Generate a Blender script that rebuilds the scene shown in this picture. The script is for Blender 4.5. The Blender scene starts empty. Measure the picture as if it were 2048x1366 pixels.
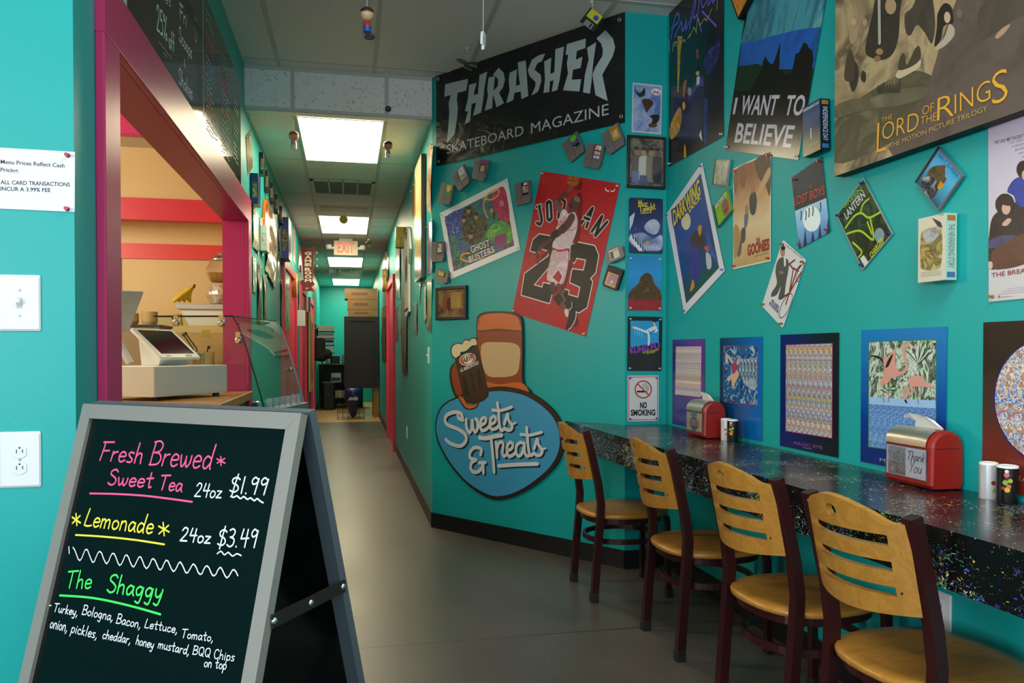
import bpy, bmesh, math, random
from mathutils import Vector, Matrix, Euler, noise
from mathutils.geometry import tessellate_polygon
random.seed(7)
SC = bpy.context.scene
COL = SC.collection
PI = math.pi

# ------------------------------------------------------------------ camera
CAM_H = 1.18
cam_d = bpy.data.cameras.new('camera')
cam_d.sensor_width = 36.0
cam_d.lens = 36.0 * 1570.0 / 2048.0
cam_d.shift_y = 44.0 / 2048.0
cam_d.clip_start = 0.05
cam_o = bpy.data.objects.new('camera', cam_d)
COL.objects.link(cam_o)
cam_o.location = (0, 0, CAM_H)
cam_o.rotation_euler = (math.radians(90 - 0.8), 0, -math.radians(11.77))
SC.camera = cam_o

# ------------------------------------------------------------------ world, lights, exposure
SC.view_settings.view_transform = 'Standard'
SC.view_settings.look = 'None'
SC.view_settings.exposure = 0.48
SC.view_settings.gamma = 1.0
SC.view_settings.use_curve_mapping = False
SC.cycles.use_denoising = True
SC.cycles.max_bounces = 8
SC.cycles.diffuse_bounces = 5
SC.cycles.glossy_bounces = 4
SC.cycles.transmission_bounces = 8
SC.cycles.transparent_max_bounces = 12
SC.cycles.sample_clamp_indirect = 6.0
SC.cycles.caustics_reflective = False
SC.cycles.caustics_refractive = False
W = bpy.data.worlds.new('sky')
SC.world = W
W.use_nodes = True
W.node_tree.nodes['Background'].inputs[0].default_value = (0.75, 0.87, 1.0, 1)
W.node_tree.nodes['Background'].inputs[1].default_value = 1.0


def area_light(name, loc, aim, sx, sy, power, color):
    d = bpy.data.lights.new(name, 'AREA')
    d.shape = 'RECTANGLE'
    d.size, d.size_y, d.energy, d.color = sx, sy, power, color
    o = bpy.data.objects.new(name, d)
    COL.objects.link(o)
    o.location = loc
    o.rotation_euler = (Vector(aim) - Vector(loc)).to_track_quat('-Z', 'Y').to_euler()
    return o


# daylight through the shop window behind the camera, the kitchen's ceiling lamp
area_light('window_daylight', (-0.6, -2.7, 1.75), (-0.2, 2.2, 3.3), 4.0, 2.0, 48.0, (0.84, 0.93, 1.0))
area_light('side_fill_light', (-3.95, -1.2, 1.7), (0.5, 0.2, 2.1), 3.0, 1.9, 200.0, (0.92, 0.97, 1.0))  # added side fill to brighten the right wall; the wall there has no window
area_light('front_fill_light', (0.75, 0.7, 3.0), (0.75, 0.7, 0), 1.2, 0.6, 34.0, (1.0, 0.95, 0.86))  # added overhead fill for the left wall and pink trim, no fitting behind it
kl = bpy.data.lights.new('kitchen_lamp', 'POINT')
kl.energy, kl.color, kl.shadow_soft_size = 88.0, (1.0, 0.88, 0.68), 0.25
ko = bpy.data.objects.new('kitchen_lamp', kl)
COL.objects.link(ko)
ko.location = (-2.5, 4.5, 2.15)
PANEL_STRENGTH = 12.0      # the corridor's ceiling panels
PANEL_COLOR = (1.0, 0.85, 0.56)


# ------------------------------------------------------------------ materials
def lin(c):
    return c / 12.92 if c <= 0.04045 else ((c + 0.055) / 1.055) ** 2.4


def rgb(h):
    h = h.lstrip('#')
    return tuple(lin(int(h[i:i + 2], 16) / 255) for i in (0, 2, 4)) + (1,)


MATS = {}


def m_acrylic():
    m, t, b = new_mat('menu_acrylic', 0.07, spec=0.22)
    b.inputs['Base Color'].default_value = rgb('#101112')
    return m


def new_mat(key, rough=0.5, metal=0.0, spec=0.5):
    m = bpy.data.materials.new(key)
    m.use_nodes = True
    b = m.node_tree.nodes['Principled BSDF']
    b.inputs['Roughness'].default_value = rough
    b.inputs['Metallic'].default_value = metal
    b.inputs['Specular IOR Level'].default_value = spec
    return m, m.node_tree, b


def N(t, kind, **kw):
    n = t.nodes.new(kind)
    for k, v in kw.items():
        if k in n.inputs:
            n.inputs[k].default_value = v
        else:
            setattr(n, k, v)
    return n


def ramp(t, cols, interp='LINEAR', pos=None):
    r = t.nodes.new('ShaderNodeValToRGB')
    r.color_ramp.interpolation = interp
    e = r.color_ramp.elements
    n = len(cols)
    while len(e) < n:
        e.new(0.5)
    for i, c in enumerate(cols):
        e[i].position = pos[i] if pos else (0.28 + 0.44 * i / max(1, n - 1))
    for i, c in enumerate(cols):
        e[i].color = rgb(c)
    return r


def coords(t, scale=(1, 1, 1), rot=(0, 0, 0)):
    tc = t.nodes.new('ShaderNodeTexCoord')
    mp = t.nodes.new('ShaderNodeMapping')
    mp.inputs['Scale'].default_value = scale
    mp.inputs['Rotation'].default_value = rot
    t.links.new(tc.outputs['Object'], mp.inputs['Vector'])
    return mp.outputs['Vector']


def mat(spec, rough=0.5, metal=0.0):
    """'#rrggbb' plain paint | 'B:c,c,c;scale;distort;sx;sy' blotched print | 'G:bottom,...,top;height' graded print
    'S:c,c,..;period;scale;bands..' repeated wallpaper-like print"""
    key = '%s|%.2f|%.2f' % (spec, rough, metal)
    if key in MATS:
        return MATS[key]
    m, t, b = new_mat(spec[:40], rough, metal)
    L = t.links.new
    if spec[0] == '#':
        b.inputs['Base Color'].default_value = rgb(spec)
        if rough > 0.2:
            nz = N(t, 'ShaderNodeTexNoise', Scale=60.0, Detail=2.0)
            mr = N(t, 'ShaderNodeMapRange')
            mr.inputs[3].default_value = rough * 0.92
            mr.inputs[4].default_value = min(1, rough * 1.08)
            L(coords(t), nz.inputs['Vector'])
            L(nz.outputs['Fac'], mr.inputs[0])
            L(mr.outputs[0], b.inputs['Roughness'])
    elif spec[0] == 'B':
        p = spec[2:].split(';')
        cols = p[0].split(',')
        sx = float(p[3]) if len(p) > 3 else 1
        sy = float(p[4]) if len(p) > 4 else 1
        nz = N(t, 'ShaderNodeTexNoise', Scale=float(p[1]), Detail=4.0, Roughness=0.6, Distortion=float(p[2]))
        r = ramp(t, cols)
        L(coords(t, (sx, sy, 1)), nz.inputs['Vector'])
        L(nz.outputs['Fac'], r.inputs[0])
        L(r.outputs[0], b.inputs['Base Color'])
    elif spec[0] == 'G':
        p = spec[2:].split(';')
        cols = p[0].split(',')
        h = float(p[1])
        sp = t.nodes.new('ShaderNodeSeparateXYZ')
        L(coords(t), sp.inputs[0])
        mr = N(t, 'ShaderNodeMapRange')
        mr.inputs[1].default_value, mr.inputs[2].default_value = -h / 2, h / 2
        L(sp.outputs['X' if len(p) > 2 else 'Y'], mr.inputs[0])
        r = ramp(t, cols, pos=[i / (len(cols) - 1) for i in range(len(cols))])
        nz = N(t, 'ShaderNodeTexNoise', Scale=14.0, Detail=3.0)
        L(coords(t), nz.inputs['Vector'])
        ad = N(t, 'ShaderNodeMath', operation='MULTIPLY_ADD')
        ad.inputs[1].default_value = 0.16
        L(nz.outputs['Fac'], ad.inputs[0])
        sb = N(t, 'ShaderNodeMath', operation='SUBTRACT')
        sb.inputs[1].default_value = 0.08
        L(mr.outputs[0], ad.inputs[2])
        L(ad.outputs[0], sb.inputs[0])
        L(sb.outputs[0], r.inputs[0])
        L(r.outputs[0], b.inputs['Base Color'])
    elif spec[0] == 'S':
        p = spec[2:].split(';')
        per, sc = float(p[1]), float(p[2])
        bands = p[3].split(',')
        bsc = float(p[4])
        sp = t.nodes.new('ShaderNodeSeparateXYZ')
        L(coords(t), sp.inputs[0])
        wob = N(t, 'ShaderNodeTexNoise', Scale=9.0, Detail=1.0)
        L(coords(t), wob.inputs['Vector'])
        sh = N(t, 'ShaderNodeMath', operation='MULTIPLY_ADD')
        sh.inputs[1].default_value = per * 0.5
        L(wob.outputs['Fac'], sh.inputs[0])
        L(sp.outputs['X'], sh.inputs[2])
        md = N(t, 'ShaderNodeMath', operation='FLOORED_MODULO')
        md.inputs[1].default_value = per
        L(sh.outputs[0], md.inputs[0])
        cb = t.nodes.new('ShaderNodeCombineXYZ')
        L(md.outputs[0], cb.inputs[0])
        L(sp.outputs['Y'], cb.inputs[1])
        nz = N(t, 'ShaderNodeTexNoise', Scale=sc, Detail=2.0, Roughness=0.6)
        L(cb.outputs[0], nz.inputs['Vector'])
        r = ramp(t, p[0].split(','), 'CONSTANT', [0.0] + [0.36 + 0.3 * i / (len(p[0].split(',')) - 1) for i in range(1, len(p[0].split(',')))])
        L(nz.outputs['Fac'], r.inputs[0])
        cy = t.nodes.new('ShaderNodeCombineXYZ')
        L(sp.outputs['Y'], cy.inputs[1])
        n2 = N(t, 'ShaderNodeTexNoise', Scale=bsc, Detail=1.0)
        L(cy.outputs[0], n2.inputs['Vector'])
        r2 = ramp(t, bands)
        L(n2.outputs['Fac'], r2.inputs[0])
        mx = N(t, 'ShaderNodeMix', data_type='RGBA')
        mx.inputs[0].default_value = 0.72
        L(r2.outputs[0], mx.inputs[6])
        L(r.outputs[0], mx.inputs[7])
        L(mx.outputs[2], b.inputs['Base Color'])
    MATS[key] = m
    return m


def paint(name, col, rough=0.45, bump=0.06, scale=140.0, spec=0.4):
    """painted plasterboard: faint roller texture"""
    if name in MATS:
        return MATS[name]
    m, t, b = new_mat(name, rough, spec=spec)
    L = t.links.new
    v = coords(t)
    nz = N(t, 'ShaderNodeTexNoise', Scale=2.2, Detail=3.0)
    L(v, nz.inputs['Vector'])
    c = rgb(col)
    mx = N(t, 'ShaderNodeMix', data_type='RGBA')
    mx.inputs[6].default_value = tuple(x * 0.95 for x in c[:3]) + (1,)
    mx.inputs[7].default_value = tuple(min(1, x * 1.05) for x in c[:3]) + (1,)
    L(nz.outputs['Fac'], mx.inputs[0])
    L(mx.outputs[2], b.inputs['Base Color'])
    n2 = N(t, 'ShaderNodeTexNoise', Scale=scale, Detail=2.0)
    L(v, n2.inputs['Vector'])
    bp = N(t, 'ShaderNodeBump', Strength=bump, Distance=0.004)
    L(n2.outputs['Fac'], bp.inputs['Height'])
    L(bp.outputs[0], b.inputs['Normal'])
    MATS[name] = m
    return m


def m_floor():
    m, t, b = new_mat('polished_concrete', 0.32)
    L = t.links.new
    v = coords(t)
    n1 = N(t, 'ShaderNodeTexNoise', Scale=1.1, Detail=6.0, Roughness=0.65, Distortion=0.6)
    L(v, n1.inputs['Vector'])
    r1 = ramp(t, ['#433e39', '#56504a', '#635c55'], pos=[0.25, 0.5, 0.75])
    L(n1.outputs['Fac'], r1.inputs[0])
    n2 = N(t, 'ShaderNodeTexNoise', Scale=38.0, Detail=3.0)
    L(v, n2.inputs['Vector'])
    r2 = ramp(t, ['#8a8279', '#ffffff', '#ffffff'], pos=[0.24, 0.36, 1.0])
    L(n2.outputs['Fac'], r2.inputs[0])
    mx = N(t, 'ShaderNodeMix', data_type='RGBA', blend_type='MULTIPLY')
    mx.inputs[0].default_value = 0.6
    L(r1.outputs[0], mx.inputs[6])
    L(r2.outputs[0], mx.inputs[7])
    # little pale specks of spilt paint
    vo = N(t, 'ShaderNodeTexVoronoi', Scale=9.0)
    L(v, vo.inputs['Vector'])
    lt = N(t, 'ShaderNodeMath', operation='LESS_THAN')
    lt.inputs[1].default_value = 0.035
    L(vo.outputs['Distance'], lt.inputs[0])
    m2 = N(t, 'ShaderNodeMix', data_type='RGBA')
    m2.inputs[7].default_value = rgb('#9a9488')
    L(lt.outputs[0], m2.inputs[0])
    L(mx.outputs[2], m2.inputs[6])
    # sawn control joints
    sp = t.nodes.new('ShaderNodeSeparateXYZ')
    L(v, sp.inputs[0])
    md = N(t, 'ShaderNodeMath', operation='WRAP')
    md.inputs[1].default_value, md.inputs[2].default_value = 0.0, 2.9
    ofs = N(t, 'ShaderNodeMath', operation='ADD')
    ofs.inputs[1].default_value = -0.27
    L(sp.outputs['Y'], ofs.inputs[0])
    L(ofs.outputs[0], md.inputs[0])
    l2 = N(t, 'ShaderNodeMath', operation='LESS_THAN')
    l2.inputs[1].default_value = 0.006
    L(md.outputs[0], l2.inputs[0])
    m3 = N(t, 'ShaderNodeMix', data_type='RGBA')
    m3.inputs[7].default_value = rgb('#1d1a18')
    L(l2.outputs[0], m3.inputs[0])
    L(m2.outputs[2], m3.inputs[6])
    L(m3.outputs[2], b.inputs['Base Color'])
    mr = N(t, 'ShaderNodeMapRange')
    mr.inputs[3].default_value, mr.inputs[4].default_value = 0.24, 0.44
    L(n1.outputs['Fac'], mr.inputs[0])
    L(mr.outputs[0], b.inputs['Roughness'])
    bp = N(t, 'ShaderNodeBump', Strength=0.08, Distance=0.01)
    L(n1.outputs['Fac'], bp.inputs['Height'])
    L(bp.outputs[0], b.inputs['Normal'])
    return m


def m_tile(name, col, speck, sc=150.0):
    """mineral-fibre ceiling board with pin holes"""
    m, t, b = new_mat(name, 0.85, spec=0.2)
    L = t.links.new
    v = coords(t)
    nz = N(t, 'ShaderNodeTexNoise', Scale=sc, Detail=3.0, Roughness=0.7)
    L(v, nz.inputs['Vector'])
    r = ramp(t, [speck, col, col], pos=[0.34, 0.40, 1.0])
    L(nz.outputs['Fac'], r.inputs[0])
    L(r.outputs[0], b.inputs['Base Color'])
    bp = N(t, 'ShaderNodeBump', Strength=0.3, Distance=0.003)
    L(nz.outputs['Fac'], bp.inputs['Height'])
    L(bp.outputs[0], b.inputs['Normal'])
    return m


def m_wood(name, c1, c2, rough=0.35, scale=(1, 1, 1), sc=3.0):
    if name in MATS:
        return MATS[name]
    m, t, b = new_mat(name, rough)
    L = t.links.new
    v = coords(t, scale)
    nz = N(t, 'ShaderNodeTexNoise', Scale=sc, Detail=5.0, Roughness=0.6, Distortion=1.2)
    L(v, nz.inputs['Vector'])
    r = ramp(t, [c1, c2, c1, c2], pos=[0.3, 0.45, 0.55, 0.7])
    L(nz.outputs['Fac'], r.inputs[0])
    L(r.outputs[0], b.inputs['Base Color'])
    MATS[name] = m
    return m


def m_splatter(name='splatter', extra=0.0):
    """black lacquer flicked with paint of many colours"""
    if name in MATS:
        return MATS[name]
    m, t, b = new_mat(name, 0.26, spec=0.5)
    L = t.links.new
    v = coords(t)
    col = None
    prev = rgb('#0b0b0e')
    big = N(t, 'ShaderNodeTexNoise', Scale=6.0, Detail=2.0)
    L(v, big.inputs['Vector'])
    bm_ = N(t, 'ShaderNodeMath', operation='MULTIPLY_ADD')
    bm_.inputs[1].default_value, bm_.inputs[2].default_value = 0.30, -0.146
    L(big.outputs['Fac'], bm_.inputs[0])
    for i, (c, sc, th, st) in enumerate([('#26286a', 60, 0.635, (1, 1, 1)), ('#2f7d5a', 95, 0.64, (1, .45, 1)), ('#3458c0', 80, 0.655, (1, .6, 1)),
                                         ('#c8bf3c', 110, 0.655, (1, .55, 1)), ('#5a4090', 100, 0.65, (1, 1, 1)), ('#983434', 130, 0.675, (1, .6, 1)),
                                         ('#d8d47a', 170, 0.665, (1, .7, 1)), ('#49b06a', 150, 0.66, (1, .7, 1)), ('#8890b8', 210, 0.665, (1, .8, 1)), ('#c8bf3c', 45, 0.70, (1, .7, 1))]):
        w = N(t, 'ShaderNodeMapping')
        w.inputs['Location'].default_value = (i * 3.7, i * 1.9, i * 5.3)
        w.inputs['Scale'].default_value = st
        L(v, w.inputs['Vector'])
        nz = N(t, 'ShaderNodeTexNoise', Scale=float(sc), Detail=2.5, Roughness=0.55, Distortion=0.5)
        L(w.outputs[0], nz.inputs['Vector'])
        gt = N(t, 'ShaderNodeMath', operation='GREATER_THAN')
        gt.inputs[1].default_value = th + 0.005 + extra
        ad_ = N(t, 'ShaderNodeMath', operation='ADD')
        L(nz.outputs['Fac'], ad_.inputs[0])
        L(bm_.outputs[0], ad_.inputs[1])
        L(ad_.outputs[0], gt.inputs[0])
        mx = N(t, 'ShaderNodeMix', data_type='RGBA')
        L(gt.outputs[0], mx.inputs[0])
        if col is None:
            mx.inputs[6].default_value = prev
        else:
            L(col, mx.inputs[6])
        mx.inputs[7].default_value = rgb(c)
        col = mx.outputs[2]
    L(col, b.inputs['Base Color'])
    b.inputs['Coat Weight'].default_value = 0.25
    b.inputs['Coat Roughness'].default_value = 0.2
    MATS[name] = m
    return m


def m_glass(name, tint=(0.93, 1.0, 0.96)):
    """clear sheet: mostly see-through, mirror-like at a slant"""
    if name in MATS:
        return MATS[name]
    m = bpy.data.materials.new(name)
    m.use_nodes = True
    t = m.node_tree
    t.nodes.remove(t.nodes['Principled BSDF'])
    out = t.nodes['Material Output']
    tr = N(t, 'ShaderNodeBsdfTransparent', Color=tint + (1,))
    gl = N(t, 'ShaderNodeBsdfGlossy', Roughness=0.02)
    fr = N(t, 'ShaderNodeLayerWeight', Blend=0.5)
    pw = N(t, 'ShaderNodeMath', operation='POWER')
    pw.inputs[1].default_value = 3.0
    ma = N(t, 'ShaderNodeMath', operation='MULTIPLY_ADD')
    ma.inputs[1].default_value, ma.inputs[2].default_value = 0.85, 0.07
    mx = t.nodes.new('ShaderNodeMixShader')
    t.links.new(fr.outputs['Facing'], pw.inputs[0])
    t.links.new(pw.outputs[0], ma.inputs[0])
    t.links.new(ma.outputs[0], mx.inputs[0])
    t.links.new(tr.outputs[0], mx.inputs[1])
    t.links.new(gl.outputs[0], mx.inputs[2])
    t.links.new(mx.outputs[0], out.inputs[0])
    MATS[name] = m
    return m


def m_emit(name, color, strength):
    if name in MATS:
        return MATS[name]
    m, t, b = new_mat(name, 0.5)
    b.inputs['Base Color'].default_value = (0.8, 0.8, 0.8, 1)
    b.inputs['Emission Color'].default_value = color + (1,)
    b.inputs['Emission Strength'].default_value = strength
    MATS[name] = m
    return m


# ------------------------------------------------------------------ mesh building
def frame(o, u, v):
    u = Vector(u).normalized()
    v = Vector(v).normalized()
    n = u.cross(v)
    M = Matrix.Identity(4)
    for i in range(3):
        M[i][0], M[i][1], M[i][2], M[i][3] = u[i], v[i], n[i], o[i]
    return M


class MB:
    """collects shapes and links them as ONE mesh object"""

    def __init__(self):
        self.v, self.f, self.mi, self.mats, self.sm = [], [], [], [], []
        self.T = Matrix.Identity(4)

    def slot(self, m):
        if m not in self.mats:
            self.mats.append(m)
        return self.mats.index(m)

    def add(self, vs, fs, m, smooth=False):
        b = len(self.v)
        s = self.slot(m)
        self.v += [self.T @ Vector(p) for p in vs]
        for f in fs:
            self.f.append([i + b for i in f])
            self.mi.append(s)
            self.sm.append(smooth)
        return self

    def box(self, lo, hi, m):
        x0, y0, z0 = lo
        x1, y1, z1 = hi
        vs = [(x0, y0, z0), (x1, y0, z0), (x1, y1, z0), (x0, y1, z0), (x0, y0, z1), (x1, y0, z1), (x1, y1, z1), (x0, y1, z1)]
        return self.add(vs, [(0, 3, 2, 1), (4, 5, 6, 7), (0, 1, 5, 4), (1, 2, 6, 5), (2, 3, 7, 6), (3, 0, 4, 7)], m)

    def rbox(self, lo, hi, r, m, n=3, axis=2):
        """box with rounded edges round one axis plus a small chamfer at the ends"""
        a, b2 = [i for i in range(3) if i != axis]
        pts = []
        for cx, cy, a0 in ((hi[a] - r, hi[b2] - r, 0), (lo[a] + r, hi[b2] - r, 90), (lo[a] + r, lo[b2] + r, 180), (hi[a] - r, lo[b2] + r, 270)):
            for k in range(n + 1):
                t = math.radians(a0 + 90 * k / n)
                pts.append((cx + r * math.cos(t), cy + r * math.sin(t)))
        c = min(r * 0.35, (hi[axis] - lo[axis]) * 0.25)
        mx, my = (lo[a] + hi[a]) / 2, (lo[b2] + hi[b2]) / 2
        sx = 1 - c / max(1e-6, (hi[a] - lo[a]) / 2)
        sy = 1 - c / max(1e-6, (hi[b2] - lo[b2]) / 2)
        rings = []
        for z, s in ((lo[axis], 1), (lo[axis] + c, 0), (hi[axis] - c, 0), (hi[axis], 1)):
            ring = []
            for px, py in pts:
                if s:
                    px, py = mx + (px - mx) * sx, my + (py - my) * sy
                q = [0, 0, 0]
                q[a], q[b2], q[axis] = px, py, z
                ring.append(tuple(q))
            rings.append(ring)
        return self.rings(rings, m, True)

    def rings(self, rings, m, cap=True, smooth=False, closed=True):
        n = len(rings[0])
        vs = [p for r in rings for p in r]
        fs = []
        for i in range(len(rings) - 1):
            for k in range(n if closed else n - 1):
                k2 = (k + 1) % n
                fs.append((i * n + k, i * n + k2, (i + 1) * n + k2, (i + 1) * n + k))
        self.add(vs, fs, m, smooth)
        if cap:
            self.add(rings[0], [tuple(range(n))[::-1]], m)
            self.add(rings[-1], [tuple(range(n))], m)
        return self

    def lathe(self, prof, m, n=24, c=(0, 0, 0), smooth=True, cap=True):
        rings = [[(c[0] + r * math.cos(2 * PI * k / n), c[1] + r * math.sin(2 * PI * k / n), c[2] + z) for k in range(n)] for r, z in prof]
        return self.rings(rings, m, cap, smooth)

    def tube(self, path, r, m, n=10, smooth=True, r2=None, cap=True):
        """round (or, with r2, flat rectangular) bar along a path"""
        P = [Vector(p) for p in path]
        rings = []
        prev = None
        for i, p in enumerate(P):
            d = (P[min(i + 1, len(P) - 1)] - P[max(i - 1, 0)]).normalized()
            up = prev if prev is not None else (Vector((0, 0, 1)) if abs(d.z) < 0.9 else Vector((1, 0, 0)))
            a = (up - d * up.dot(d)).normalized()
            b2 = d.cross(a)
            prev = a
            rr = r[i] if isinstance(r, (list, tuple)) else r
            if r2 is not None:
                rings.append([p + a * sa * rr + b2 * sb * r2 for sa, sb in ((1, 1), (-1, 1), (-1, -1), (1, -1))])
            else:
                rings.append([p + a * rr * math.cos(2 * PI * k / n) + b2 * rr * math.sin(2 * PI * k / n) for k in range(n)])
        return self.rings(rings, m, cap, smooth and r2 is None)

    def ball(self, c, r, m, n=16, s=(1, 1, 1)):
        prof = [(max(1e-4, math.sin(PI * i / (n // 2))) * r, -math.cos(PI * i / (n // 2)) * r) for i in range(n // 2 + 1)]
        rings = [[(c[0] + s[0] * q * math.cos(2 * PI * k / n), c[1] + s[1] * q * math.sin(2 * PI * k / n), c[2] + s[2] * z) for k in range(n)] for q, z in prof]
        return self.rings(rings, m, True, True)

    def poly(self, pts, z, m, th=0.0):
        """flat 2-D outline at height z in local x, y; th gives it a skirt down to z - th and a back"""
        P = [Vector((p[0], p[1], z)) for p in pts]
        area = sum(P[i].x * P[(i + 1) % len(P)].y - P[(i + 1) % len(P)].x * P[i].y for i in range(len(P)))
        if area < 0:
            P.reverse()
        tri = tessellate_polygon([P])
        fs = []
        for a, b2, c in tri:
            if (P[b2] - P[a]).cross(P[c] - P[a]).z < 0:
                b2, c = c, b2
            fs.append((a, b2, c))
        self.add(P, fs, m)
        if th:
            n = len(P)
            Q = [p - Vector((0, 0, th)) for p in P]
            self.add(P + Q, [(i, i + n, (i + 1) % n + n, (i + 1) % n) for i in range(n)], m)
            self.add(Q, [f[::-1] for f in fs], m)
        return self

    def ribbon(self, pts, z, w, m, smooth=True, closed=False):
        """a pen stroke of width w with round joins"""
        if smooth and len(pts) > 2:
            pts = spline(pts, closed)
        P = [Vector((p[0], p[1], z)) for p in pts]
        if closed:
            P.append(P[0])
        h = w / 2
        for i in range(len(P) - 1):
            d = P[i + 1] - P[i]
            if d.length < 1e-7:
                continue
            nrm = Vector((-d.y, d.x, 0)).normalized() * h
            self.add([P[i] - nrm, P[i + 1] - nrm, P[i + 1] + nrm, P[i] + nrm], [(0, 1, 2, 3)], m)
        k = 8
        for i, p in enumerate(P):
            if 0 < i < len(P) - 1:
                d1, d2 = (P[i] - P[i - 1]), (P[i + 1] - P[i])
                if d1.length > 1e-7 and d2.length > 1e-7 and d1.angle(d2) < 0.12:
                    continue
            e = 1e-6 * (i % 3 + 1)
            self.add([(p.x + h * math.cos(2 * PI * j / k), p.y + h * math.sin(2 * PI * j / k), z + e) for j in range(k)], [tuple(range(k))], m)
        return self

    def build(self, name, parent=None, M=None, mats=None):
        me = bpy.data.meshes.new(name)
        me.from_pydata([tuple(p) for p in self.v], [], self.f)
        for m in self.mats:
            me.materials.append(m)
        me.polygons.foreach_set('material_index', self.mi)
        me.polygons.foreach_set('use_smooth', self.sm)
        me.update()
        o = bpy.data.objects.new(name, me)
        COL.objects.link(o)
        if parent is not None:
            o.parent = parent
        if M is not None:
            if parent is None:
                o.matrix_world = M
            else:
                o.matrix_local = M
        return o


def spline(pts, closed=False, sub=5):
    P = [Vector((p[0], p[1])) for p in pts]
    n = len(P)
    out = []
    rng = range(n if closed else n - 1)
    for i in rng:
        p1, p2 = P[i], P[(i + 1) % n]
        p0 = P[(i - 1) % n] if (closed or i > 0) else p1
        p3 = P[(i + 2) % n] if (closed or i + 2 < n) else p2
        if (p2 - p1).length < 1e-9:
            continue
        if (p1 - p0).length < 1e-9:
            p0 = p1
        if (p3 - p2).length < 1e-9:
            p3 = p2
        for k in range(sub):
            t = k / sub
            out.append(0.5 * ((2 * p1) + (p2 - p0) * t + (2 * p0 - 5 * p1 + 4 * p2 - p3) * t * t + (3 * p1 - p0 - 3 * p2 + p3) * t ** 3))
    if not closed:
        out.append(P[-1])
    return [(p.x, p.y) for p in out]


def tag(o, label=None, cat=None, group=None, kind=None):
    if label:
        o['label'] = label
    if cat:
        o['category'] = cat
    if group:
        o['group'] = group
    if kind:
        o['kind'] = kind
    return o


def thing(name, label, cat, M=None, group=None):
    o = bpy.data.objects.new(name, None)
    o.empty_display_size = 0.05
    COL.objects.link(o)
    if M is not None:
        o.matrix_world = M
    return tag(o, label, cat, group)


def at(x, y, z=0.0, rz=0.0):
    return Matrix.Translation((x, y, z)) @ Matrix.Rotation(math.radians(rz), 4, 'Z')


def struct(name, mb, label=None):
    o = mb.build(name)
    o['kind'] = 'structure'
    if label:
        o['label'] = label
    return o


def dup(root, M, label=None, group=None):
    """a copy of a thing with copies of its parts and sub-parts"""
    r = root.copy()
    COL.objects.link(r)
    r.matrix_world = M
    if label:
        r['label'] = label
    if group:
        r['group'] = group
    for ch in list(root.children):
        c = ch.copy()
        COL.objects.link(c)
        c.parent = r
        for g in list(ch.children):
            d = g.copy()
            COL.objects.link(d)
            d.parent = c
    return r


# ------------------------------------------------------------------ lettering
_TXT = {}


def text_mesh(s, bold=0.0):
    """outline lettering: (verts, faces, width, cap height), baseline at y = 0, left edge at x = 0"""
    key = (s, bold)
    if key in _TXT:
        return _TXT[key]
    c = bpy.data.curves.new('lettering', 'FONT')
    c.body = s
    c.size = 1.0
    c.resolution_u = 3
    c.offset = bold
    o = bpy.data.objects.new('lettering', c)
    COL.objects.link(o)
    dg = bpy.context.evaluated_depsgraph_get()
    me = o.evaluated_get(dg).to_mesh()
    vs = [Vector(v.co) for v in me.vertices]
    fs = [tuple(p.vertices) for p in me.polygons]
    o.evaluated_get(dg).to_mesh_clear()
    bpy.data.objects.remove(o)
    bpy.data.curves.remove(c)
    x0 = min(v.x for v in vs)
    x1 = max(v.x for v in vs)
    vs = [Vector((v.x - x0, v.y, 0)) for v in vs]
    _TXT[key] = (vs, fs, x1 - x0, 0.70)
    return _TXT[key]


def add_text(mb, s, p0, p1, cap, z, m, shear=0.0, bold=0.0):
    vs, fs, w, ch = text_mesh(s, bold)
    d = Vector((p1[0] - p0[0], p1[1] - p0[1]))
    L_ = d.length
    d.normalize()
    n = Vector((-d.y, d.x))
    kx, ky = L_ / w, cap / ch
    out = []
    for v in vs:
        X = v.x * kx + v.y * ky * shear
        Y = v.y * ky
        out.append((p0[0] + d.x * X + n.x * Y, p0[1] + d.y * X + n.y * Y, z))
    mb.add(out, fs, m)


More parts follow.
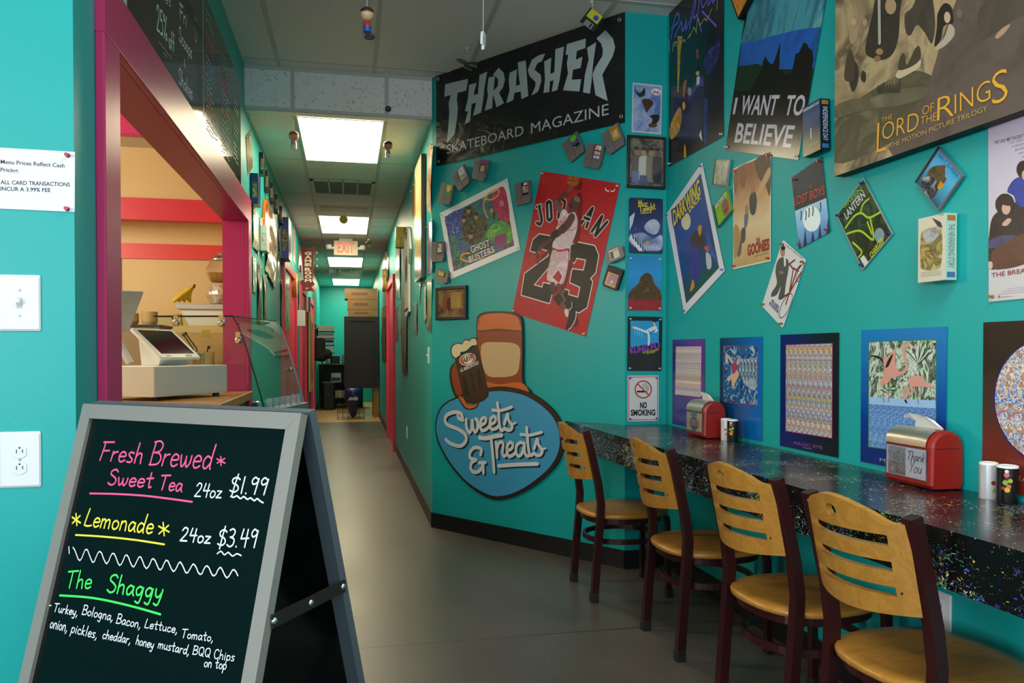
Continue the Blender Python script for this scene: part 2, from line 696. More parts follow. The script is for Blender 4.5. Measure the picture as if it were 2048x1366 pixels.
# single-stroke handwriting; a doubled point is a sharp corner
HW = {
    'F': (.55, [[(.05, 0), (.1, .5), (.12, .97)], [(.0, .95), (.3, .97), (.6, .99)], [(.08, .5), (.45, .53)]]),
    'r': (.36, [[(.06, 0), (.08, .5)], [(.08, .32), (.18, .46), (.34, .5)]]),
    'e': (.42, [[(.06, .27), (.38, .3), (.36, .46), (.2, .52), (.06, .36), (.08, .1), (.22, 0), (.4, .1)]]),
    's': (.36, [[(.34, .48), (.18, .53), (.07, .42), (.18, .28), (.32, .16), (.24, .02), (.04, .03)]]),
    'h': (.44, [[(.06, 0), (.06, .5), (.08, 1.02)], [(.07, .34), (.2, .5), (.34, .46), (.36, .26), (.38, 0)]]),
    'B': (.58, [[(.06, 0), (.07, .5), (.1, 1.0)], [(.02, .98), (.3, 1.04), (.5, .88), (.42, .62), (.14, .53), (.14, .53), (.42, .5), (.56, .28), (.42, .05), (.02, 0)]]),
    'w': (.6, [[(.02, .5), (.1, .12), (.18, .02), (.28, .2), (.3, .46), (.3, .46), (.34, .14), (.42, .02), (.54, .2), (.56, .5)]]),
    'd': (.5, [[(.38, .44), (.2, .52), (.06, .32), (.1, .06), (.24, .02), (.4, .24)], [(.46, 1.02), (.42, .5), (.42, .1), (.46, 0)]]),
    'S': (.5, [[(.46, .86), (.32, 1.0), (.1, .9), (.08, .68), (.3, .52), (.46, .34), (.4, .08), (.2, 0), (.02, .12)]]),
    't': (.4, [[(.2, .92), (.2, .4), (.24, .02), (.36, .06)], [(.02, .55), (.38, .6)]]),
    'T': (.6, [[(.3, .98), (.28, .5), (.26, 0)], [(.0, .94), (.3, .97), (.62, 1.0)]]),
    'a': (.46, [[(.38, .44), (.2, .52), (.05, .3), (.1, .04), (.24, .04), (.38, .3), (.4, .48), (.4, .48), (.4, .14), (.48, 0)]]),
    '2': (.52, [[(.04, .78), (.18, 1.0), (.4, .9), (.38, .6), (.2, .3), (.02, .02), (.02, .02), (.5, .04)]]),
    '4': (.56, [[(.14, 1.0), (.06, .46), (.06, .46), (.54, .5)], [(.42, .98), (.4, .5), (.38, 0)]]),
    'o': (.44, [[(.24, .5), (.08, .4), (.06, .14), (.2, .0), (.38, .12), (.4, .36), (.24, .5)]]),
    'z': (.44, [[(.04, .5), (.38, .5), (.38, .5), (.04, .02), (.04, .02), (.42, .04)]]),
    '$': (.56, [[(.5, .82), (.3, .94), (.08, .82), (.12, .6), (.4, .46), (.5, .24), (.32, .06), (.04, .14)], [(.34, 1.14), (.26, .5), (.22, -.14)]]),
    '1': (.2, [[(.12, 1.0), (.1, .5), (.1, 0)]]),
    '.': (.18, [[(.08, .03), (.1, .0)]]),
    '9': (.46, [[(.4, .86), (.2, 1.0), (.06, .78), (.16, .58), (.36, .7), (.42, .92), (.42, .92), (.38, .5), (.34, 0)]]),
    'L': (.5, [[(.14, 1.0), (.08, .5), (.04, .04), (.04, .04), (.26, 0), (.5, .06)]]),
    'm': (.66, [[(.05, 0), (.06, .5)], [(.06, .34), (.18, .5), (.28, .42), (.3, 0)], [(.3, .34), (.44, .5), (.56, .42), (.58, 0)]]),
    'n': (.46, [[(.06, 0), (.07, .5)], [(.07, .34), (.22, .52), (.36, .42), (.4, 0)]]),
    '3': (.46, [[(.06, .92), (.24, 1.0), (.4, .84), (.3, .58), (.14, .54), (.14, .54), (.4, .42), (.4, .14), (.22, 0), (.02, .1)]]),
    'g': (.46, [[(.38, .44), (.2, .52), (.05, .34), (.12, .08), (.28, .1), (.38, .4), (.4, .48), (.4, .48), (.38, 0), (.3, -.36), (.1, -.3)]]),
    'y': (.46, [[(.04, .5), (.08, .18), (.22, .08), (.36, .3), (.4, .5), (.4, .5), (.36, .04), (.26, -.34), (.06, -.28)]]),
    '-': (.34, [[(.02, .34), (.3, .34)]]),
    'u': (.46, [[(.05, .5), (.06, .16), (.18, .02), (.34, .14), (.38, .5), (.38, .5), (.4, .1), (.46, .02)]]),
    'k': (.42, [[(.06, 0), (.07, .5), (.08, 1.0)], [(.34, .52), (.09, .26), (.09, .26), (.38, 0)]]),
    ',': (.22, [[(.12, .08), (.1, -.06), (.02, -.2)]]),
    'l': (.2, [[(.1, 1.0), (.09, .5), (.1, 0)]]),
    'c': (.4, [[(.36, .42), (.2, .52), (.06, .34), (.1, .06), (.26, 0), (.4, .1)]]),
    'i': (.18, [[(.08, .5), (.09, 0)], [(.1, .72), (.11, .69)]]),
    'p': (.44, [[(.06, .5), (.06, 0), (.04, -.4)], [(.06, .36), (.2, .52), (.38, .4), (.36, .1), (.2, 0), (.07, .12)]]),
    'Q': (.66, [[(.34, 1.0), (.1, .84), (.06, .4), (.2, .04), (.46, .06), (.58, .5), (.5, .9), (.34, 1.0)], [(.36, .24), (.62, -.08)]]),
    'C': (.56, [[(.5, .84), (.34, 1.0), (.12, .86), (.05, .44), (.18, .06), (.4, .02), (.54, .16)]]),
    '%': (.7, [[(.2, .98), (.08, .86), (.16, .7), (.28, .82), (.2, .98)], [(.62, 1.0), (.36, .5), (.08, 0)], [(.54, .3), (.42, .16), (.52, .0), (.64, .14), (.54, .3)]]),
    '5': (.48, [[(.44, .98), (.12, .98), (.12, .98), (.08, .56), (.08, .56), (.3, .6), (.44, .36), (.34, .06), (.04, .04)]]),
    'f': (.36, [[(.36, .94), (.24, 1.02), (.16, .8), (.14, 0)], [(.02, .5), (.32, .54)]]),
    '&': (.5, [[(.4, .3), (.2, .0), (.06, .14), (.16, .36), (.3, .6), (.2, .8), (.12, .62), (.26, .3), (.46, .0)]]),
    '*': (.5, [[(.25, .15), (.25, .75)], [(.02, .3), (.48, .6)], [(.02, .6), (.48, .3)]]),
    'M': (.74, [[(.04, 0), (.1, .98), (.1, .98), (.34, .3), (.34, .3), (.58, .98), (.58, .98), (.68, 0)]]),
    'Y': (.56, [[(.04, 1.0), (.16, .6), (.28, .5)], [(.54, 1.0), (.34, .5), (.2, 0)]]),
    "'": (.14, [[(.08, 1.0), (.06, .84)]]),
}


def add_hand(mb, s, p0, p1, cap, w, z, m, shear=0.08):
    tot = sum(HW[c][0] + .07 if c != ' ' else .35 for c in s) - .07
    d = Vector((p1[0] - p0[0], p1[1] - p0[1]))
    k = d.length / tot
    d.normalize()
    n = Vector((-d.y, d.x))
    x = 0.0
    for c in s:
        if c == ' ':
            x += .35
            continue
        wd, strokes = HW[c]
        for st in strokes:
            pts = []
            for (a, b2) in st:
                X = (x + a) * k + b2 * cap * shear
                Y = b2 * cap
                pts.append((p0[0] + d.x * X + n.x * Y, p0[1] + d.y * X + n.y * Y))
            mb.ribbon(pts, z, w, m)
        x += wd + .07


LAYER = 0.00006


def draw(mb, art, z0, rough=0.35, k=0.001, lim=None):
    """printed shapes on a sheet, millimetres in the sheet's own frame"""
    for i, e in enumerate(art):
        z = z0 + LAYER * (i + 1)
        m = mat(e[1], rough)
        if e[0] == 'p':
            c = e[2]
            pts = [(c[j] * k, c[j + 1] * k) for j in range(0, len(c), 2)]
            if len(e) > 3:
                pts = spline(pts, True, 4)
            if lim:
                pts = [(max(-lim[0], min(lim[0], x)), max(-lim[1], min(lim[1], y))) for x, y in pts]
            mb.poly(pts, z, m)
        elif e[0] == 's':
            c = e[3]
            pts = [(c[j] * k, c[j + 1] * k) for j in range(0, len(c), 2)]
            if lim:
                q = e[2] * k / 2
                pts = [(max(q - lim[0], min(lim[0] - q, x)), max(q - lim[1], min(lim[1] - q, y))) for x, y in pts]
            mb.ribbon(pts, z, e[2] * k, m, len(e) < 5)
        elif e[0] == 't':
            _, _, s, x0, y0, x1, y1, cap, sh, bo = e
            add_text(mb, s, (x0 * k, y0 * k), (x1 * k, y1 * k), cap * k, z, m, sh, bo)
        elif e[0] == 'h':
            _, _, s, x0, y0, x1, y1, cap, w = e
            add_hand(mb, s, (x0 * k, y0 * k), (x1 * k, y1 * k), cap * k, w * k, z, m)

SHEETS = [
{'n':'banner','l':'black vinyl banner with large grey slanted lettering across the top of the angled wall','c':'banner','P':'A','u':0.796,'v':2.7257,'w':1.4871,'h':0.6041,'r':0.11,'b':'vinyl','rough':0.4,'off':0.006,'th':0.002,'grom':1,'art':[('p','#a9b8b8',[-656,221,-444,208,-461,137,-540,140,-548,98,-538,39,-546,-24,-570,-124,-643,-168,-627,-56,-618,31,-624,90,-603,140,-665,142]),('p','#a9b8b8',[-435,167,-369,166,-396,95,-358,92,-343,208,-276,215,-300,122,-311,47,-331,-31,-402,-38,-372,42,-413,41,-428,-67,-477,-76,-446,0,-474,8,-446,84]),('p','#a9b8b8',[-265,175,-210,170,-228,52,-234,-22,-298,-26,-270,61,-276,105]),('p','#a9b8b8',[-228,182,-179,215,-137,173,-127,125,-145,84,-176,60,-135,-12,-197,-25,-225,59,-228,79,-186,104,-183,142,-207,169]),('p','#a9b8b8',[-88,162,-28,169,-38,71,-60,-11,-117,-16,-88,56,-96,114]),('p','#a9b8b8',[-22,210,42,204,50,103,61,-12,7,-18,-3,63,-16,133]),('p','#a9b8b8',[-42,72,0,70,2,28,-48,32]),('p','#a9b8b8',[191,208,167,170,131,165,110,133,158,92,162,55,138,-2,85,-15,114,29,119,57,71,105,56,142,90,197,139,210]),('p','#a9b8b8',[184,163,237,173,225,4,221,-23,178,-20,190,56,186,115]),('p','#a9b8b8',[268,214,332,212,317,126,299,30,282,-26,240,-26,258,54,263,140]),('p','#a9b8b8',[219,78,266,84,263,37,216,39]),('p','#a9b8b8',[352,221,486,218,482,166,422,164,416,116,462,122,449,62,396,64,387,10,453,-2,440,-69,324,-36,360,52,351,111,362,158,342,163]),('p','#a9b8b8',[494,163,556,178,535,59,526,-22,514,-97,466,-80,479,17,505,94]),('p','#a9b8b8',[558,198,619,229,668,169,683,117,668,74,598,-11,634,-164,552,-114,531,5,552,41,598,91,602,125,590,162]),('t','#b4b8ba','SKATEBOARD',-642.8,-238.5,23.4,-237.6,60.4,0.0,0.0),('t','#b4b8ba','MAGAZINE',82.1,-238.9,640.3,-239.2,62.1,0.0,0.0)]},
{'n':'poster','l':'white-bordered dark purple and green poster with a white title,tilted on the angled wall','c':'poster','P':'A','u':0.4342,'v':1.9557,'w':0.6199,'h':0.4571,'r':13.29,'b':'#e6e6e6','pins':'#d8d8d8','art':[('p','B:#1c1c50,#6a3ab0,#2c5a8a,#38905a,#14141c,#a83a9a,#3a6ac0;8;1.6',[-270,190,273,188,270,-190,-273,-188]),('p','B:#3a80d0,#1c4080,#5a4ab0,#80c8e8;18;1.8',[-264,183,-97,181,-103,94,-163,34,-251,64],1),('p','B:#e8386a,#a02060,#f06a50;16;1.4',[162,164,272,187,273,-14,221,-22,171,57],1),('p','B:#68c848,#348a34,#b0e870;20;1.5',[53,-49,158,1,250,-40,267,-148,189,-156,100,-100],1),('p','B:#2c2c20,#6a6440,#14140f,#4a4a3a;24;1.6',[-118,144,-36,181,38,87,92,16,26,-66,-93,-61,-135,24],1),('s','#f0a030',9.8,[96,180,158,148,219,160,215,192,134,192,81,142,86,88,100,48]),('s','#f0a030',9.0,[-106,-115,-165,-104,-188,-124,-130,-164,-25,-180,95,-168]),('p','#b08468',[-36,145,-38,140,-42,136,-46,133,-52,132,-57,133,-62,136,-66,140,-69,146,-70,152,-70,158,-67,163,-64,167,-59,170,-54,171,-48,170,-43,167,-39,162,-36,157,-35,151]),('p','#2a2018',[-30,161,-31,158,-35,156,-39,156,-45,156,-51,158,-57,161,-62,164,-66,168,-68,172,-68,175,-66,178,-63,179,-58,180,-52,180,-46,178,-41,175,-36,172,-32,168,-30,164]),('p','#b08468',[20,85,18,80,14,76,10,73,4,72,-1,73,-6,76,-10,80,-13,85,-14,91,-13,97,-11,102,-8,107,-3,109,2,110,8,109,12,106,17,102,19,97,20,91]),('p','#2a2018',[26,101,24,98,21,96,16,96,11,96,5,98,-1,100,-6,104,-9,107,-11,111,-12,114,-10,117,-7,119,-2,119,4,119,10,117,15,115,20,111,24,108,26,104]),('p','#b08468',[-55,-17,-57,-22,-60,-26,-65,-29,-70,-30,-76,-29,-81,-26,-85,-22,-88,-17,-89,-11,-88,-5,-86,0,-83,4,-78,7,-73,8,-67,7,-62,4,-58,0,-56,-5,-54,-11]),('p','#2a2018',[-49,-1,-50,-4,-54,-6,-58,-6,-64,-6,-70,-4,-76,-2,-81,1,-85,5,-87,9,-87,12,-85,15,-82,17,-77,17,-71,17,-65,15,-60,13,-55,10,-51,6,-49,2]),('p','#b08468',[-91,103,-93,98,-97,93,-102,91,-107,90,-112,91,-118,94,-122,98,-125,103,-126,109,-125,115,-123,120,-120,125,-115,127,-109,128,-104,127,-99,124,-95,120,-92,115,-91,109]),('p','#2a2018',[-85,118,-87,116,-90,114,-95,113,-100,114,-107,116,-112,118,-118,122,-121,125,-124,129,-124,132,-122,135,-119,137,-114,138,-108,137,-102,135,-96,133,-91,129,-87,126,-85,122]),('p','#c88a70',[250,88,248,82,244,78,239,75,233,75,227,76,222,79,217,84,214,89,212,96,213,102,215,107,219,112,224,114,230,115,236,114,242,111,246,106,249,100,251,94]),('p','#c88a70',[155,76,153,71,150,67,146,65,141,64,136,65,132,67,128,71,126,76,125,81,125,86,127,91,130,95,134,97,139,98,144,97,148,94,152,91,154,86,156,81]),('p','#8a2a70',[125,-91,215,-96,205,-161,133,-154],1),('t','#101010','GHOST',-93.4,-123.2,78.2,-131.6,52.3,0.0,0.03),('t','#f2f2f2','GHOST',-90.4,-120.7,76.4,-129.3,45.5,0.0,0.0),('t','#101010','BUSTERS',-123.9,-179.8,107.9,-182.0,49.0,0.0,0.03),('t','#f2f2f2','BUSTERS',-120.8,-177.2,106.3,-178.9,42.3,0.0,0.0)]},
{'n':'poster','l':'large red basketball poster with a big black 23 and a leaping player in white','c':'poster','P':'A','u':1.116,'v':1.7619,'w':0.5777,'h':0.8614,'r':-15.58,'b':'B:#a80e1a,#b8141f,#940c16;40;0','rough':0.5,'pins':'#d8d8c8','art':[('s','#d8d8d8',30.3,[-265,221,-235,231],1),('s','#16140f',20.5,[-265,221,-235,231],1),('s','#d8d8d8',30.2,[-249,228,-204,146,-213,124,-239,129],1),('s','#16140f',20.5,[-249,228,-204,146,-213,124,-239,129],1),('s','#d8d8d8',29.9,[-195,253,-165,166,-148,159,-136,174,-167,259,-183,266,-195,253],1),('s','#16140f',20.2,[-195,253,-165,166,-148,159,-136,174,-167,259,-183,266,-195,253],1),('s','#d8d8d8',29.3,[-86,185,-93,222],1),('s','#16140f',19.8,[-86,185,-93,222],1),('s','#d8d8d8',29.1,[-84,291,-63,280,-58,235],1),('s','#16140f',19.7,[-84,291,-63,280,-58,235],1),('s','#d8d8d8',28.3,[82,176,141,275,128,166],1),('s','#16140f',19.2,[82,176,141,275,128,166],1),('s','#d8d8d8',28.1,[100,215,135,211],1),('s','#16140f',19.0,[100,215,135,211],1),('s','#d8d8d8',27.8,[171,148,217,242,201,129,259,217],1),('s','#16140f',18.8,[171,148,217,242,201,129,259,217],1),('s','#d8d8d8',12.6,[-245,-39,-242,27,-204,67,-93,72,-34,40,-30,-29,-165,-232,-96,-232,-94,-203,-12,-201,-18,-308,-243,-309,-252,-181,-97,-42,-110,-13,-169,-10,-178,-40,-245,-39],1),('p','#16140f',[-245,-39,-242,27,-204,67,-93,72,-34,40,-30,-29,-165,-232,-96,-232,-94,-203,-12,-201,-18,-308,-243,-309,-252,-181,-97,-42,-110,-13,-169,-10,-178,-40]),('s','#d8d8d8',11.8,[46,45,81,71,211,74,252,29,258,-67,230,-108,251,-121,253,-268,207,-309,139,-311,76,-279,68,-207,103,-207,102,-230,178,-231,177,-168,98,-158,95,-82,175,-74,174,-11,105,-14,100,-42,65,-45,46,45],1),('p','#16140f',[46,45,81,71,211,74,252,29,258,-67,230,-108,251,-121,253,-268,207,-309,139,-311,76,-279,68,-207,103,-207,102,-230,178,-231,177,-168,98,-158,95,-82,175,-74,174,-11,105,-14,100,-42,65,-45]),('p','#6a0a12',[35,391,36,381,34,372,30,364,24,359,16,356,7,356,-2,360,-11,366,-17,374,-21,384,-23,394,-21,403,-17,411,-10,417,-2,419,7,419,16,415,24,409,30,401]),('s','#6a0a12',33.4,[28,331,46,281,73,150,75,75]),('s','#6a0a12',15.7,[-101,-12,-149,-60,-171,-96]),('s','#6a0a12',28.7,[76,-32,64,-96,55,-206]),('p','#6a0a12',[217,-362,218,-371,216,-380,212,-388,206,-394,198,-398,189,-398,180,-396,172,-391,166,-384,162,-376,161,-366,163,-357,167,-349,174,-343,182,-340,190,-339,199,-341,207,-346,213,-353]),('p','B:#c0602a,#8a3a18;20;1',[11,412,11,402,7,393,-1,384,-13,378,-27,375,-41,375,-56,377,-68,383,-77,391,-82,400,-82,410,-78,420,-70,428,-58,434,-44,437,-29,437,-15,435,-3,429,6,421]),('s','#16140f',2.1,[-82,406,-37,404,7,416]),('s','#16140f',2.1,[-48,436,-28,407,-30,375]),('s','#7a5048',22.0,[-36,366,-46,350,-73,324]),('s','#5a3630',30.7,[-70,328,-101,297,-128,267]),('s','#7a5048',38.0,[-125,263,-87,231,-45,222]),('s','#5a3630',37.1,[-4,251,12,223]),('p','#5a3630',[45,278,41,266,33,255,24,247,12,243,0,242,-12,245,-21,252,-28,263,-32,275,-31,288,-27,300,-19,311,-9,318,2,323,14,323,26,320,35,313,42,303,45,291]),('p','#86685c',[36,316,41,310,45,304,46,298,44,293,41,289,36,287,29,287,22,288,14,292,8,296,2,302,-1,308,-2,314,-1,319,3,323,8,325,15,325,22,324,29,320]),('p','#3a201c',[0,265,1,260,0,255,-2,251,-6,248,-10,247,-15,247,-20,249,-24,252,-28,256,-30,261,-30,266,-30,270,-27,275,-24,278,-19,279,-14,279,-10,277,-5,274,-2,270]),('p','#5a3630',[39,286,40,283,39,280,38,277,36,275,34,274,31,274,28,275,26,278,24,280,22,284,22,287,22,290,23,293,25,295,28,296,30,296,33,294,36,292,38,289]),('p','B:#e8dcdc,#d0b8bc,#f0e8e8;14;1',[-68,234,-38,234,-19,218,23,234,58,197,66,134,55,71,31,21,-77,7,-84,62,-85,123,-80,186],1),('s','#b02030',3.4,[32,230,57,193,58,155,30,132,1,130]),('t','#b01828','BULLS',-77.8,132.3,-21.1,180.0,26.0,0.0,0.02),('s','#5a3630',52.2,[9,200,-7,159,-37,124]),('s','#4a2a26',42.7,[-32,140,-68,92]),('s','#16140f',43.2,[-80,97,-102,58]),('s','#4a2a26',29.7,[-111,45,-162,2]),('s','#5a3630',21.2,[-158,8,-184,-31,-191,-60]),('s','#8a6058',7.2,[-191,-60,-200,-74,-205,-88]),('s','#5a3630',7.1,[-182,-41,-182,-70]),('s','#b01828',12.2,[-78,4,-23,2,30,21]),('p','B:#ead8da,#c8a4aa,#f2e8e8;12;1',[-76,-5,-21,-4,33,14,51,-21,60,-96,50,-180,-2,-199,-61,-191,-80,-145,-80,-70],1),('s','#b01828',7.0,[-65,-185,-20,-191]),('s','#b01828',6.9,[16,-193,46,-181]),('p','#e8e0e0',[-5,-98,43,-135,24,-188,-45,-159]),('p','#b01828',[-3,-106,36,-137,22,-180,-36,-157]),('s','#4a2a26',41.7,[-22,-203,-2,-234,48,-270]),('s','#5a3630',29.3,[20,-194,64,-239]),('s','#16140f',48.3,[22,-260,69,-285]),('s','#b01828',11.3,[-4,-266,31,-228]),('s','#6a463e',34.2,[80,-294,117,-320]),('s','#6a463e',20.5,[66,-239,92,-268]),('s','#e0c8c8',30.6,[118,-324,132,-340]),('p','#14121a',[105,-276,141,-258,151,-293,132,-311,112,-302],1),('p','#14121a',[141,-317,183,-302,198,-343,181,-406,156,-425,140,-420,142,-373],1),('s','#d8d8e0',5.9,[188,-308,195,-352,179,-401,161,-423]),('s','#d8d8e0',4.2,[144,-263,151,-293,134,-311]),('p','#c01420',[251,380,252,375,251,369,249,365,245,362,241,360,236,360,231,362,226,366,222,371,220,376,219,382,220,387,222,392,226,395,231,396,236,396,241,394,245,391,249,386]),('s','#e8e8e8',5.6,[200,394,209,383,227,382]),('s','#e8e8e8',5.5,[264,397,259,386,242,383]),('s','#14121a',1.6,[226,370,241,360,250,372]),('t','#e0a0a0','OFFICIALLY LICENSED',-277.2,-434.4,-206.1,-431.8,4.8,0.0,0.0)]},
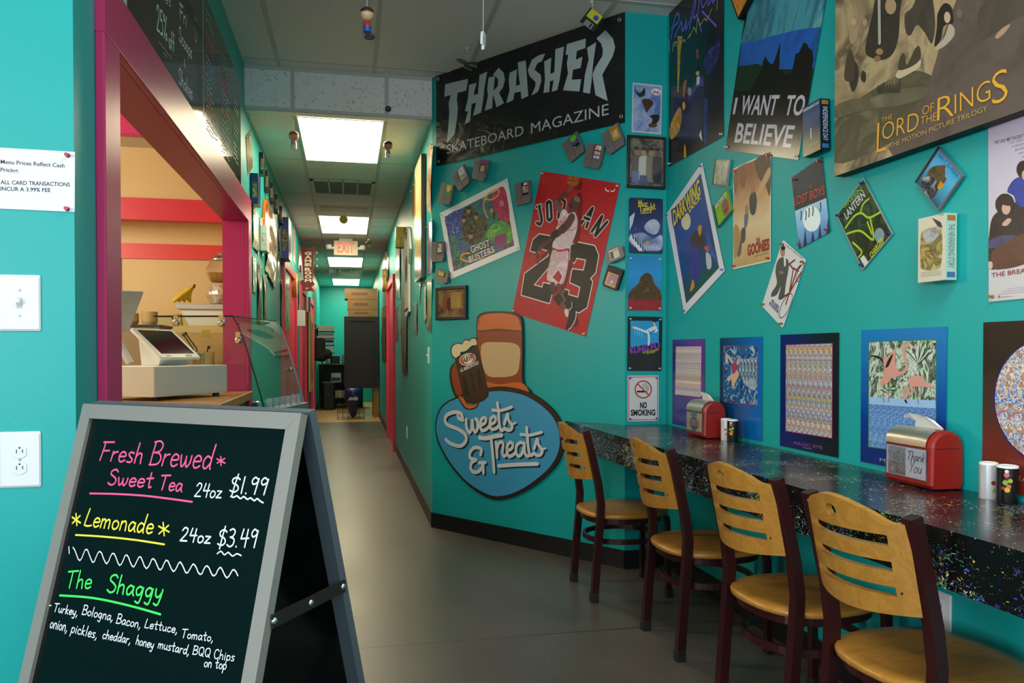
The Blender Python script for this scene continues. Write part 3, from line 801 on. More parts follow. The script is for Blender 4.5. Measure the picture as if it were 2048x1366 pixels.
{'n':'shop_sign','l':'cut-out shop sign with a pale blue shield,white script and a brown mug','c':'sign','P':'A','u':0.591,'v':0.8574,'w':1.0906,'h':1.1914,'r':1.24,'b':'none','th':0.012,'off':0.004,'rough':0.4,'back':[[-149,515,-131,562,-68,580,40,579,144,568,212,541,235,492,237,309,237,136,296,76,241,-11,-66,-18,-261,-23,-364,57,-403,178,-371,255,-253,297,-158,322],[-547,-171,-537,-106,-501,-41,-441,4,-341,41,-196,82,-64,103,48,112,157,105,262,85,364,44,449,-11,506,-71,537,-141,538,-232,501,-316,441,-382,353,-451,249,-513,142,-561,33,-591,-57,-594,-156,-568,-273,-512,-393,-424,-474,-337,-528,-258]],'art':[('p','#20140e',[-149,515,-131,562,-68,580,40,579,144,568,212,541,235,492,237,309,237,136,296,76,241,-11,-66,-18,-261,-23,-364,57,-403,178,-371,255,-253,297,-158,322],1),('p','#8a3a10',[-142,504,-125,549,-65,566,38,566,138,555,203,530,224,483,227,308,227,142,283,85,230,2,-64,-5,-249,-9,-347,67,-384,183,-354,256,-242,296,-151,320],1),('p','#c8641e',[-127,508,-112,549,-61,565,40,566,137,554,197,532,215,490,217,452,38,470,-128,466],1),('p','#20140e',[-128,464,38,467,217,450,217,444,38,461,-128,457]),('p','#c8641e',[-107,135,37,125,217,136,276,73,174,8,-66,3],1),('p','#c8a878',[-109,369,43,386,202,361,209,258,177,187,52,169,-76,193],1),('p','#2c1a12',[-547,-171,-537,-106,-501,-41,-441,4,-341,41,-196,82,-64,103,48,112,157,105,262,85,364,44,449,-11,506,-71,537,-141,538,-232,501,-316,441,-382,353,-451,249,-513,142,-561,33,-591,-57,-594,-156,-568,-273,-512,-393,-424,-474,-337,-528,-258],1),('p','#3c96c0',[-537,-171,-524,-106,-489,-46,-425,-1,-325,32,-181,66,-57,77,47,83,156,75,261,53,363,8,442,-47,486,-102,508,-173,503,-244,469,-313,408,-379,319,-444,214,-506,106,-551,3,-572,-79,-566,-179,-537,-273,-494,-384,-412,-462,-330,-515,-252],1),('p','#20140e',[-332,52,-271,34,-245,4,-177,-5,-132,12,-162,-29,-223,-41,-276,-26],1),('p','#c8641e',[-321,49,-271,28,-245,-1,-177,-9,-147,4,-170,-21,-223,-33,-268,-18],1),('p','#20140e',[-348,285,-144,374,-50,77,-52,50,-95,19,-184,-3,-256,7,-273,36]),('p','#3c2010',[-339,279,-150,368,-61,77,-63,56,-98,28,-184,6,-248,14,-262,39]),('p','#1a0c06',[-283,178,-256,183,-225,53,-252,42]),('p','#1a0c06',[-214,199,-198,205,-167,97,-182,92]),('p','#1a0c06',[-157,215,-127,220,-107,114,-133,108]),('s','#1a0c06',3.9,[-240,53,-182,86,-108,98,-71,87]),('p','#20140e',[-385,327,-380,370,-340,389,-294,391,-280,388,-262,410,-224,413,-211,404,-191,421,-152,419,-140,391,-145,368,-191,365,-226,343,-260,329,-285,326,-292,306,-315,297,-335,289,-364,296],1),('p','#d8c8a0',[-376,327,-371,365,-336,384,-298,385,-278,382,-259,403,-228,406,-212,398,-190,414,-159,412,-148,392,-152,374,-191,371,-229,348,-262,335,-293,333,-299,313,-319,305,-336,296,-356,302],1),('p','#e8e0d8',[-160,300,-159,288,-165,276,-177,264,-195,255,-217,248,-240,245,-262,246,-282,250,-297,258,-306,269,-307,281,-301,293,-288,305,-270,314,-248,321,-225,324,-202,323,-183,318,-168,310]),('p','#b84a18',[-166,298,-165,288,-170,277,-182,267,-199,258,-218,252,-240,249,-261,250,-279,254,-292,261,-300,270,-301,281,-295,292,-283,302,-266,311,-246,316,-225,319,-204,319,-187,315,-173,308]),('p','#e8e0d8',[-184,294,-183,285,-186,276,-193,268,-204,261,-217,257,-232,255,-246,256,-259,260,-269,267,-275,275,-276,284,-273,294,-266,302,-255,308,-241,313,-227,314,-213,313,-200,309,-190,302]),('t','#3c2010','A&W',-275.8,258.4,-181.7,284.1,38.1,0.25,0.03),('t','#e0dcd8','ALL AMERICAN FOOD',-297.9,200.8,-132.4,252.3,21.8,0.1,0.02),('s','#16222c',19.4,[-266,-118,-302,-110,-315,-94]),('s','#16222c',20.5,[-269,-104,-285,-78,-329,-69,-378,-77,-422,-98,-434,-133,-401,-158,-332,-175,-267,-196,-240,-226,-249,-259,-286,-285,-334,-288,-391,-274,-428,-253]),('s','#16222c',19.3,[-238,-113,-235,-164,-212,-196,-189,-167,-183,-122]),('s','#16222c',19.1,[-182,-116,-176,-167,-157,-191,-134,-159,-136,-120,-151,-107]),('s','#16222c',17.8,[-110,-147,-71,-129,-63,-104,-82,-96,-105,-114,-113,-147,-99,-177,-64,-170,-34,-150]),('s','#16222c',17.5,[-26,-138,12,-120,20,-95,1,-87,-21,-104,-30,-138,-15,-167,22,-161,52,-138]),('s','#16222c',18.2,[37,-2,47,-54,49,-119,64,-167,96,-158]),('s','#16222c',15.3,[-5,-47,58,-49,116,-36,156,-24]),('s','#16222c',17.0,[92,-131,121,-68,129,-105,157,-136,146,-161,117,-166,101,-156]),('s','#16222c',10.9,[146,-134,186,-118]),('s','#16222c',18.8,[-114,-331,-107,-302,-132,-288,-175,-294,-207,-326,-204,-359,-153,-367]),('s','#16222c',19.0,[-153,-367,-194,-389,-203,-427,-174,-447,-132,-438,-100,-408,-92,-385]),('s','#16222c',17.9,[-130,-385,-73,-378]),('s','#16222c',17.7,[-94,-385,-92,-446]),('s','#16222c',22.0,[-119,-224,-66,-226,10,-209,68,-201]),('s','#16222c',18.5,[-22,-220,-11,-297,1,-432]),('s','#16222c',17.3,[22,-248,26,-294,28,-340]),('s','#16222c',16.3,[30,-283,46,-250,74,-242,81,-264,72,-308,88,-329,109,-311]),('s','#16222c',17.0,[111,-294,150,-276,158,-249,137,-240,115,-263,110,-300,128,-326,160,-315,186,-295]),('s','#16222c',16.5,[246,-241,220,-236,190,-257,186,-295,203,-320,231,-303,250,-259]),('s','#16222c',16.5,[252,-238,256,-296,276,-315,294,-304]),('s','#16222c',17.4,[273,-144,278,-205,284,-268,298,-308,328,-294]),('s','#16222c',14.6,[227,-187,289,-188,344,-178,388,-167]),('s','#16222c',16.2,[328,-268,354,-209,363,-242,391,-272,378,-298,351,-305,336,-298]),('s','#16222c',10.4,[379,-270,415,-261]),('s','#16222c',19.3,[41,-391,195,-372,352,-356]),('s','#d0d4d6',24.3,[-280,-108,-316,-99,-329,-83]),('s','#d0d4d6',25.7,[-284,-93,-299,-67,-344,-58,-393,-66,-437,-86,-448,-122,-416,-147,-346,-164,-282,-186,-254,-215,-263,-249,-300,-275,-348,-277,-406,-263,-443,-242]),('s','#d0d4d6',24.2,[-252,-102,-249,-153,-226,-186,-203,-157,-196,-111]),('s','#d0d4d6',23.9,[-196,-106,-190,-156,-171,-180,-148,-149,-150,-110,-165,-96]),('s','#d0d4d6',22.3,[-123,-137,-84,-118,-76,-93,-95,-86,-119,-103,-127,-137,-112,-167,-78,-160,-47,-139]),('s','#d0d4d6',21.9,[-39,-128,-1,-110,7,-85,-12,-76,-35,-94,-43,-128,-29,-156,9,-150,39,-127]),('s','#d0d4d6',22.9,[24,8,34,-43,36,-108,51,-157,83,-147]),('s','#d0d4d6',19.2,[-18,-36,45,-38,103,-25,143,-13]),('s','#d0d4d6',21.4,[80,-120,108,-57,116,-95,144,-126,133,-151,104,-156,88,-146]),('s','#d0d4d6',13.7,[134,-124,173,-108]),('s','#d0d4d6',23.6,[-127,-320,-120,-292,-146,-278,-189,-284,-221,-315,-218,-349,-167,-357]),('s','#d0d4d6',23.8,[-167,-357,-208,-379,-217,-416,-188,-437,-145,-428,-114,-397,-106,-375]),('s','#d0d4d6',22.4,[-144,-375,-86,-368]),('s','#d0d4d6',22.2,[-107,-375,-105,-436]),('s','#d0d4d6',27.5,[-133,-213,-79,-216,-3,-199,55,-190]),('s','#d0d4d6',23.2,[-35,-210,-24,-286,-12,-422]),('s','#d0d4d6',21.7,[8,-238,13,-284,15,-330]),('s','#d0d4d6',20.4,[17,-273,33,-239,61,-232,68,-254,60,-298,75,-319,96,-301]),('s','#d0d4d6',21.3,[98,-284,138,-266,146,-239,124,-230,102,-253,98,-290,115,-316,148,-306,173,-285]),('s','#d0d4d6',20.7,[234,-231,208,-226,178,-248,173,-285,190,-310,219,-293,237,-249]),('s','#d0d4d6',20.7,[240,-228,243,-286,264,-305,281,-294]),('s','#d0d4d6',21.8,[261,-134,266,-195,272,-258,286,-298,316,-284]),('s','#d0d4d6',18.3,[214,-177,277,-179,332,-168,376,-157]),('s','#d0d4d6',20.3,[316,-258,342,-199,351,-232,379,-262,367,-289,339,-296,324,-289]),('s','#d0d4d6',13.0,[367,-260,403,-251]),('s','#d0d4d6',24.1,[28,-381,182,-362,340,-346])]},
{'n':'photo_frame','l':'small black-framed dim group photo hanging low beside the hallway corner','c':'picture frame','P':'A','u':0.1963,'v':1.5047,'w':0.2887,'h':0.2191,'r':-0.04,'b':'B:#3a2a24,#6a4a3a,#8a7448,#241a18;12;1','th':0.014,'fr':0.022,'rough':0.15,'art':[('p','B:#8a7440,#a08a4c,#6a5a34;14;1',[0.0,-43.8,115.5,-43.8,115.5,83.3,0.0,83.3]),('p','#7a4a34',[-34.6,0.0,-36.1,19.6,-40.2,37.3,-46.5,51.4,-54.6,60.4,-63.5,63.5,-72.4,60.4,-80.5,51.4,-86.9,37.3,-91.0,19.6,-92.4,0.0,-91.0,-19.6,-86.9,-37.3,-80.5,-51.4,-72.4,-60.4,-63.5,-63.5,-54.6,-60.4,-46.5,-51.4,-40.2,-37.3,-36.1,-19.6]),('p','#54322a',[-2.9,-11.0,-3.9,6.9,-6.7,23.0,-11.2,35.8,-16.8,44.0,-23.1,46.8,-29.3,44.0,-35.0,35.8,-39.4,23.0,-42.3,6.9,-43.3,-11.0,-42.3,-28.8,-39.4,-44.9,-35.0,-57.7,-29.3,-65.9,-23.1,-68.7,-16.8,-65.9,-11.2,-57.7,-6.7,-44.9,-3.9,-28.8]),('p','#a08050',[60.6,-11.0,59.9,1.5,57.9,12.8,54.7,21.7,50.6,27.5,46.2,29.5,41.7,27.5,37.7,21.7,34.5,12.8,32.5,1.5,31.8,-11.0,32.5,-23.4,34.5,-34.7,37.7,-43.7,41.7,-49.4,46.2,-51.4,50.6,-49.4,54.7,-43.7,57.9,-34.7,59.9,-23.4]),('p','#b0904c',[95.3,-4.4,94.6,9.0,92.5,21.1,89.3,30.6,85.3,36.8,80.8,38.9,76.4,36.8,72.3,30.6,69.2,21.1,67.1,9.0,66.4,-4.4,67.1,-17.8,69.2,-29.8,72.3,-39.4,76.4,-45.6,80.8,-47.7,85.3,-45.6,89.3,-39.4,92.5,-29.8,94.6,-17.8])]},
{'n':'poster','l':'white-edged poster of cloudy blue sky with dark figures,topmost on the end wall','c':'poster','P':'N','u':1.5941,'v':2.5069,'w':0.1702,'h':0.2666,'r':-1.34,'b':'#c8ccd4','rough':0.3,'art':[('p','B:#3a5aa8,#6a86c0,#a8b4d0,#2c4890;7;.8',[-78.3,-125.3,78.3,-125.3,78.3,125.3,-78.3,125.3]),('p','#26302c',[-71.5,96.0,-42.6,80.0,-17.0,112.0,-13.6,74.6,-42.6,58.6,-61.3,74.6],1),('p','#4a3226',[-30.6,42.7,8.5,53.3,37.4,32.0,13.6,0.0,-3.4,-21.3,-17.0,10.7],1),('p','#1e1c20',[17.0,-37.3,64.7,-26.7,71.5,-53.3,51.1,-80.0,17.0,-96.0,34.0,-58.6],1),('p','#4a3a30',[13.6,-80.0,59.6,-80.0,51.1,-96.0,17.0,-98.6],1),('p','#e4e4e8',[80.0,96.0,78.6,101.7,74.5,107.0,68.1,111.1,60.0,113.8,51.1,114.7,42.1,113.8,34.1,111.1,27.7,107.0,23.5,101.7,22.1,96.0,23.5,90.2,27.7,85.0,34.1,80.8,42.1,78.2,51.1,77.2,60.0,78.2,68.1,80.8,74.5,85.0,78.6,90.2]),('t','#c03028','JNL',28.9,86.6,73.2,86.6,14.7,0.1,0.03)]},
{'n':'photo_frame','l':'black-framed photo of four people standing together,on the short end wall','c':'picture frame','P':'N','u':1.5873,'v':2.2131,'w':0.2198,'h':0.2835,'r':-0.45,'b':'B:#4a4640,#7a7468,#2a2824,#8a8474;10;1','th':0.014,'fr':0.014,'rough':0.15,'art':[('p','#50483f',[-94.5,-107.7,-98.9,0.0,-87.9,34.0,-44.0,34.0,-35.2,0.0,-39.6,-107.7],1),('p','#8a6a54',[-50.6,56.7,-51.3,62.8,-53.5,68.3,-56.9,72.7,-61.2,75.5,-65.9,76.5,-70.7,75.5,-75.0,72.7,-78.4,68.3,-80.6,62.8,-81.3,56.7,-80.6,50.6,-78.4,45.1,-75.0,40.7,-70.7,37.9,-65.9,36.9,-61.2,37.9,-56.9,40.7,-53.5,45.1,-51.3,50.6]),('p','#2c2018',[-50.6,80.8,-51.3,83.9,-53.5,86.6,-56.9,88.8,-61.2,90.2,-65.9,90.7,-70.7,90.2,-75.0,88.8,-78.4,86.6,-80.6,83.9,-81.3,80.8,-80.6,77.7,-78.4,75.0,-75.0,72.8,-70.7,71.4,-65.9,70.9,-61.2,71.4,-56.9,72.8,-53.5,75.0,-51.3,77.7]),('p','#b8b4b0',[-46.2,-107.7,-50.6,0.0,-39.6,34.0,4.4,34.0,13.2,0.0,8.8,-107.7],1),('p','#a88064',[-2.2,56.7,-3.0,62.8,-5.1,68.3,-8.5,72.7,-12.8,75.5,-17.6,76.5,-22.3,75.5,-26.6,72.7,-30.0,68.3,-32.2,62.8,-33.0,56.7,-32.2,50.6,-30.0,45.1,-26.6,40.7,-22.3,37.9,-17.6,36.9,-12.8,37.9,-8.5,40.7,-5.1,45.1,-3.0,50.6]),('p','#2c2018',[-2.2,80.8,-3.0,83.9,-5.1,86.6,-8.5,88.8,-12.8,90.2,-17.6,90.7,-22.3,90.2,-26.6,88.8,-30.0,86.6,-32.2,83.9,-33.0,80.8,-32.2,77.7,-30.0,75.0,-26.6,72.8,-22.3,71.4,-17.6,70.9,-12.8,71.4,-8.5,72.8,-5.1,75.0,-3.0,77.7]),('p','#7a7058',[2.2,-107.7,-2.2,0.0,8.8,34.0,52.7,34.0,61.5,0.0,57.1,-107.7],1),('p','#a07c60',[46.2,56.7,45.4,62.8,43.2,68.3,39.8,72.7,35.5,75.5,30.8,76.5,26.0,75.5,21.7,72.7,18.3,68.3,16.1,62.8,15.4,56.7,16.1,50.6,18.3,45.1,21.7,40.7,26.0,37.9,30.8,36.9,35.5,37.9,39.8,40.7,43.2,45.1,45.4,50.6]),('p','#2c2018',[46.2,80.8,45.4,83.9,43.2,86.6,39.8,88.8,35.5,90.2,30.8,90.7,26.0,90.2,21.7,88.8,18.3,86.6,16.1,83.9,15.4,80.8,16.1,77.7,18.3,75.0,21.7,72.8,26.0,71.4,30.8,70.9,35.5,71.4,39.8,72.8,43.2,75.0,45.4,77.7]),('p','#2a2a30',[44.0,-107.7,39.6,0.0,50.6,34.0,94.5,34.0,103.3,0.0,98.9,-107.7],1),('p','#6a4a3c',[87.9,56.7,87.2,62.8,85.0,68.3,81.6,72.7,77.3,75.5,72.5,76.5,67.8,75.5,63.5,72.7,60.1,68.3,57.9,62.8,57.1,56.7,57.9,50.6,60.1,45.1,63.5,40.7,67.8,37.9,72.5,36.9,77.3,37.9,81.6,40.7,85.0,45.1,87.2,50.6]),('p','#2c2018',[87.9,80.8,87.2,83.9,85.0,86.6,81.6,88.8,77.3,90.2,72.5,90.7,67.8,90.2,63.5,88.8,60.1,86.6,57.9,83.9,57.1,80.8,57.9,77.7,60.1,75.0,63.5,72.8,67.8,71.4,72.5,70.9,77.3,71.4,81.6,72.8,85.0,75.0,87.2,77.7]),('p','#3c4a78',[-44.0,-127.6,4.4,-127.6,4.4,-79.4,-44.0,-79.4]),('p','#5a6a98',[-92.3,-127.6,-48.4,-127.6,-48.4,-56.7,-92.3,-56.7])]},
{'n':'tin_sign','l':'night-blue tin sign with yellow handwriting on the short end wall','c':'sign','P':'N','u':1.5893,'v':1.8701,'w':0.1959,'h':0.3021,'r':0.15,'b':'G:#283860,#2c4a8a,#1c2c5c,#101c40;.3','rad':0.012,'rough':0.25,'th':0.0015,'art':[('p','B:#d8dce8,#8a98b8,#3a4a6a;12;1',[-94.1,-60.4,-19.6,-36.3,39.2,-66.5,92.1,-48.3,92.1,-120.8,39.2,-135.9,-39.2,-126.9,-94.1,-90.6],1),('p','#c8ccd8',[-94.1,45.3,-62.7,72.5,-74.5,15.1,-94.1,-30.2]),('p','#e0e0e4',[-88.2,-45.3,-9.8,-135.9,-39.2,-139.0,-94.1,-75.5]),('p','B:#c8ccdc,#8a94b0;18;.5',[-9.8,-6.0,19.6,30.2,58.8,36.3,82.3,0.0,58.8,-42.3,15.7,-36.3],1),('p','#a03030',[-50.9,-15.1,-51.3,-12.7,-52.4,-10.5,-54.2,-8.8,-56.4,-7.7,-58.8,-7.3,-61.2,-7.7,-63.4,-8.8,-65.1,-10.5,-66.2,-12.7,-66.6,-15.1,-66.2,-17.5,-65.1,-19.7,-63.4,-21.4,-61.2,-22.6,-58.8,-22.9,-56.4,-22.6,-54.2,-21.4,-52.4,-19.7,-51.3,-17.5]),('p','#c8a030',[19.6,-90.6,19.1,-87.6,17.7,-84.9,15.6,-82.7,12.8,-81.3,9.8,-80.8,6.8,-81.3,4.0,-82.7,1.9,-84.9,0.5,-87.6,0.0,-90.6,0.5,-93.7,1.9,-96.4,4.0,-98.6,6.8,-99.9,9.8,-100.4,12.8,-99.9,15.6,-98.6,17.7,-96.4,19.1,-93.7]),('p','#202634',[-78.4,-54.4,-72.5,-51.4,-68.6,-72.5,-74.5,-75.5]),('p','#202634',[-64.7,-69.5,-58.8,-66.5,-54.9,-87.6,-60.7,-90.6]),('p','#202634',[-50.9,-84.6,-45.1,-81.6,-41.1,-102.7,-47.0,-105.7]),('p','#202634',[-37.2,-99.7,-31.4,-96.7,-27.4,-117.8,-33.3,-120.8]),('p','#202634',[-23.5,-114.8,-17.6,-111.8,-13.7,-132.9,-19.6,-135.9]),('p','#202634',[-9.8,-129.9,-3.9,-126.9,0.0,-148.0,-5.9,-151.1]),('h','#e8c838','Mac',-44.3,102.2,8.9,106.2,37.2,4.4),('h','#e8c838','Tonight',-35.2,70.4,56.2,93.5,35.7,4.4),('s','#e8c838',4.4,[-25.3,67.1,16.5,72.1])]},
{'n':'poster','l':'blue poster with a brown mound over a red strip,on the short end wall','c':'poster','P':'N','u':1.5855,'v':1.5564,'w':0.196,'h':0.2974,'r':-0.24,'b':'G:#1f6aa8,#2a86c4,#2f9ad4,#2a86c4;.3','pins':'#c8d4e0','art':[('p','B:#6a4a22,#4a3216,#8a6430;22;1',[-94.1,-89.2,-78.4,-35.7,-43.1,-5.9,-23.5,35.7,9.8,59.5,39.2,41.6,54.9,0.0,82.3,-29.7,94.1,-89.2],1),('p','B:#8a1c24,#a82a30,#701420;14;1',[-97.0,-147.2,97.0,-147.2,97.0,-89.2,-97.0,-89.2])]},
{'n':'tin_sign','l':'black tin sign with a blue square,a kicking fighter and purple title','c':'sign','P':'N','u':1.5845,'v':1.2277,'w':0.1996,'h':0.2965,'r':-0.66,'b':'#101214','rough':0.3,'th':0.0015,'rad':0.008,'pins':'#a8b0b8','art':[('p','#2c9ad0',[-84.6,125.0,80.8,125.5,80.5,8.3,-82.6,-19.6]),('s','#e0e4e4',11.3,[-69.6,88.7,-35.6,80.1,8.4,64.3]),('s','#d8b030',7.5,[-71.6,92.3,-68.6,85.0]),('s','#e0e4e4',20.8,[13.2,66.2,42.2,83.3,59.8,88.2]),('s','#e0e4e4',11.4,[21.2,55.3,23.6,23.2,22.0,-4.5]),('s','#e8c878',8.5,[51.6,115.7,56.7,102.0]),('s','#201810',8.5,[49.5,124.0,63.2,122.4]),('s','#1a1a1a',3.8,[20.9,71.9,34.8,55.6]),('s','#e0e4e4',8.5,[52.0,83.5,71.7,74.6,57.2,65.1]),('s','#bfe0f0',1.9,[-59.8,76.9,-56.5,49.5]),('s','#bfe0f0',1.9,[-46.2,74.4,-42.9,44.2]),('s','#bfe0f0',1.9,[-32.6,71.9,-29.2,38.9]),('s','#bfe0f0',1.9,[-19.0,69.4,-15.5,33.6]),('t','#8a3ab0','KUNG',-82.2,-54.4,24.4,-36.7,33.0,0.0,0.04),('t','#8a3ab0','FU',36.1,-32.8,88.9,-24.8,35.0,0,0.04),('t','#b8b030','ENTERTAINMENT',-12.4,-53.6,81.2,-36.0,9.2,0.2,0.03),('t','#b8b030','SYSTEM',13.0,-57.0,58.8,-47.3,7.4,0.2,0.03)]},
{'n':'no_smoking_sign','l':'white no smoking sign with a red ring,lowest on the short end wall','c':'sign','P':'N','u':1.5757,'v':0.9295,'w':0.1787,'h':0.2495,'r':0.12,'b':'#d4d6d8','rough':0.35,'th':0.0015,'rad':0.008,'pins':'#5a5ab0','art':[('s','#c83a28',3.8,[-83.1,116.7,82.4,117.2,82.6,-117.6,-83.0,-116.2,-83.1,116.7],1),('t','#1a1a1c','NO',-18.1,-53.1,21.8,-52.8,31.3,0,0.05),('t','#1a1a1c','SMOKING',-71.4,-92.6,70.8,-93.4,31.2,0,0.04),('p','#1a1a1c',[-36.6,42.8,15.9,42.2,15.9,32.1,-36.6,32.7]),('p','#1a1a1c',[19.8,42.2,23.7,42.1,23.7,32.0,19.8,32.0]),('s','#1a1a1c',2.8,[23.7,44.9,18.8,58.8,4.2,60.8,-0.7,72.8,9.1,81.9]),('s','#1a1a1c',2.8,[30.6,44.8,28.6,63.3,14.0,69.9,18.8,81.8]),('s','#c83a28',7.6,[47.2,48.3,46.0,38.0,42.5,28.3,36.9,19.7,29.5,12.5,20.6,7.1,10.8,3.8,0.3,2.8,-10.0,4.1,-19.9,7.6,-28.8,13.2,-36.1,20.6,-41.7,29.4,-45.1,39.1,-46.3,49.4,-45.1,59.6,-41.7,69.3,-36.2,77.9,-28.8,85.1,-19.9,90.5,-10.1,93.8,0.3,94.9,10.7,93.6,20.6,90.1,29.5,84.5,36.9,77.2,42.5,68.4,46.0,58.6,47.2,48.3]),('s','#c83a28',7.6,[-33.7,81.4,34.5,16.2])]},
{'n':'poster','l':'tall dark poster with jagged purple lettering and yellow smoke,hung in the corner','c':'poster','P':'R','u':0.34,'v':2.6806,'w':0.617,'h':0.98,'r':0.0,'b':'B:#0e0c10,#16141c,#1e1a24,#0a080c;5;1','rough':0.22,'pins':'#c8ccd0','art':[('p','B:#e0b010,#c08a18,#8a5a10;9;1',[-201,175,-140,151,-162,75,-172,-12,-187,-125,-199,-121]),('p','B:#e0a818,#a87414,#e8c030;14;1.5',[-294,-278,-230,-230,-168,-209,-145,-262,-167,-327,-245,-352,-293,-339],1),('p','B:#3a3480,#1c1838,#4a44a0;9;1',[103,-60,195,-28,264,-24,258,-98,196,-141,144,-147],1),('p','B:#2c50a8,#1a2c5c,#3a68d0;12;1',[105,-249,151,-282,139,-387,140,-472,117,-472,106,-347],1),('p','#a0581c',[-131,-104,-86,-94,-108,-163,-130,-169],1),('p','#8a3a1c',[21,20,46,16,49,-34,28,-26]),('p','B:#14121a,#2a2438,#080808;16;1',[-182,-382,-160,-309,-100,-230,-64,-177,22,-142,91,-159,118,-235,105,-317,79,-401,10,-432,-106,-421],1),('p','B:#5a48a0,#2a2450;18;1',[-64,-184,36,-135,97,-131,111,-190,50,-176,-49,-207],1),('p','#c8a070',[59,-109,58,-113,55,-116,51,-118,46,-118,40,-117,34,-114,28,-110,24,-105,21,-100,20,-95,21,-91,24,-88,28,-86,34,-86,40,-87,46,-90,51,-94,55,-99,58,-104]),('p','#14100e',[63,-87,62,-92,58,-95,52,-96,44,-96,35,-94,27,-90,19,-85,13,-79,9,-73,7,-68,9,-63,13,-60,19,-58,26,-59,35,-61,44,-65,52,-70,58,-76,62,-82]),('p','#d0c8d0',[29,-120,63,-125,61,-162,29,-163]),('p','#d0a828',[-101,-223,-102,-230,-105,-235,-109,-238,-114,-240,-119,-240,-125,-237,-130,-232,-134,-226,-136,-219,-137,-212,-137,-205,-134,-200,-130,-196,-125,-195,-120,-196,-114,-198,-109,-203,-105,-209,-102,-216]),('p','#8a8a98',[-29,-173,-30,-179,-33,-184,-38,-187,-45,-188,-52,-187,-59,-183,-66,-178,-71,-172,-74,-165,-75,-158,-74,-151,-71,-146,-66,-143,-59,-142,-52,-144,-45,-147,-38,-152,-33,-159,-30,-166]),('p','#c8d0d8',[58,-420,79,-395,96,-460]),('p','#d8a818',[-113,-432,-98,-429,-88,-502,-113,-503],1),('s','#6a58c8',12.9,[-281,192,-233,280,-187,287,-186,247,-273,243]),('s','#6a58c8',13.0,[-305,188,-296,125]),('s','#6a58c8',12.7,[-233,181,-148,232]),('s','#6a58c8',12.4,[-148,232,-133,174,-88,214]),('s','#6a58c8',12.1,[-88,214,-95,165,-37,205,-66,185]),('s','#6a58c8',11.9,[-51,154,-2,259,19,256,-9,193,33,188]),('s','#6a58c8',11.5,[47,195,74,282,95,199,161,231]),('s','#6a58c8',11.4,[88,184,238,50]),('s','#6a58c8',11.1,[161,231,154,186,206,205,200,178,268,195]),('s','#6a58c8',11.6,[33,195,82,89]),('s','#b8a850',6.4,[-256,117,-248,154,-209,145,-240,137]),('s','#b8a850',6.3,[-201,122,-163,134,-155,118,-117,123,-102,107]),('s','#b8a850',6.0,[-73,112,-37,123,-44,107]),('s','#b8a850',5.9,[-22,124,-1,140,20,113]),('s','#b8a850',5.8,[27,98,40,167,68,125,115,136,142,119,193,151]),('s','#b8a850',5.4,[244,124,250,180])]},
{'n':'vhs_tape','l':'upside-down black and orange video box jutting out high beside the dark purple-lettered poster','c':'video box','P':'R','u':0.8332,'v':2.762,'w':0.104,'h':0.19,'r':30.0,'b':'#121010','th':0.028,'off':0.004,'rough':0.3,'art':[('p','B:#c85a14,#e08a20,#3a1a0c;14;1',[-43.7,-87.4,43.7,-87.4,43.7,87.4,-43.7,87.4])]},
{'n':'poster','l':'dark poster reading I WANT TO BELIEVE under blue hills','c':'poster','P':'R','u':1.1031,'v':2.4668,'w':0.62,'h':0.92,'r':-17.57,'b':'#10120f','rough':0.2,'off':0.002,'pins':'#c0c4c8','art':[('p','B:#3a8a98,#4a9aa8,#2a6a84,#6aaab0;6;1;1;.4',[-286,176,320,115,318,22,143,24,-43,14,-175,2,-309,0,-291,86]),('p','B:#3a8a98,#4a9aa8,#2a6a84,#6aaab0;6;1;1;.4',[-286,175,320,114,318,250,-293,383]),('p','B:#1a4a9a,#2060b8,#1a5090;5;1',[-304,3,-175,2,-43,14,143,24,318,22,324,-122,60,-120,-154,-94,-299,-94]),('p','#16301c',[-298,-97,-134,-90,-77,-102,81,-126,155,-123,320,-122,318,-204,-302,-200]),('p','#0c100e',[-158,-216,-124,-155,-88,-116,-86,-81,-68,-65,-38,-88,-24,-91,-1,-99,11,-76,33,-17,58,-120,114,-141,158,-133,163,-64,185,-62,194,-49,208,-25,231,-31,255,-50,275,-56,296,-88,297,-128,315,-208]),('t','#c4bcc8','I',-290.1,-301.0,-267.4,-300.5,73.7,0.12,0.0),('t','#c4bcc8','WANT',-223.0,-298.6,87.7,-296.4,78.0,0.12,0.02),('t','#c4bcc8','TO',150.9,-294.2,286.4,-292.8,74.3,0.12,0.02),('t','#c4bcc8','BELIEVE',-234.6,-419.8,242.8,-415.3,81.9,0.1,0.02)]},
{'n':'vhs_tape','l':'dark blue video box with white spine lettering,left of the large brown canvas','c':'video box','P':'R','u':1.4127,'v':2.0125,'w':0.1092,'h':0.1879,'r':1.82,'b':'#0e1218','th':0.04,'off':0.006,'rough':0.25,'spine':('#c8d0d8','INDEPENDENCE DAY','#101c30'),'art':[('p','G:#8a7a50,#6a6448,#2a3a58,#3a507a,#28406a;.19',[-53.5,-92.1,53.5,-92.1,53.5,92.1,-53.5,92.1]),('p','#c8d4dc',[-5.5,-37.6,-1.1,-37.6,-1.1,3.8,-5.5,3.8]),('t','#d0d4d8','INDEPENDENCE DAY',-50.2,77.0,50.2,77.0,9.4,0,0.02),('t','#b0a078','JULY 4',-16.4,-62.0,38.2,-62.0,5.6,0.0,0.0)]},
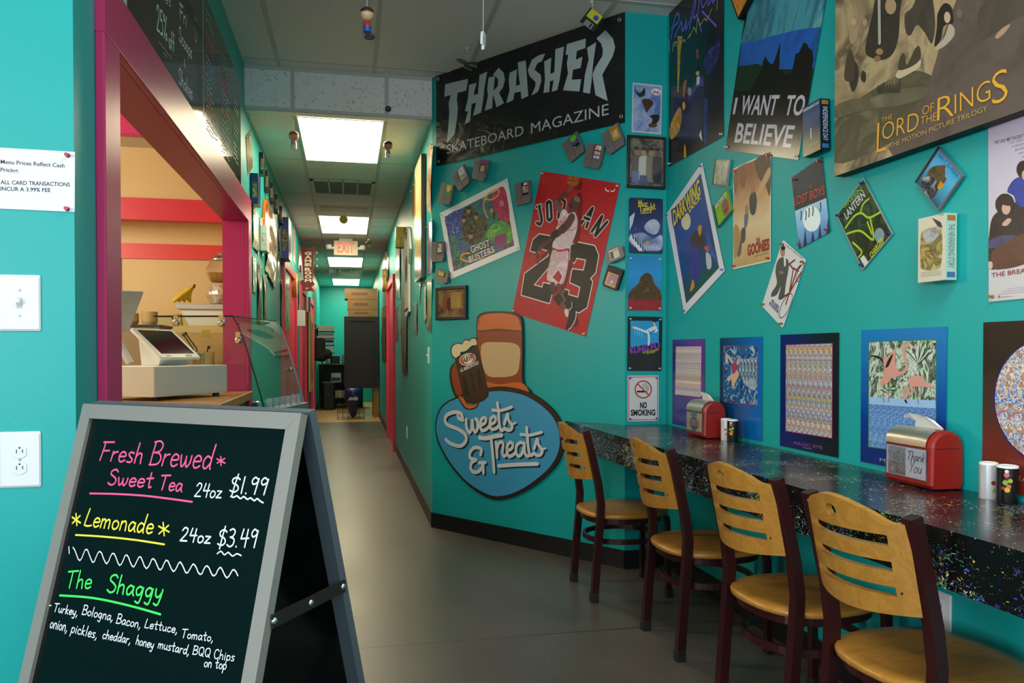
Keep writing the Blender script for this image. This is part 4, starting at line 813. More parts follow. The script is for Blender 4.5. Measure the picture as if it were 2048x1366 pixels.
{'n':'wall_canvas','l':'large thick canvas of misty brown scenery with a big gold title','c':'canvas','P':'R','u':2.0594,'v':2.2022,'w':1.0,'h':0.8,'r':0.0,'b':'canvas_edge','th':0.045,'off':0.006,'rough':0.5,'art':[('p','B:#6a5844,#8a7656,#b09a72,#5e4e3e,#c0aa80;2.6;1.2',[-500,-400,500,-400,500,400,-500,400]),('p','B:#5c5640,#4a4632,#746a50;9;1.5',[-500,-208,-300,-160,-120,-160,0,-240,0,-320,-250,-360,-500,-352],1),('p','B:#52463e,#5e5048,#483c36;5;.6',[20,-80,120,48,300,96,500,128,500,-400,-200,-400,-60,-240],1),('p','B:#2c2822,#3a3428;12;1',[-274,145,-303,86,-324,33,-336,-24,-296,-59,-248,-81,-204,-77,-179,-36,-174,32,-175,102],1),('p','B:#3a322a,#504638;10;1',[-152,23,-120,32,-89,63,-43,43,-25,-52,-37,-110,-67,-65,-99,-30,-125,-50,-146,-33],1),('p','#2a221c',[-15,-31,11,-12,39,-36,45,-81,26,-77,7,-80,-2,-112,-27,-121,-17,-70],1),('p','#b0a08c',[30,-80,50,-101,45,-123,7,-137,-27,-132,12,-110],1),('p','B:#403830,#52483c;9;1',[138,-85,159,-74,184,-64,236,-87,300,-116,300,-154,244,-159,197,-169,143,-172,155,-143,134,-120],1),('p','#a8886a',[193,-178,213,-166,240,-165,225,-180,201,-187],1),('p','#332d26',[-424,-51,-431,-19,-408,-19,-378,-50,-371,-103,-396,-136,-417,-104],1),('p','#332d26',[-358,-107,-352,-80,-333,-95,-336,-123],1),('p','#a88a6a',[-418,44,-415,107,-396,120,-378,87,-377,41,-398,28],1),('p','#8a7458',[-353,61,-353,90,-331,85,-325,58,-337,50],1),('p','#4a3e30',[-444,-78,-441,-28,-418,15,-391,-29,-397,-94],1),('p','#c0b090',[-190,-149,-162,-135,-118,-143,-82,-141,-87,-162,-129,-166,-173,-166],1),('p','#463e30',[-178,-137,-168,-98,-151,-97,-140,-135,-108,-101,-88,-98,-82,-137,-124,-148],1),('p','B:#6a6248,#585240,#7c7256;7;1',[-502,-155,-416,-156,-301,-184,-172,-201,-61,-230,-58,-260,-172,-251,-288,-224,-383,-208,-502,-194],1),('p','#a88a68',[-189,65,-190,58,-194,52,-199,49,-206,48,-214,50,-222,55,-230,61,-235,70,-239,78,-240,87,-239,95,-236,100,-230,104,-223,104,-215,102,-207,97,-200,90,-194,82,-190,74]),('p','#c0a284',[36,-63,35,-68,33,-72,31,-74,27,-75,23,-74,20,-72,16,-68,13,-63,12,-58,11,-53,11,-48,13,-44,16,-41,19,-40,23,-41,27,-44,30,-48,33,-52,35,-58]),('p','#70604c',[79,-70,79,-74,77,-78,75,-80,72,-81,68,-80,65,-78,62,-75,59,-70,58,-66,57,-61,58,-57,59,-54,62,-52,65,-51,68,-52,71,-54,74,-57,77,-61,78,-66]),('p','#a07c54',[-248,-55,-249,-58,-251,-60,-255,-61,-260,-60,-266,-59,-271,-56,-276,-53,-280,-49,-283,-45,-284,-42,-283,-39,-280,-37,-276,-36,-271,-36,-266,-38,-260,-40,-255,-44,-251,-48,-249,-51]),('p','#8a6a48',[-259,-73,-260,-75,-262,-77,-265,-78,-270,-78,-274,-77,-279,-75,-284,-72,-287,-68,-290,-65,-290,-61,-290,-59,-287,-57,-284,-56,-280,-56,-275,-57,-270,-60,-266,-63,-262,-66,-260,-70]),('p','#c0a080',[-384,96,-385,93,-387,90,-390,89,-393,89,-397,90,-401,92,-405,95,-408,99,-410,103,-411,107,-410,110,-408,113,-405,114,-402,115,-398,114,-393,111,-390,108,-387,104,-385,100]),('p','#a89070',[-328,71,-328,68,-330,66,-332,64,-336,64,-339,65,-343,67,-346,70,-348,73,-350,77,-351,80,-350,84,-349,86,-346,87,-343,88,-339,87,-336,85,-333,82,-330,78,-328,75]),('s','#b8b4a8',12.3,[-269,127,-265,-20],1),('s','#8a8478',2.6,[-269,127,-265,-20],1),('p','#38362c',[-276,-177,-273,-156,-267,-158,-264,-177],1),('p','#38362c',[-262,-182,-259,-160,-253,-162,-250,-182],1),('p','#38362c',[-247,-186,-244,-163,-239,-165,-236,-186],1),('p','#38362c',[-233,-191,-230,-167,-225,-169,-222,-191],1),('p','#38362c',[-219,-196,-217,-170,-211,-172,-208,-195],1),('p','#38362c',[-205,-200,-203,-174,-197,-176,-195,-200],1),('p','#38362c',[-192,-204,-189,-177,-184,-179,-181,-204],1),('p','#38362c',[-178,-209,-176,-180,-170,-182,-168,-208],1),('t','#d8a02c','THE',-252.8,-280.6,-202.3,-282.1,15.2,0,-0.01),('t','#d8a02c','L',-275.8,-373.8,-228.4,-375.9,101.2,0,-0.012),('t','#d8a02c','ORD',-249.9,-339.4,-87.6,-348.3,56.1,0,-0.012),('t','#d8a02c','OF',-70.9,-311.2,-25.7,-312.4,26.8,0,-0.012),('t','#d8a02c','THE',-78.9,-337.6,-14.6,-342.2,24.7,0,-0.012),('t','#d8a02c','R',-12.2,-345.5,51.9,-347.9,69.1,0,-0.012),('t','#d8a02c','ING',55.5,-343.7,180.2,-342.2,56.5,0,-0.012),('t','#d8a02c','S',186.6,-360.8,236.5,-359.8,88.3,0,-0.012),('t','#b8964a','THE MOTION PICTURE TRILOGY',-212.9,-372.7,171.0,-368.8,15.0,0.0,0.0)]},
{'n':'cd_case','l':'pale green and pink disc case under the purple-lettered dark poster','c':'CD case','P':'R','u':0.6445,'v':2.0222,'w':0.1479,'h':0.1201,'r':-14.57,'b':'#7a867c','th':0.01,'off':0.003,'rough':0.12,'art':[('p','B:#a0b088,#c8b8b0,#8aa06a,#d0b0b8;14;1',[-59.1,-52.9,65.1,-52.9,65.1,52.9,-59.1,52.9])]},
{'n':'cd_case','l':'tilted bright green disc case with a pink face','c':'CD case','P':'R','u':0.6617,'v':1.8538,'w':0.1497,'h':0.1193,'r':23.16,'b':'#6a8a54','th':0.01,'off':0.003,'rough':0.12,'art':[('p','B:#7ab02c,#8ac038,#6aa024;9;.5',[-62.9,-52.5,68.9,-52.5,68.9,52.5,-62.9,52.5]),('p','#a06a5c',[59.9,-14.3,58.3,-1.4,53.6,10.3,46.3,19.6,37.1,25.6,26.9,27.6,16.8,25.6,7.6,19.6,0.3,10.3,-4.4,-1.4,-6.0,-14.3,-4.4,-27.3,0.3,-38.9,7.6,-48.2,16.8,-54.2,26.9,-56.2,37.1,-54.2,46.3,-48.2,53.6,-38.9,58.3,-27.3]),('p','#8a4438',[38.9,-28.6,38.2,-26.3,36.1,-24.2,32.7,-22.6,28.6,-21.5,24.0,-21.1,19.3,-21.5,15.2,-22.6,11.8,-24.2,9.7,-26.3,9.0,-28.6,9.7,-30.9,11.8,-33.0,15.2,-34.7,19.3,-35.7,24.0,-36.1,28.6,-35.7,32.7,-34.7,36.1,-33.0,38.2,-30.9]),('p','#e0e4e0',[-56.9,33.4,53.9,33.4,53.9,50.1,-56.9,50.1]),('t','#20241c','CHUMBAWAMBA',-53.9,37.0,50.9,37.0,8.3,0,0.03)]},
{'n':'poster','l':'diamond-hung white-bordered blue cartoon poster with yellow lettering','c':'poster','P':'R','u':0.3329,'v':1.7501,'w':0.4687,'h':0.6082,'r':22.83,'b':'#dcdce4','rough':0.35,'pins':'#5a6aa8','art':[('p','G:#1a5048,#1c3a70,#22489a,#1c3c90;.5',[-175,265,202,263,192,-264,-195,-262]),('p','#d8d0a8',[14,103,6,92,-5,84,-19,82,-35,84,-51,91,-65,103,-76,117,-84,133,-86,149,-83,163,-75,175,-63,182,-49,184,-33,181,-17,174,-3,162,8,148,15,132,17,117]),('p','B:#3a6ac0,#1c3c88;12;1',[151,-6,173,-143,193,-260,118,-126]),('p','B:#14306a,#1c4a9a;14;.8',[-160,170,-110,156,-132,-32,-163,-194,-184,-69]),('p','#3a2a24',[-29,24,49,26,118,-48,68,-90,-13,-42],1),('p','#c88a20',[68,30,113,18,78,-24],1),('p','B:#2c2a78,#3a3890;12;1',[-51,-29,20,-46,55,-122,5,-203,-80,-205,-94,-134],1),('p','#c8882a',[-79,-182,-74,-224,-132,-226],1),('p','#b8c0d0',[100,-131,139,-170,125,-223,84,-208],1),('p','#c84a28',[94,-97,138,-115,119,-142],1),('p','#1a2c6a',[-169,289,-118,273,188,240,169,175,137,156,4,169,-178,173,-183,219]),('t','#e0d020','DARKWING',-171.4,190.3,160.6,166.5,81.9,0.12,0.03),('t','#1c2c6c','DUCK',14.1,149.9,161.2,144.2,31.3,0,0.05),('t','#e0d020','DUCK',17.7,150.1,158.7,145.9,28.5,0,0.035)]},
{'n':'poster','l':'upright tan film poster with a red title,held by red pins','c':'poster','P':'R','u':0.9052,'v':1.789,'w':0.3162,'h':0.4585,'r':0.24,'b':'#e0d4c0','rough':0.4,'pins':'#b02a20','art':[('p','G:#b89a60,#d0b080,#dcc49a,#c8a070,#9a6a48,#4a3024;.46',[-152,-222,152,-222,152,222,-152,222]),('p','B:#6a4830,#4a3020,#8a6040;10;1',[32,220,152,220,152,46,111,101,63,138],1),('p','B:#9a5a34,#7a4426;9;1;3;.6',[-146,216,25,216,0,156,-32,174,-63,119,-108,156,-139,110],1),('p','#c89a70',[32,55,95,128,146,165,152,128,95,82,51,28],1),('p','#2e3440',[-16,69,25,92,47,46,32,-9,-6,0],1),('p','#a86a48',[35,105,34,112,31,118,27,123,22,126,16,128,10,126,5,123,0,118,-2,112,-3,105,-2,99,0,92,5,88,10,84,16,83,22,84,27,88,31,92,34,99]),('p','#5a6a80',[-57,0,-25,9,-32,-46,-57,-55],1),('p','#a08048',[-22,23,-23,30,-25,36,-29,41,-33,44,-38,45,-43,44,-47,41,-51,36,-53,30,-54,23,-53,16,-51,10,-47,5,-43,2,-38,1,-33,2,-29,5,-25,10,-23,16]),('p','#50484c',[-88,-64,-51,-55,-51,-110,-82,-119],1),('p','#6a5a60',[-120,-110,-82,-101,-88,-165,-120,-174],1),('p','#b08a50',[-152,-37,-108,-46,-95,-110,-146,-183],1),('t','#8a2420','THE',42.2,-135.0,71.8,-133.8,16.8,0,0.04),('t','#5a1414','GOONIES',-30.3,-181.7,149.2,-177.3,44.0,0,0.05),('t','#a82c26','GOONIES',-27.9,-179.5,146.0,-176.9,40.3,0,0.02),('t','#5a4a38','CELEBRATE THE ADVENTURE',28.6,-196.2,140.6,-193.7,5.4,0.0,0.0)]},
{'n':'poster','l':'tilted night poster with red title and a moon under a dark beam','c':'poster','P':'R','u':1.3412,'v':1.7483,'w':0.2021,'h':0.2939,'r':10.36,'b':'#1a2434','rough':0.4,'pins':'#a82a20','art':[('p','G:#3a7ac0,#8ac0e8,#c0e0f0,#4a90c8;.3',[-106.5,9.5,99.8,-15.6,100.0,-147.0,-99.7,-146.9]),('p','#e8f4f4',[53.2,-79.5,48.1,-93.1,38.3,-103.6,24.6,-110.0,8.4,-111.6,-8.9,-108.1,-25.6,-99.9,-40.0,-87.7,-50.6,-72.6,-56.3,-56.2,-56.4,-40.1,-51.0,-26.0,-40.6,-15.3,-26.3,-9.2,-9.6,-8.1,7.7,-12.2,24.1,-20.8,37.9,-33.2,47.9,-48.1,53.2,-64.0]),('p','#161c28',[-106.9,35.6,98.4,1.1,99.8,-15.6,-106.7,8.5]),('s','#2c4468',2.9,[-73.4,60.2,24.0,133.8,52.5,38.5],1),('s','#2c4468',2.9,[-45.8,163.7,-26.1,58.6],1),('s','#2c4468',2.8,[24.0,133.8,-9.6,46.5],1),('s','#2c4468',2.8,[52.9,143.6,96.1,37.3],1),('s','#141a24',6.5,[-61.2,-7.2,-62.1,-23.9,-68.5,-38.6]),('s','#141a24',6.4,[-30.2,-18.7,-31.2,-35.1,-37.5,-49.7]),('s','#141a24',6.3,[-9.3,-15.3,-10.3,-31.6,-16.4,-46.1]),('s','#141a24',6.2,[15.6,-19.0,14.6,-35.3,8.5,-49.6]),('s','#141a24',6.1,[64.3,-20.9,63.2,-36.9,57.3,-51.0]),('p','#101820',[-126.2,-148.8,-106.7,-103.9,-103.2,-150.4]),('p','#101820',[-108.7,-148.7,-89.4,-104.0,-86.0,-150.3]),('p','#101820',[-68.7,-148.5,-45.2,-78.0,-46.5,-150.1]),('p','#101820',[-17.7,-148.3,0.7,-104.8,3.8,-149.8]),('p','#101820',[27.2,-148.0,47.0,-95.0,48.1,-149.6]),('p','#101820',[79.5,-147.8,99.6,-90.6,99.6,-149.3]),('t','#a83a28','THE',-7.8,57.0,26.4,53.4,14.9,0,0.01),('t','#c04430','LOST BOYS',-102.0,29.8,96.6,0.2,34.0,0,0.01)]},
{'n':'tin_sign','l':'slanted white tin sign with a man in a grey suit and a red bicycle','c':'sign','P':'R','u':1.1572,'v':1.4578,'w':0.1907,'h':0.3038,'r':-31.92,'b':'#d8d8d8','rough':0.35,'th':0.0015,'rad':0.01,'pins':'#8a4a28','art':[('p','#50504c',[-83.0,67.8,-61.0,90.6,-18.3,98.5,4.1,72.4,19.1,11.7,35.7,-42.7,2.5,-66.8,-6.6,-14.0,-15.9,-57.2,-48.8,-84.3,-54.9,-64.8,-40.4,-18.6,-74.3,15.3,-84.9,41.8],1),('p','#b08468',[-54.0,115.4,-51.6,110.1,-50.9,104.6,-52.1,99.4,-55.1,95.1,-59.4,92.0,-64.8,90.5,-70.7,90.7,-76.5,92.7,-81.6,96.1,-85.6,100.8,-88.0,106.2,-88.6,111.8,-87.3,117.0,-84.4,121.3,-80.0,124.3,-74.6,125.8,-68.7,125.5,-63.0,123.5,-57.9,120.1]),('p','#241c18',[-60.2,130.9,-59.3,127.9,-60.0,124.5,-62.3,121.0,-65.9,117.8,-70.5,115.1,-75.7,113.3,-80.9,112.5,-85.6,112.8,-89.4,114.1,-91.9,116.4,-92.8,119.5,-92.0,122.9,-89.7,126.4,-86.0,129.6,-81.4,132.3,-76.2,134.1,-71.1,134.8,-66.4,134.5,-62.6,133.2]),('p','#e0e0e0',[-51.7,95.0,-37.9,101.5,-19.9,73.1,-27.9,63.1]),('s','#8a7060',10.7,[-46.2,29.2,-23.1,40.5]),('s','#3a3430',3.7,[94.6,-56.8,90.3,-76.7,83.4,-95.3,74.6,-110.7,64.9,-121.0,55.3,-125.0,47.0,-122.2,41.0,-112.9,37.9,-98.1,38.0,-79.7,41.4,-59.6,47.5,-40.1,55.8,-23.5,65.2,-11.4,74.7,-5.2,83.4,-5.3,90.2,-11.8,94.6,-24.0,95.9,-40.6,94.2,-59.8]),('s','#3a3430',3.5,[112.4,101.4,109.2,87.3,104.0,74.2,97.4,63.5,90.0,56.4,82.7,53.8,76.4,56.0,71.6,62.7,69.1,73.2,69.0,86.3,71.4,100.5,75.9,114.2,82.1,125.9,89.2,134.4,96.5,138.7,103.2,138.4,108.6,133.6,112.1,124.8,113.3,112.9,112.1,99.3]),('s','#7a2420',7.5,[64.1,-59.2,62.1,-9.8,59.7,93.5,72.4,117.7],1),('s','#7a2420',7.4,[62.1,-9.8,35.1,87.5,71.3,93.1],1),('s','#7a2420',7.6,[26.7,-47.5,62.1,-9.8,91.2,96.9],1),('s','#7a2420',7.3,[30.7,85.4,-0.4,88.7,26.2,119.5],1),('t','#2c2470',"PEE WEE'S",-36.3,-103.9,26.3,-104.3,15.0,0,0.03),('t','#2c2470','BIG ADVENTURE',-46.5,-117.9,33.0,-118.8,12.8,0,0.03),('t','#8a5040','THE STORY OF A REBEL AND HIS BIKE',-61.9,139.2,72.1,144.3,6.7,0.0,0.0)]},
{'n':'comic_book','l':'bagged dark green comic book with lime lightning,pinned as a diamond','c':'comic','P':'R','u':1.6537,'v':1.6211,'w':0.1827,'h':0.2607,'r':34.45,'b':'#8a9088','rough':0.18,'th':0.003,'pins':'#202a6a','art':[('p','B:#243018,#3a4a28,#1a2014,#2e3a24,#48402c;12;1',[-85.9,-125.2,85.9,-125.2,85.9,125.2,-85.9,125.2]),('s','#a8c828',7.2,[-77.0,54.6,-18.5,54.9,15.7,35.6,35.1,-3.7,88.9,-29.0]),('s','#a8c828',7.2,[-82.5,31.7,-23.7,-9.2,10.2,-80.8,37.8,-13.1]),('s','#a8c828',7.1,[-75.7,-16.0,-57.3,-73.1,-80.3,-79.5]),('s','#a8c828',6.9,[10.1,41.1,38.1,55.2,71.1,49.9]),('s','#a8c828',6.7,[15.7,-59.4,21.3,-10.8]),('p','#7a9aa0',[59.4,-106.3,54.3,-111.7,48.0,-114.9,41.0,-115.7,34.0,-114.0,27.7,-109.8,22.7,-103.7,19.5,-96.1,18.4,-87.8,19.5,-79.7,22.9,-72.6,28.0,-67.1,34.5,-63.9,41.5,-63.2,48.6,-65.1,54.9,-69.4,59.8,-75.6,62.9,-83.2,63.9,-91.3,62.6,-99.3]),('t','#6a9a50','GREEN',-48.3,119.5,62.0,97.6,17.7,0,0.03),('t','#c8c0c0','LANTERN',-56.3,73.7,63.4,68.1,31.1,0,0.02),('t','#b8c828','CHARGED',-30.6,-128.3,47.5,-122.7,21.7,0,0.02),('p','#d0d4d0',[-77.2,-88.9,-55.6,-91.2,-50.5,-128.5,-74.8,-129.3])]},
{'n':'cd_case','l':'diamond-hung blue disc case showing three people,below the large canvas','c':'CD case','P':'R','u':2.0064,'v':1.6991,'w':0.144,'h':0.1274,'r':-48.51,'b':'#6a7478','th':0.01,'off':0.003,'rough':0.1,'art':[('p','G:#2a3a50,#4a90b0,#5ab0d8,#3a98c8;.13',[-61.9,-58.6,66.2,-58.6,66.2,58.6,-61.9,58.6]),('p','B:#3a3424,#6a5a3c,#20201c;22;1',[-50.4,0.0,-14.4,38.2,14.4,25.5,28.8,0.0,14.4,-25.5,-28.8,-38.2],1),('p','B:#c8c8c0,#2a2a2c,#6a6a6c;26;1',[-28.8,-12.7,14.4,-6.4,28.8,-38.2,14.4,-57.3,-28.8,-57.3,-54.7,-38.2],1),('p','#c8902a',[14.4,2.5,31.7,5.1,31.7,-15.3,17.3,-17.8],1),('p','#7a4a34',[1.4,33.1,1.0,36.7,-0.2,39.9,-2.1,42.4,-4.5,44.1,-7.2,44.6,-9.9,44.1,-12.3,42.4,-14.2,39.9,-15.4,36.7,-15.8,33.1,-15.4,29.6,-14.2,26.3,-12.3,23.8,-9.9,22.2,-7.2,21.6,-4.5,22.2,-2.1,23.8,-0.2,26.3,1.0,29.6]),('p','#7a4a34',[30.2,12.7,29.9,15.8,28.9,18.7,27.3,20.9,25.3,22.3,23.0,22.8,20.8,22.3,18.8,20.9,17.2,18.7,16.2,15.8,15.8,12.7,16.2,9.6,17.2,6.8,18.8,4.6,20.8,3.2,23.0,2.7,25.3,3.2,27.3,4.6,28.9,6.8,29.9,9.6]),('t','#3a5468','SALT N PEPA',-51.8,45.8,60.5,45.8,11.5,0,0.0)]},
{'n':'vhs_tape','l':'cream video box with a painted dragon scene,standing out above the bar counter','c':'video box','P':'R','u':2.0201,'v':1.4883,'w':0.1081,'h':0.1938,'r':0.0,'b':'#d0c8b4','th':0.04,'off':0.006,'rough':0.35,'spine':('#40584e','THE NEVERENDING STORY','#a8c4b8'),'art':[('p','B:#8a6a34,#b89a50,#5a5a34,#c8b070,#8a8a5a;16;1',[-42.9,46.2,-21.9,60.7,30.7,61.2,42.4,33.8,40.4,-47.0,20.5,-64.1,-32.7,-58.6,-45.1,-37.5],1),('p','B:#8a8a8e,#b0b0b2,#5a5a60;22;1',[-33.8,44.9,-15.9,57.6,19.3,58.7,31.0,39.8,8.0,21.5,-21.5,21.2],1),('p','#3a3238',[1.5,91.8,36.3,73.1,45.0,54.7,25.0,62.1]),('t','#403010','THE',-8.2,-3.2,5.4,-3.2,5.2,0.0,0.0),('t','#403010','NEVERENDING',-24.2,-9.1,21.7,-8.7,6.1,0,0.01),('t','#403010','STORY',-12.2,-18.4,13.1,-18.0,5.7,0,0.01),('s','#8a8070',1.0,[-40.5,-66.7,40.6,-67.5]),('s','#8a8070',1.0,[-40.5,-71.1,40.7,-71.7]),('s','#8a8070',1.0,[-40.4,-75.5,40.7,-76.0]),('s','#8a8070',1.0,[-40.4,-79.9,40.7,-80.3]),('t','#5a2020','VHS',30.4,91.2,48.6,91.5,4.3,0.1,0.0)]},
{'n':'poster','l':'pale lilac film poster of seated friends in dark clothes','c':'poster','P':'R','u':2.461,'v':1.7446,'w':0.56,'h':0.84,'r':0.8,'b':'G:#c8c4c4,#c4bcc8,#b8a8c4,#b4a8c8;.9','rough':0.35,'pins':'#8a7438','art':[('t','#2c2430','THEY ONLY MET ONCE,BUT IT CHANGED THEIR LIVES FOREVER.',-260.1,11.7,-44.5,-3.4,8.9,0,0.02),('t','#5a5060','THEY WERE FIVE TOTAL STRANGERS',-211.9,-0.6,-77.1,-10.1,4.7,0.0,0.0),('t','#5a5060','A BRAIN,A BEAUTY,A JOCK',-201.7,-12.9,-80.5,-18.8,4.7,0.0,0.0),('t','#5a5060','BEFORE THE DAY WAS OVER',-191.5,-25.0,-83.8,-27.5,4.7,0.0,0.0),('t','#5a5060','AND TOUCHED EACH OTHER',-181.4,-37.0,-87.2,-36.2,4.7,0.0,0.0),('t','#5a5060','THEY WOULD NEVER',-171.4,-48.9,-90.6,-44.9,4.6,0.0,0.0),('p','B:#1e1a1e,#2a2426,#141214;9;1',[-277,-231,-268,-192,-248,-176,-215,-170,-187,-160,-164,-157,-61,-153,-29,-221,-30,-315,-165,-330,-239,-333,-284,-320],1),('p','B:#1c2c6c,#2a409a,#16204a;12;1',[-217,-126,-196,-100,-164,-99,-128,-115,-133,-179,-182,-173,-196,-143],1),('p','B:#4a2c22,#5c382a,#3a2018;9;1',[-266,-282,-215,-257,-165,-250,-78,-249,-62,-296,-165,-330,-249,-334,-269,-318],1),('p','B:#4a4a70,#34345a;22;1',[-283,-255,-249,-244,-210,-246,-192,-253,-239,-270,-278,-272],1),('p','#241a18',[-193,-167,-195,-176,-199,-183,-206,-188,-215,-191,-224,-190,-234,-187,-243,-181,-250,-173,-255,-164,-256,-154,-255,-145,-250,-138,-243,-133,-234,-130,-224,-131,-215,-134,-206,-140,-199,-148,-195,-157]),('p','#c8a08c',[-206,-175,-207,-180,-209,-184,-212,-187,-216,-189,-221,-189,-225,-187,-229,-184,-232,-180,-234,-175,-235,-170,-234,-165,-232,-160,-229,-157,-225,-156,-220,-156,-216,-158,-212,-161,-209,-165,-207,-170]),('p','#2c1e1a',[-244,-149,-222,-139,-196,-162,-210,-167,-232,-159],1),('p','#241c1a',[-142,-85,-143,-92,-146,-98,-151,-102,-157,-104,-164,-103,-171,-100,-178,-96,-183,-89,-186,-82,-187,-74,-186,-68,-183,-62,-178,-58,-171,-56,-164,-57,-157,-60,-151,-65,-146,-71,-143,-78]),('p','#c49a86',[-148,-99,-148,-103,-150,-107,-153,-109,-156,-110,-159,-110,-163,-109,-166,-106,-169,-102,-170,-98,-171,-94,-170,-90,-169,-86,-166,-84,-163,-82,-159,-83,-156,-84,-152,-87,-150,-91,-148,-95]),('p','#c8a08c',[-233,-211,-215,-200,-203,-206,-215,-218,-229,-218],1),('p','#c8b0a0',[-265,-320,-265,-324,-266,-327,-268,-329,-271,-330,-274,-330,-276,-330,-279,-328,-281,-325,-282,-322,-283,-318,-282,-314,-281,-312,-279,-309,-276,-308,-274,-308,-271,-309,-268,-311,-266,-313,-265,-317]),('p','#8a5a30',[-82,-93,-83,-100,-86,-106,-90,-110,-96,-112,-103,-112,-109,-109,-115,-104,-120,-98,-123,-90,-124,-82,-123,-75,-120,-68,-115,-64,-109,-62,-102,-63,-96,-66,-90,-71,-86,-77,-82,-85]),('p','#c8a08c',[-88,-98,-89,-103,-91,-107,-94,-110,-98,-112,-103,-111,-107,-110,-111,-106,-114,-102,-116,-97,-117,-91,-116,-86,-114,-82,-111,-80,-107,-78,-102,-78,-98,-80,-94,-84,-91,-88,-89,-93]),('t','#8a3038','THE BREAKFAST CLUB',-268.8,-353.3,-21.7,-351.1,12.1,0,0.01),('t','#5a5058','R',-245.9,-411.8,-238.6,-412.0,6.0,0,0.02),('s','#6a6068',0.9,[-237,-410,-202,-411]),('s','#9a90a0',0.9,[-220,-390,-104,-389]),('s','#9a90a0',0.9,[-235,-396,-104,-395]),('s','#9a90a0',0.9,[-249,-402,-104,-401])]},
{'n':'poster','l':'purple patterned illusion poster behind the far red napkin dispenser','c':'poster','P':'R','u':0.2758,'v':1.0218,'w':0.3765,'h':0.4529,'r':0.0,'b':'G:#30207a,#2a2080,#5a2090,#6a2488;.39;x','g':'illusion posters along the counter','rough':0.22,'art':[('p','S:#e8d8d0,#c8a890,#7a9ac0,#d0a040,#c8c0d8,#b08a98;.022;34;#d8c8d0,#d0a048,#e0d8d8,#b8b0d0,#d8a8a0;14',[-145,190,155,189,150,-64,-153,-66]),('t','#8a58a8','MAGIC EYE',-96.7,-199.2,118.8,-202.0,8.1,0.0,0.0)]},
{'n':'poster','l':'blue illusion poster of a figure in curling waves,second along the counter','c':'poster','P':'R','u':0.8121,'v':1.0247,'w':0.3764,'h':0.4466,'r':0.0,'b':'G:#0a2a4a,#0a4a7a,#0a5ea8,#0a6ac0;.39;x','g':'illusion posters along the counter','rough':0.22,'art':[('p','#a02050',[-154,187,156,186,152,-74,-154,-76]),('p','B:#1a4a98,#2a70c0,#0c1c40,#8ab8e0,#d0e0ec;17;2.2',[-149,184,152,184,149,-70,-149,-73]),('p','S:#20304a,#8aa0b8,#d8dce0,#b0c0d0;.03;36;#b0b8c0,#8098b0,#d8d8d8;12',[2,124,147,134,146,30,32,26,-12,69]),('p','B:#c8d4dc,#8aa0b0,#e0e0e0;30;1',[32,26,126,39,148,12,117,-9,51,12],1),('p','#d8b090',[-136,148,-110,146,-68,121,-38,104,-13,138,-8,109,-27,84,-7,54,-37,24,-57,-7,-72,2,-78,32,-103,21,-114,36,-78,52,-63,88,-78,108],1),('p','#a83a58',[-73,103,-38,108,-18,94,-37,69,-68,58],1)]},
{'n':'poster','l':'navy illusion poster with rainbow rows,middle one along the counter','c':'poster','P':'R','u':1.3313,'v':1.0259,'w':0.3816,'h':0.4529,'r':0.0,'b':'G:#0a1a6a,#101a5a,#10182a,#14161c;.39;x','g':'illusion posters along the counter','rough':0.22,'art':[('p','#a01c58',[-153,186,155,189,156,-161,-152,-164]),('p','S:#c8d0d8,#4a70b8,#d8c030,#b03040,#3a8a6a,#e0e0e0,#3a60b0;.033;42;#a8b8d8,#2a70c8,#98a8d8,#c8a8b8,#a8c0d8,#1c80c0,#c8c880;15',[-149,183,152,187,152,-158,-148,-161]),('t','#9a50a0','MAGIC EYE',-91.6,-209.8,95.6,-206.5,12.2,0.0,0.0),('s','#8a90b0',1.7,[-30,-215,31,-214])]},
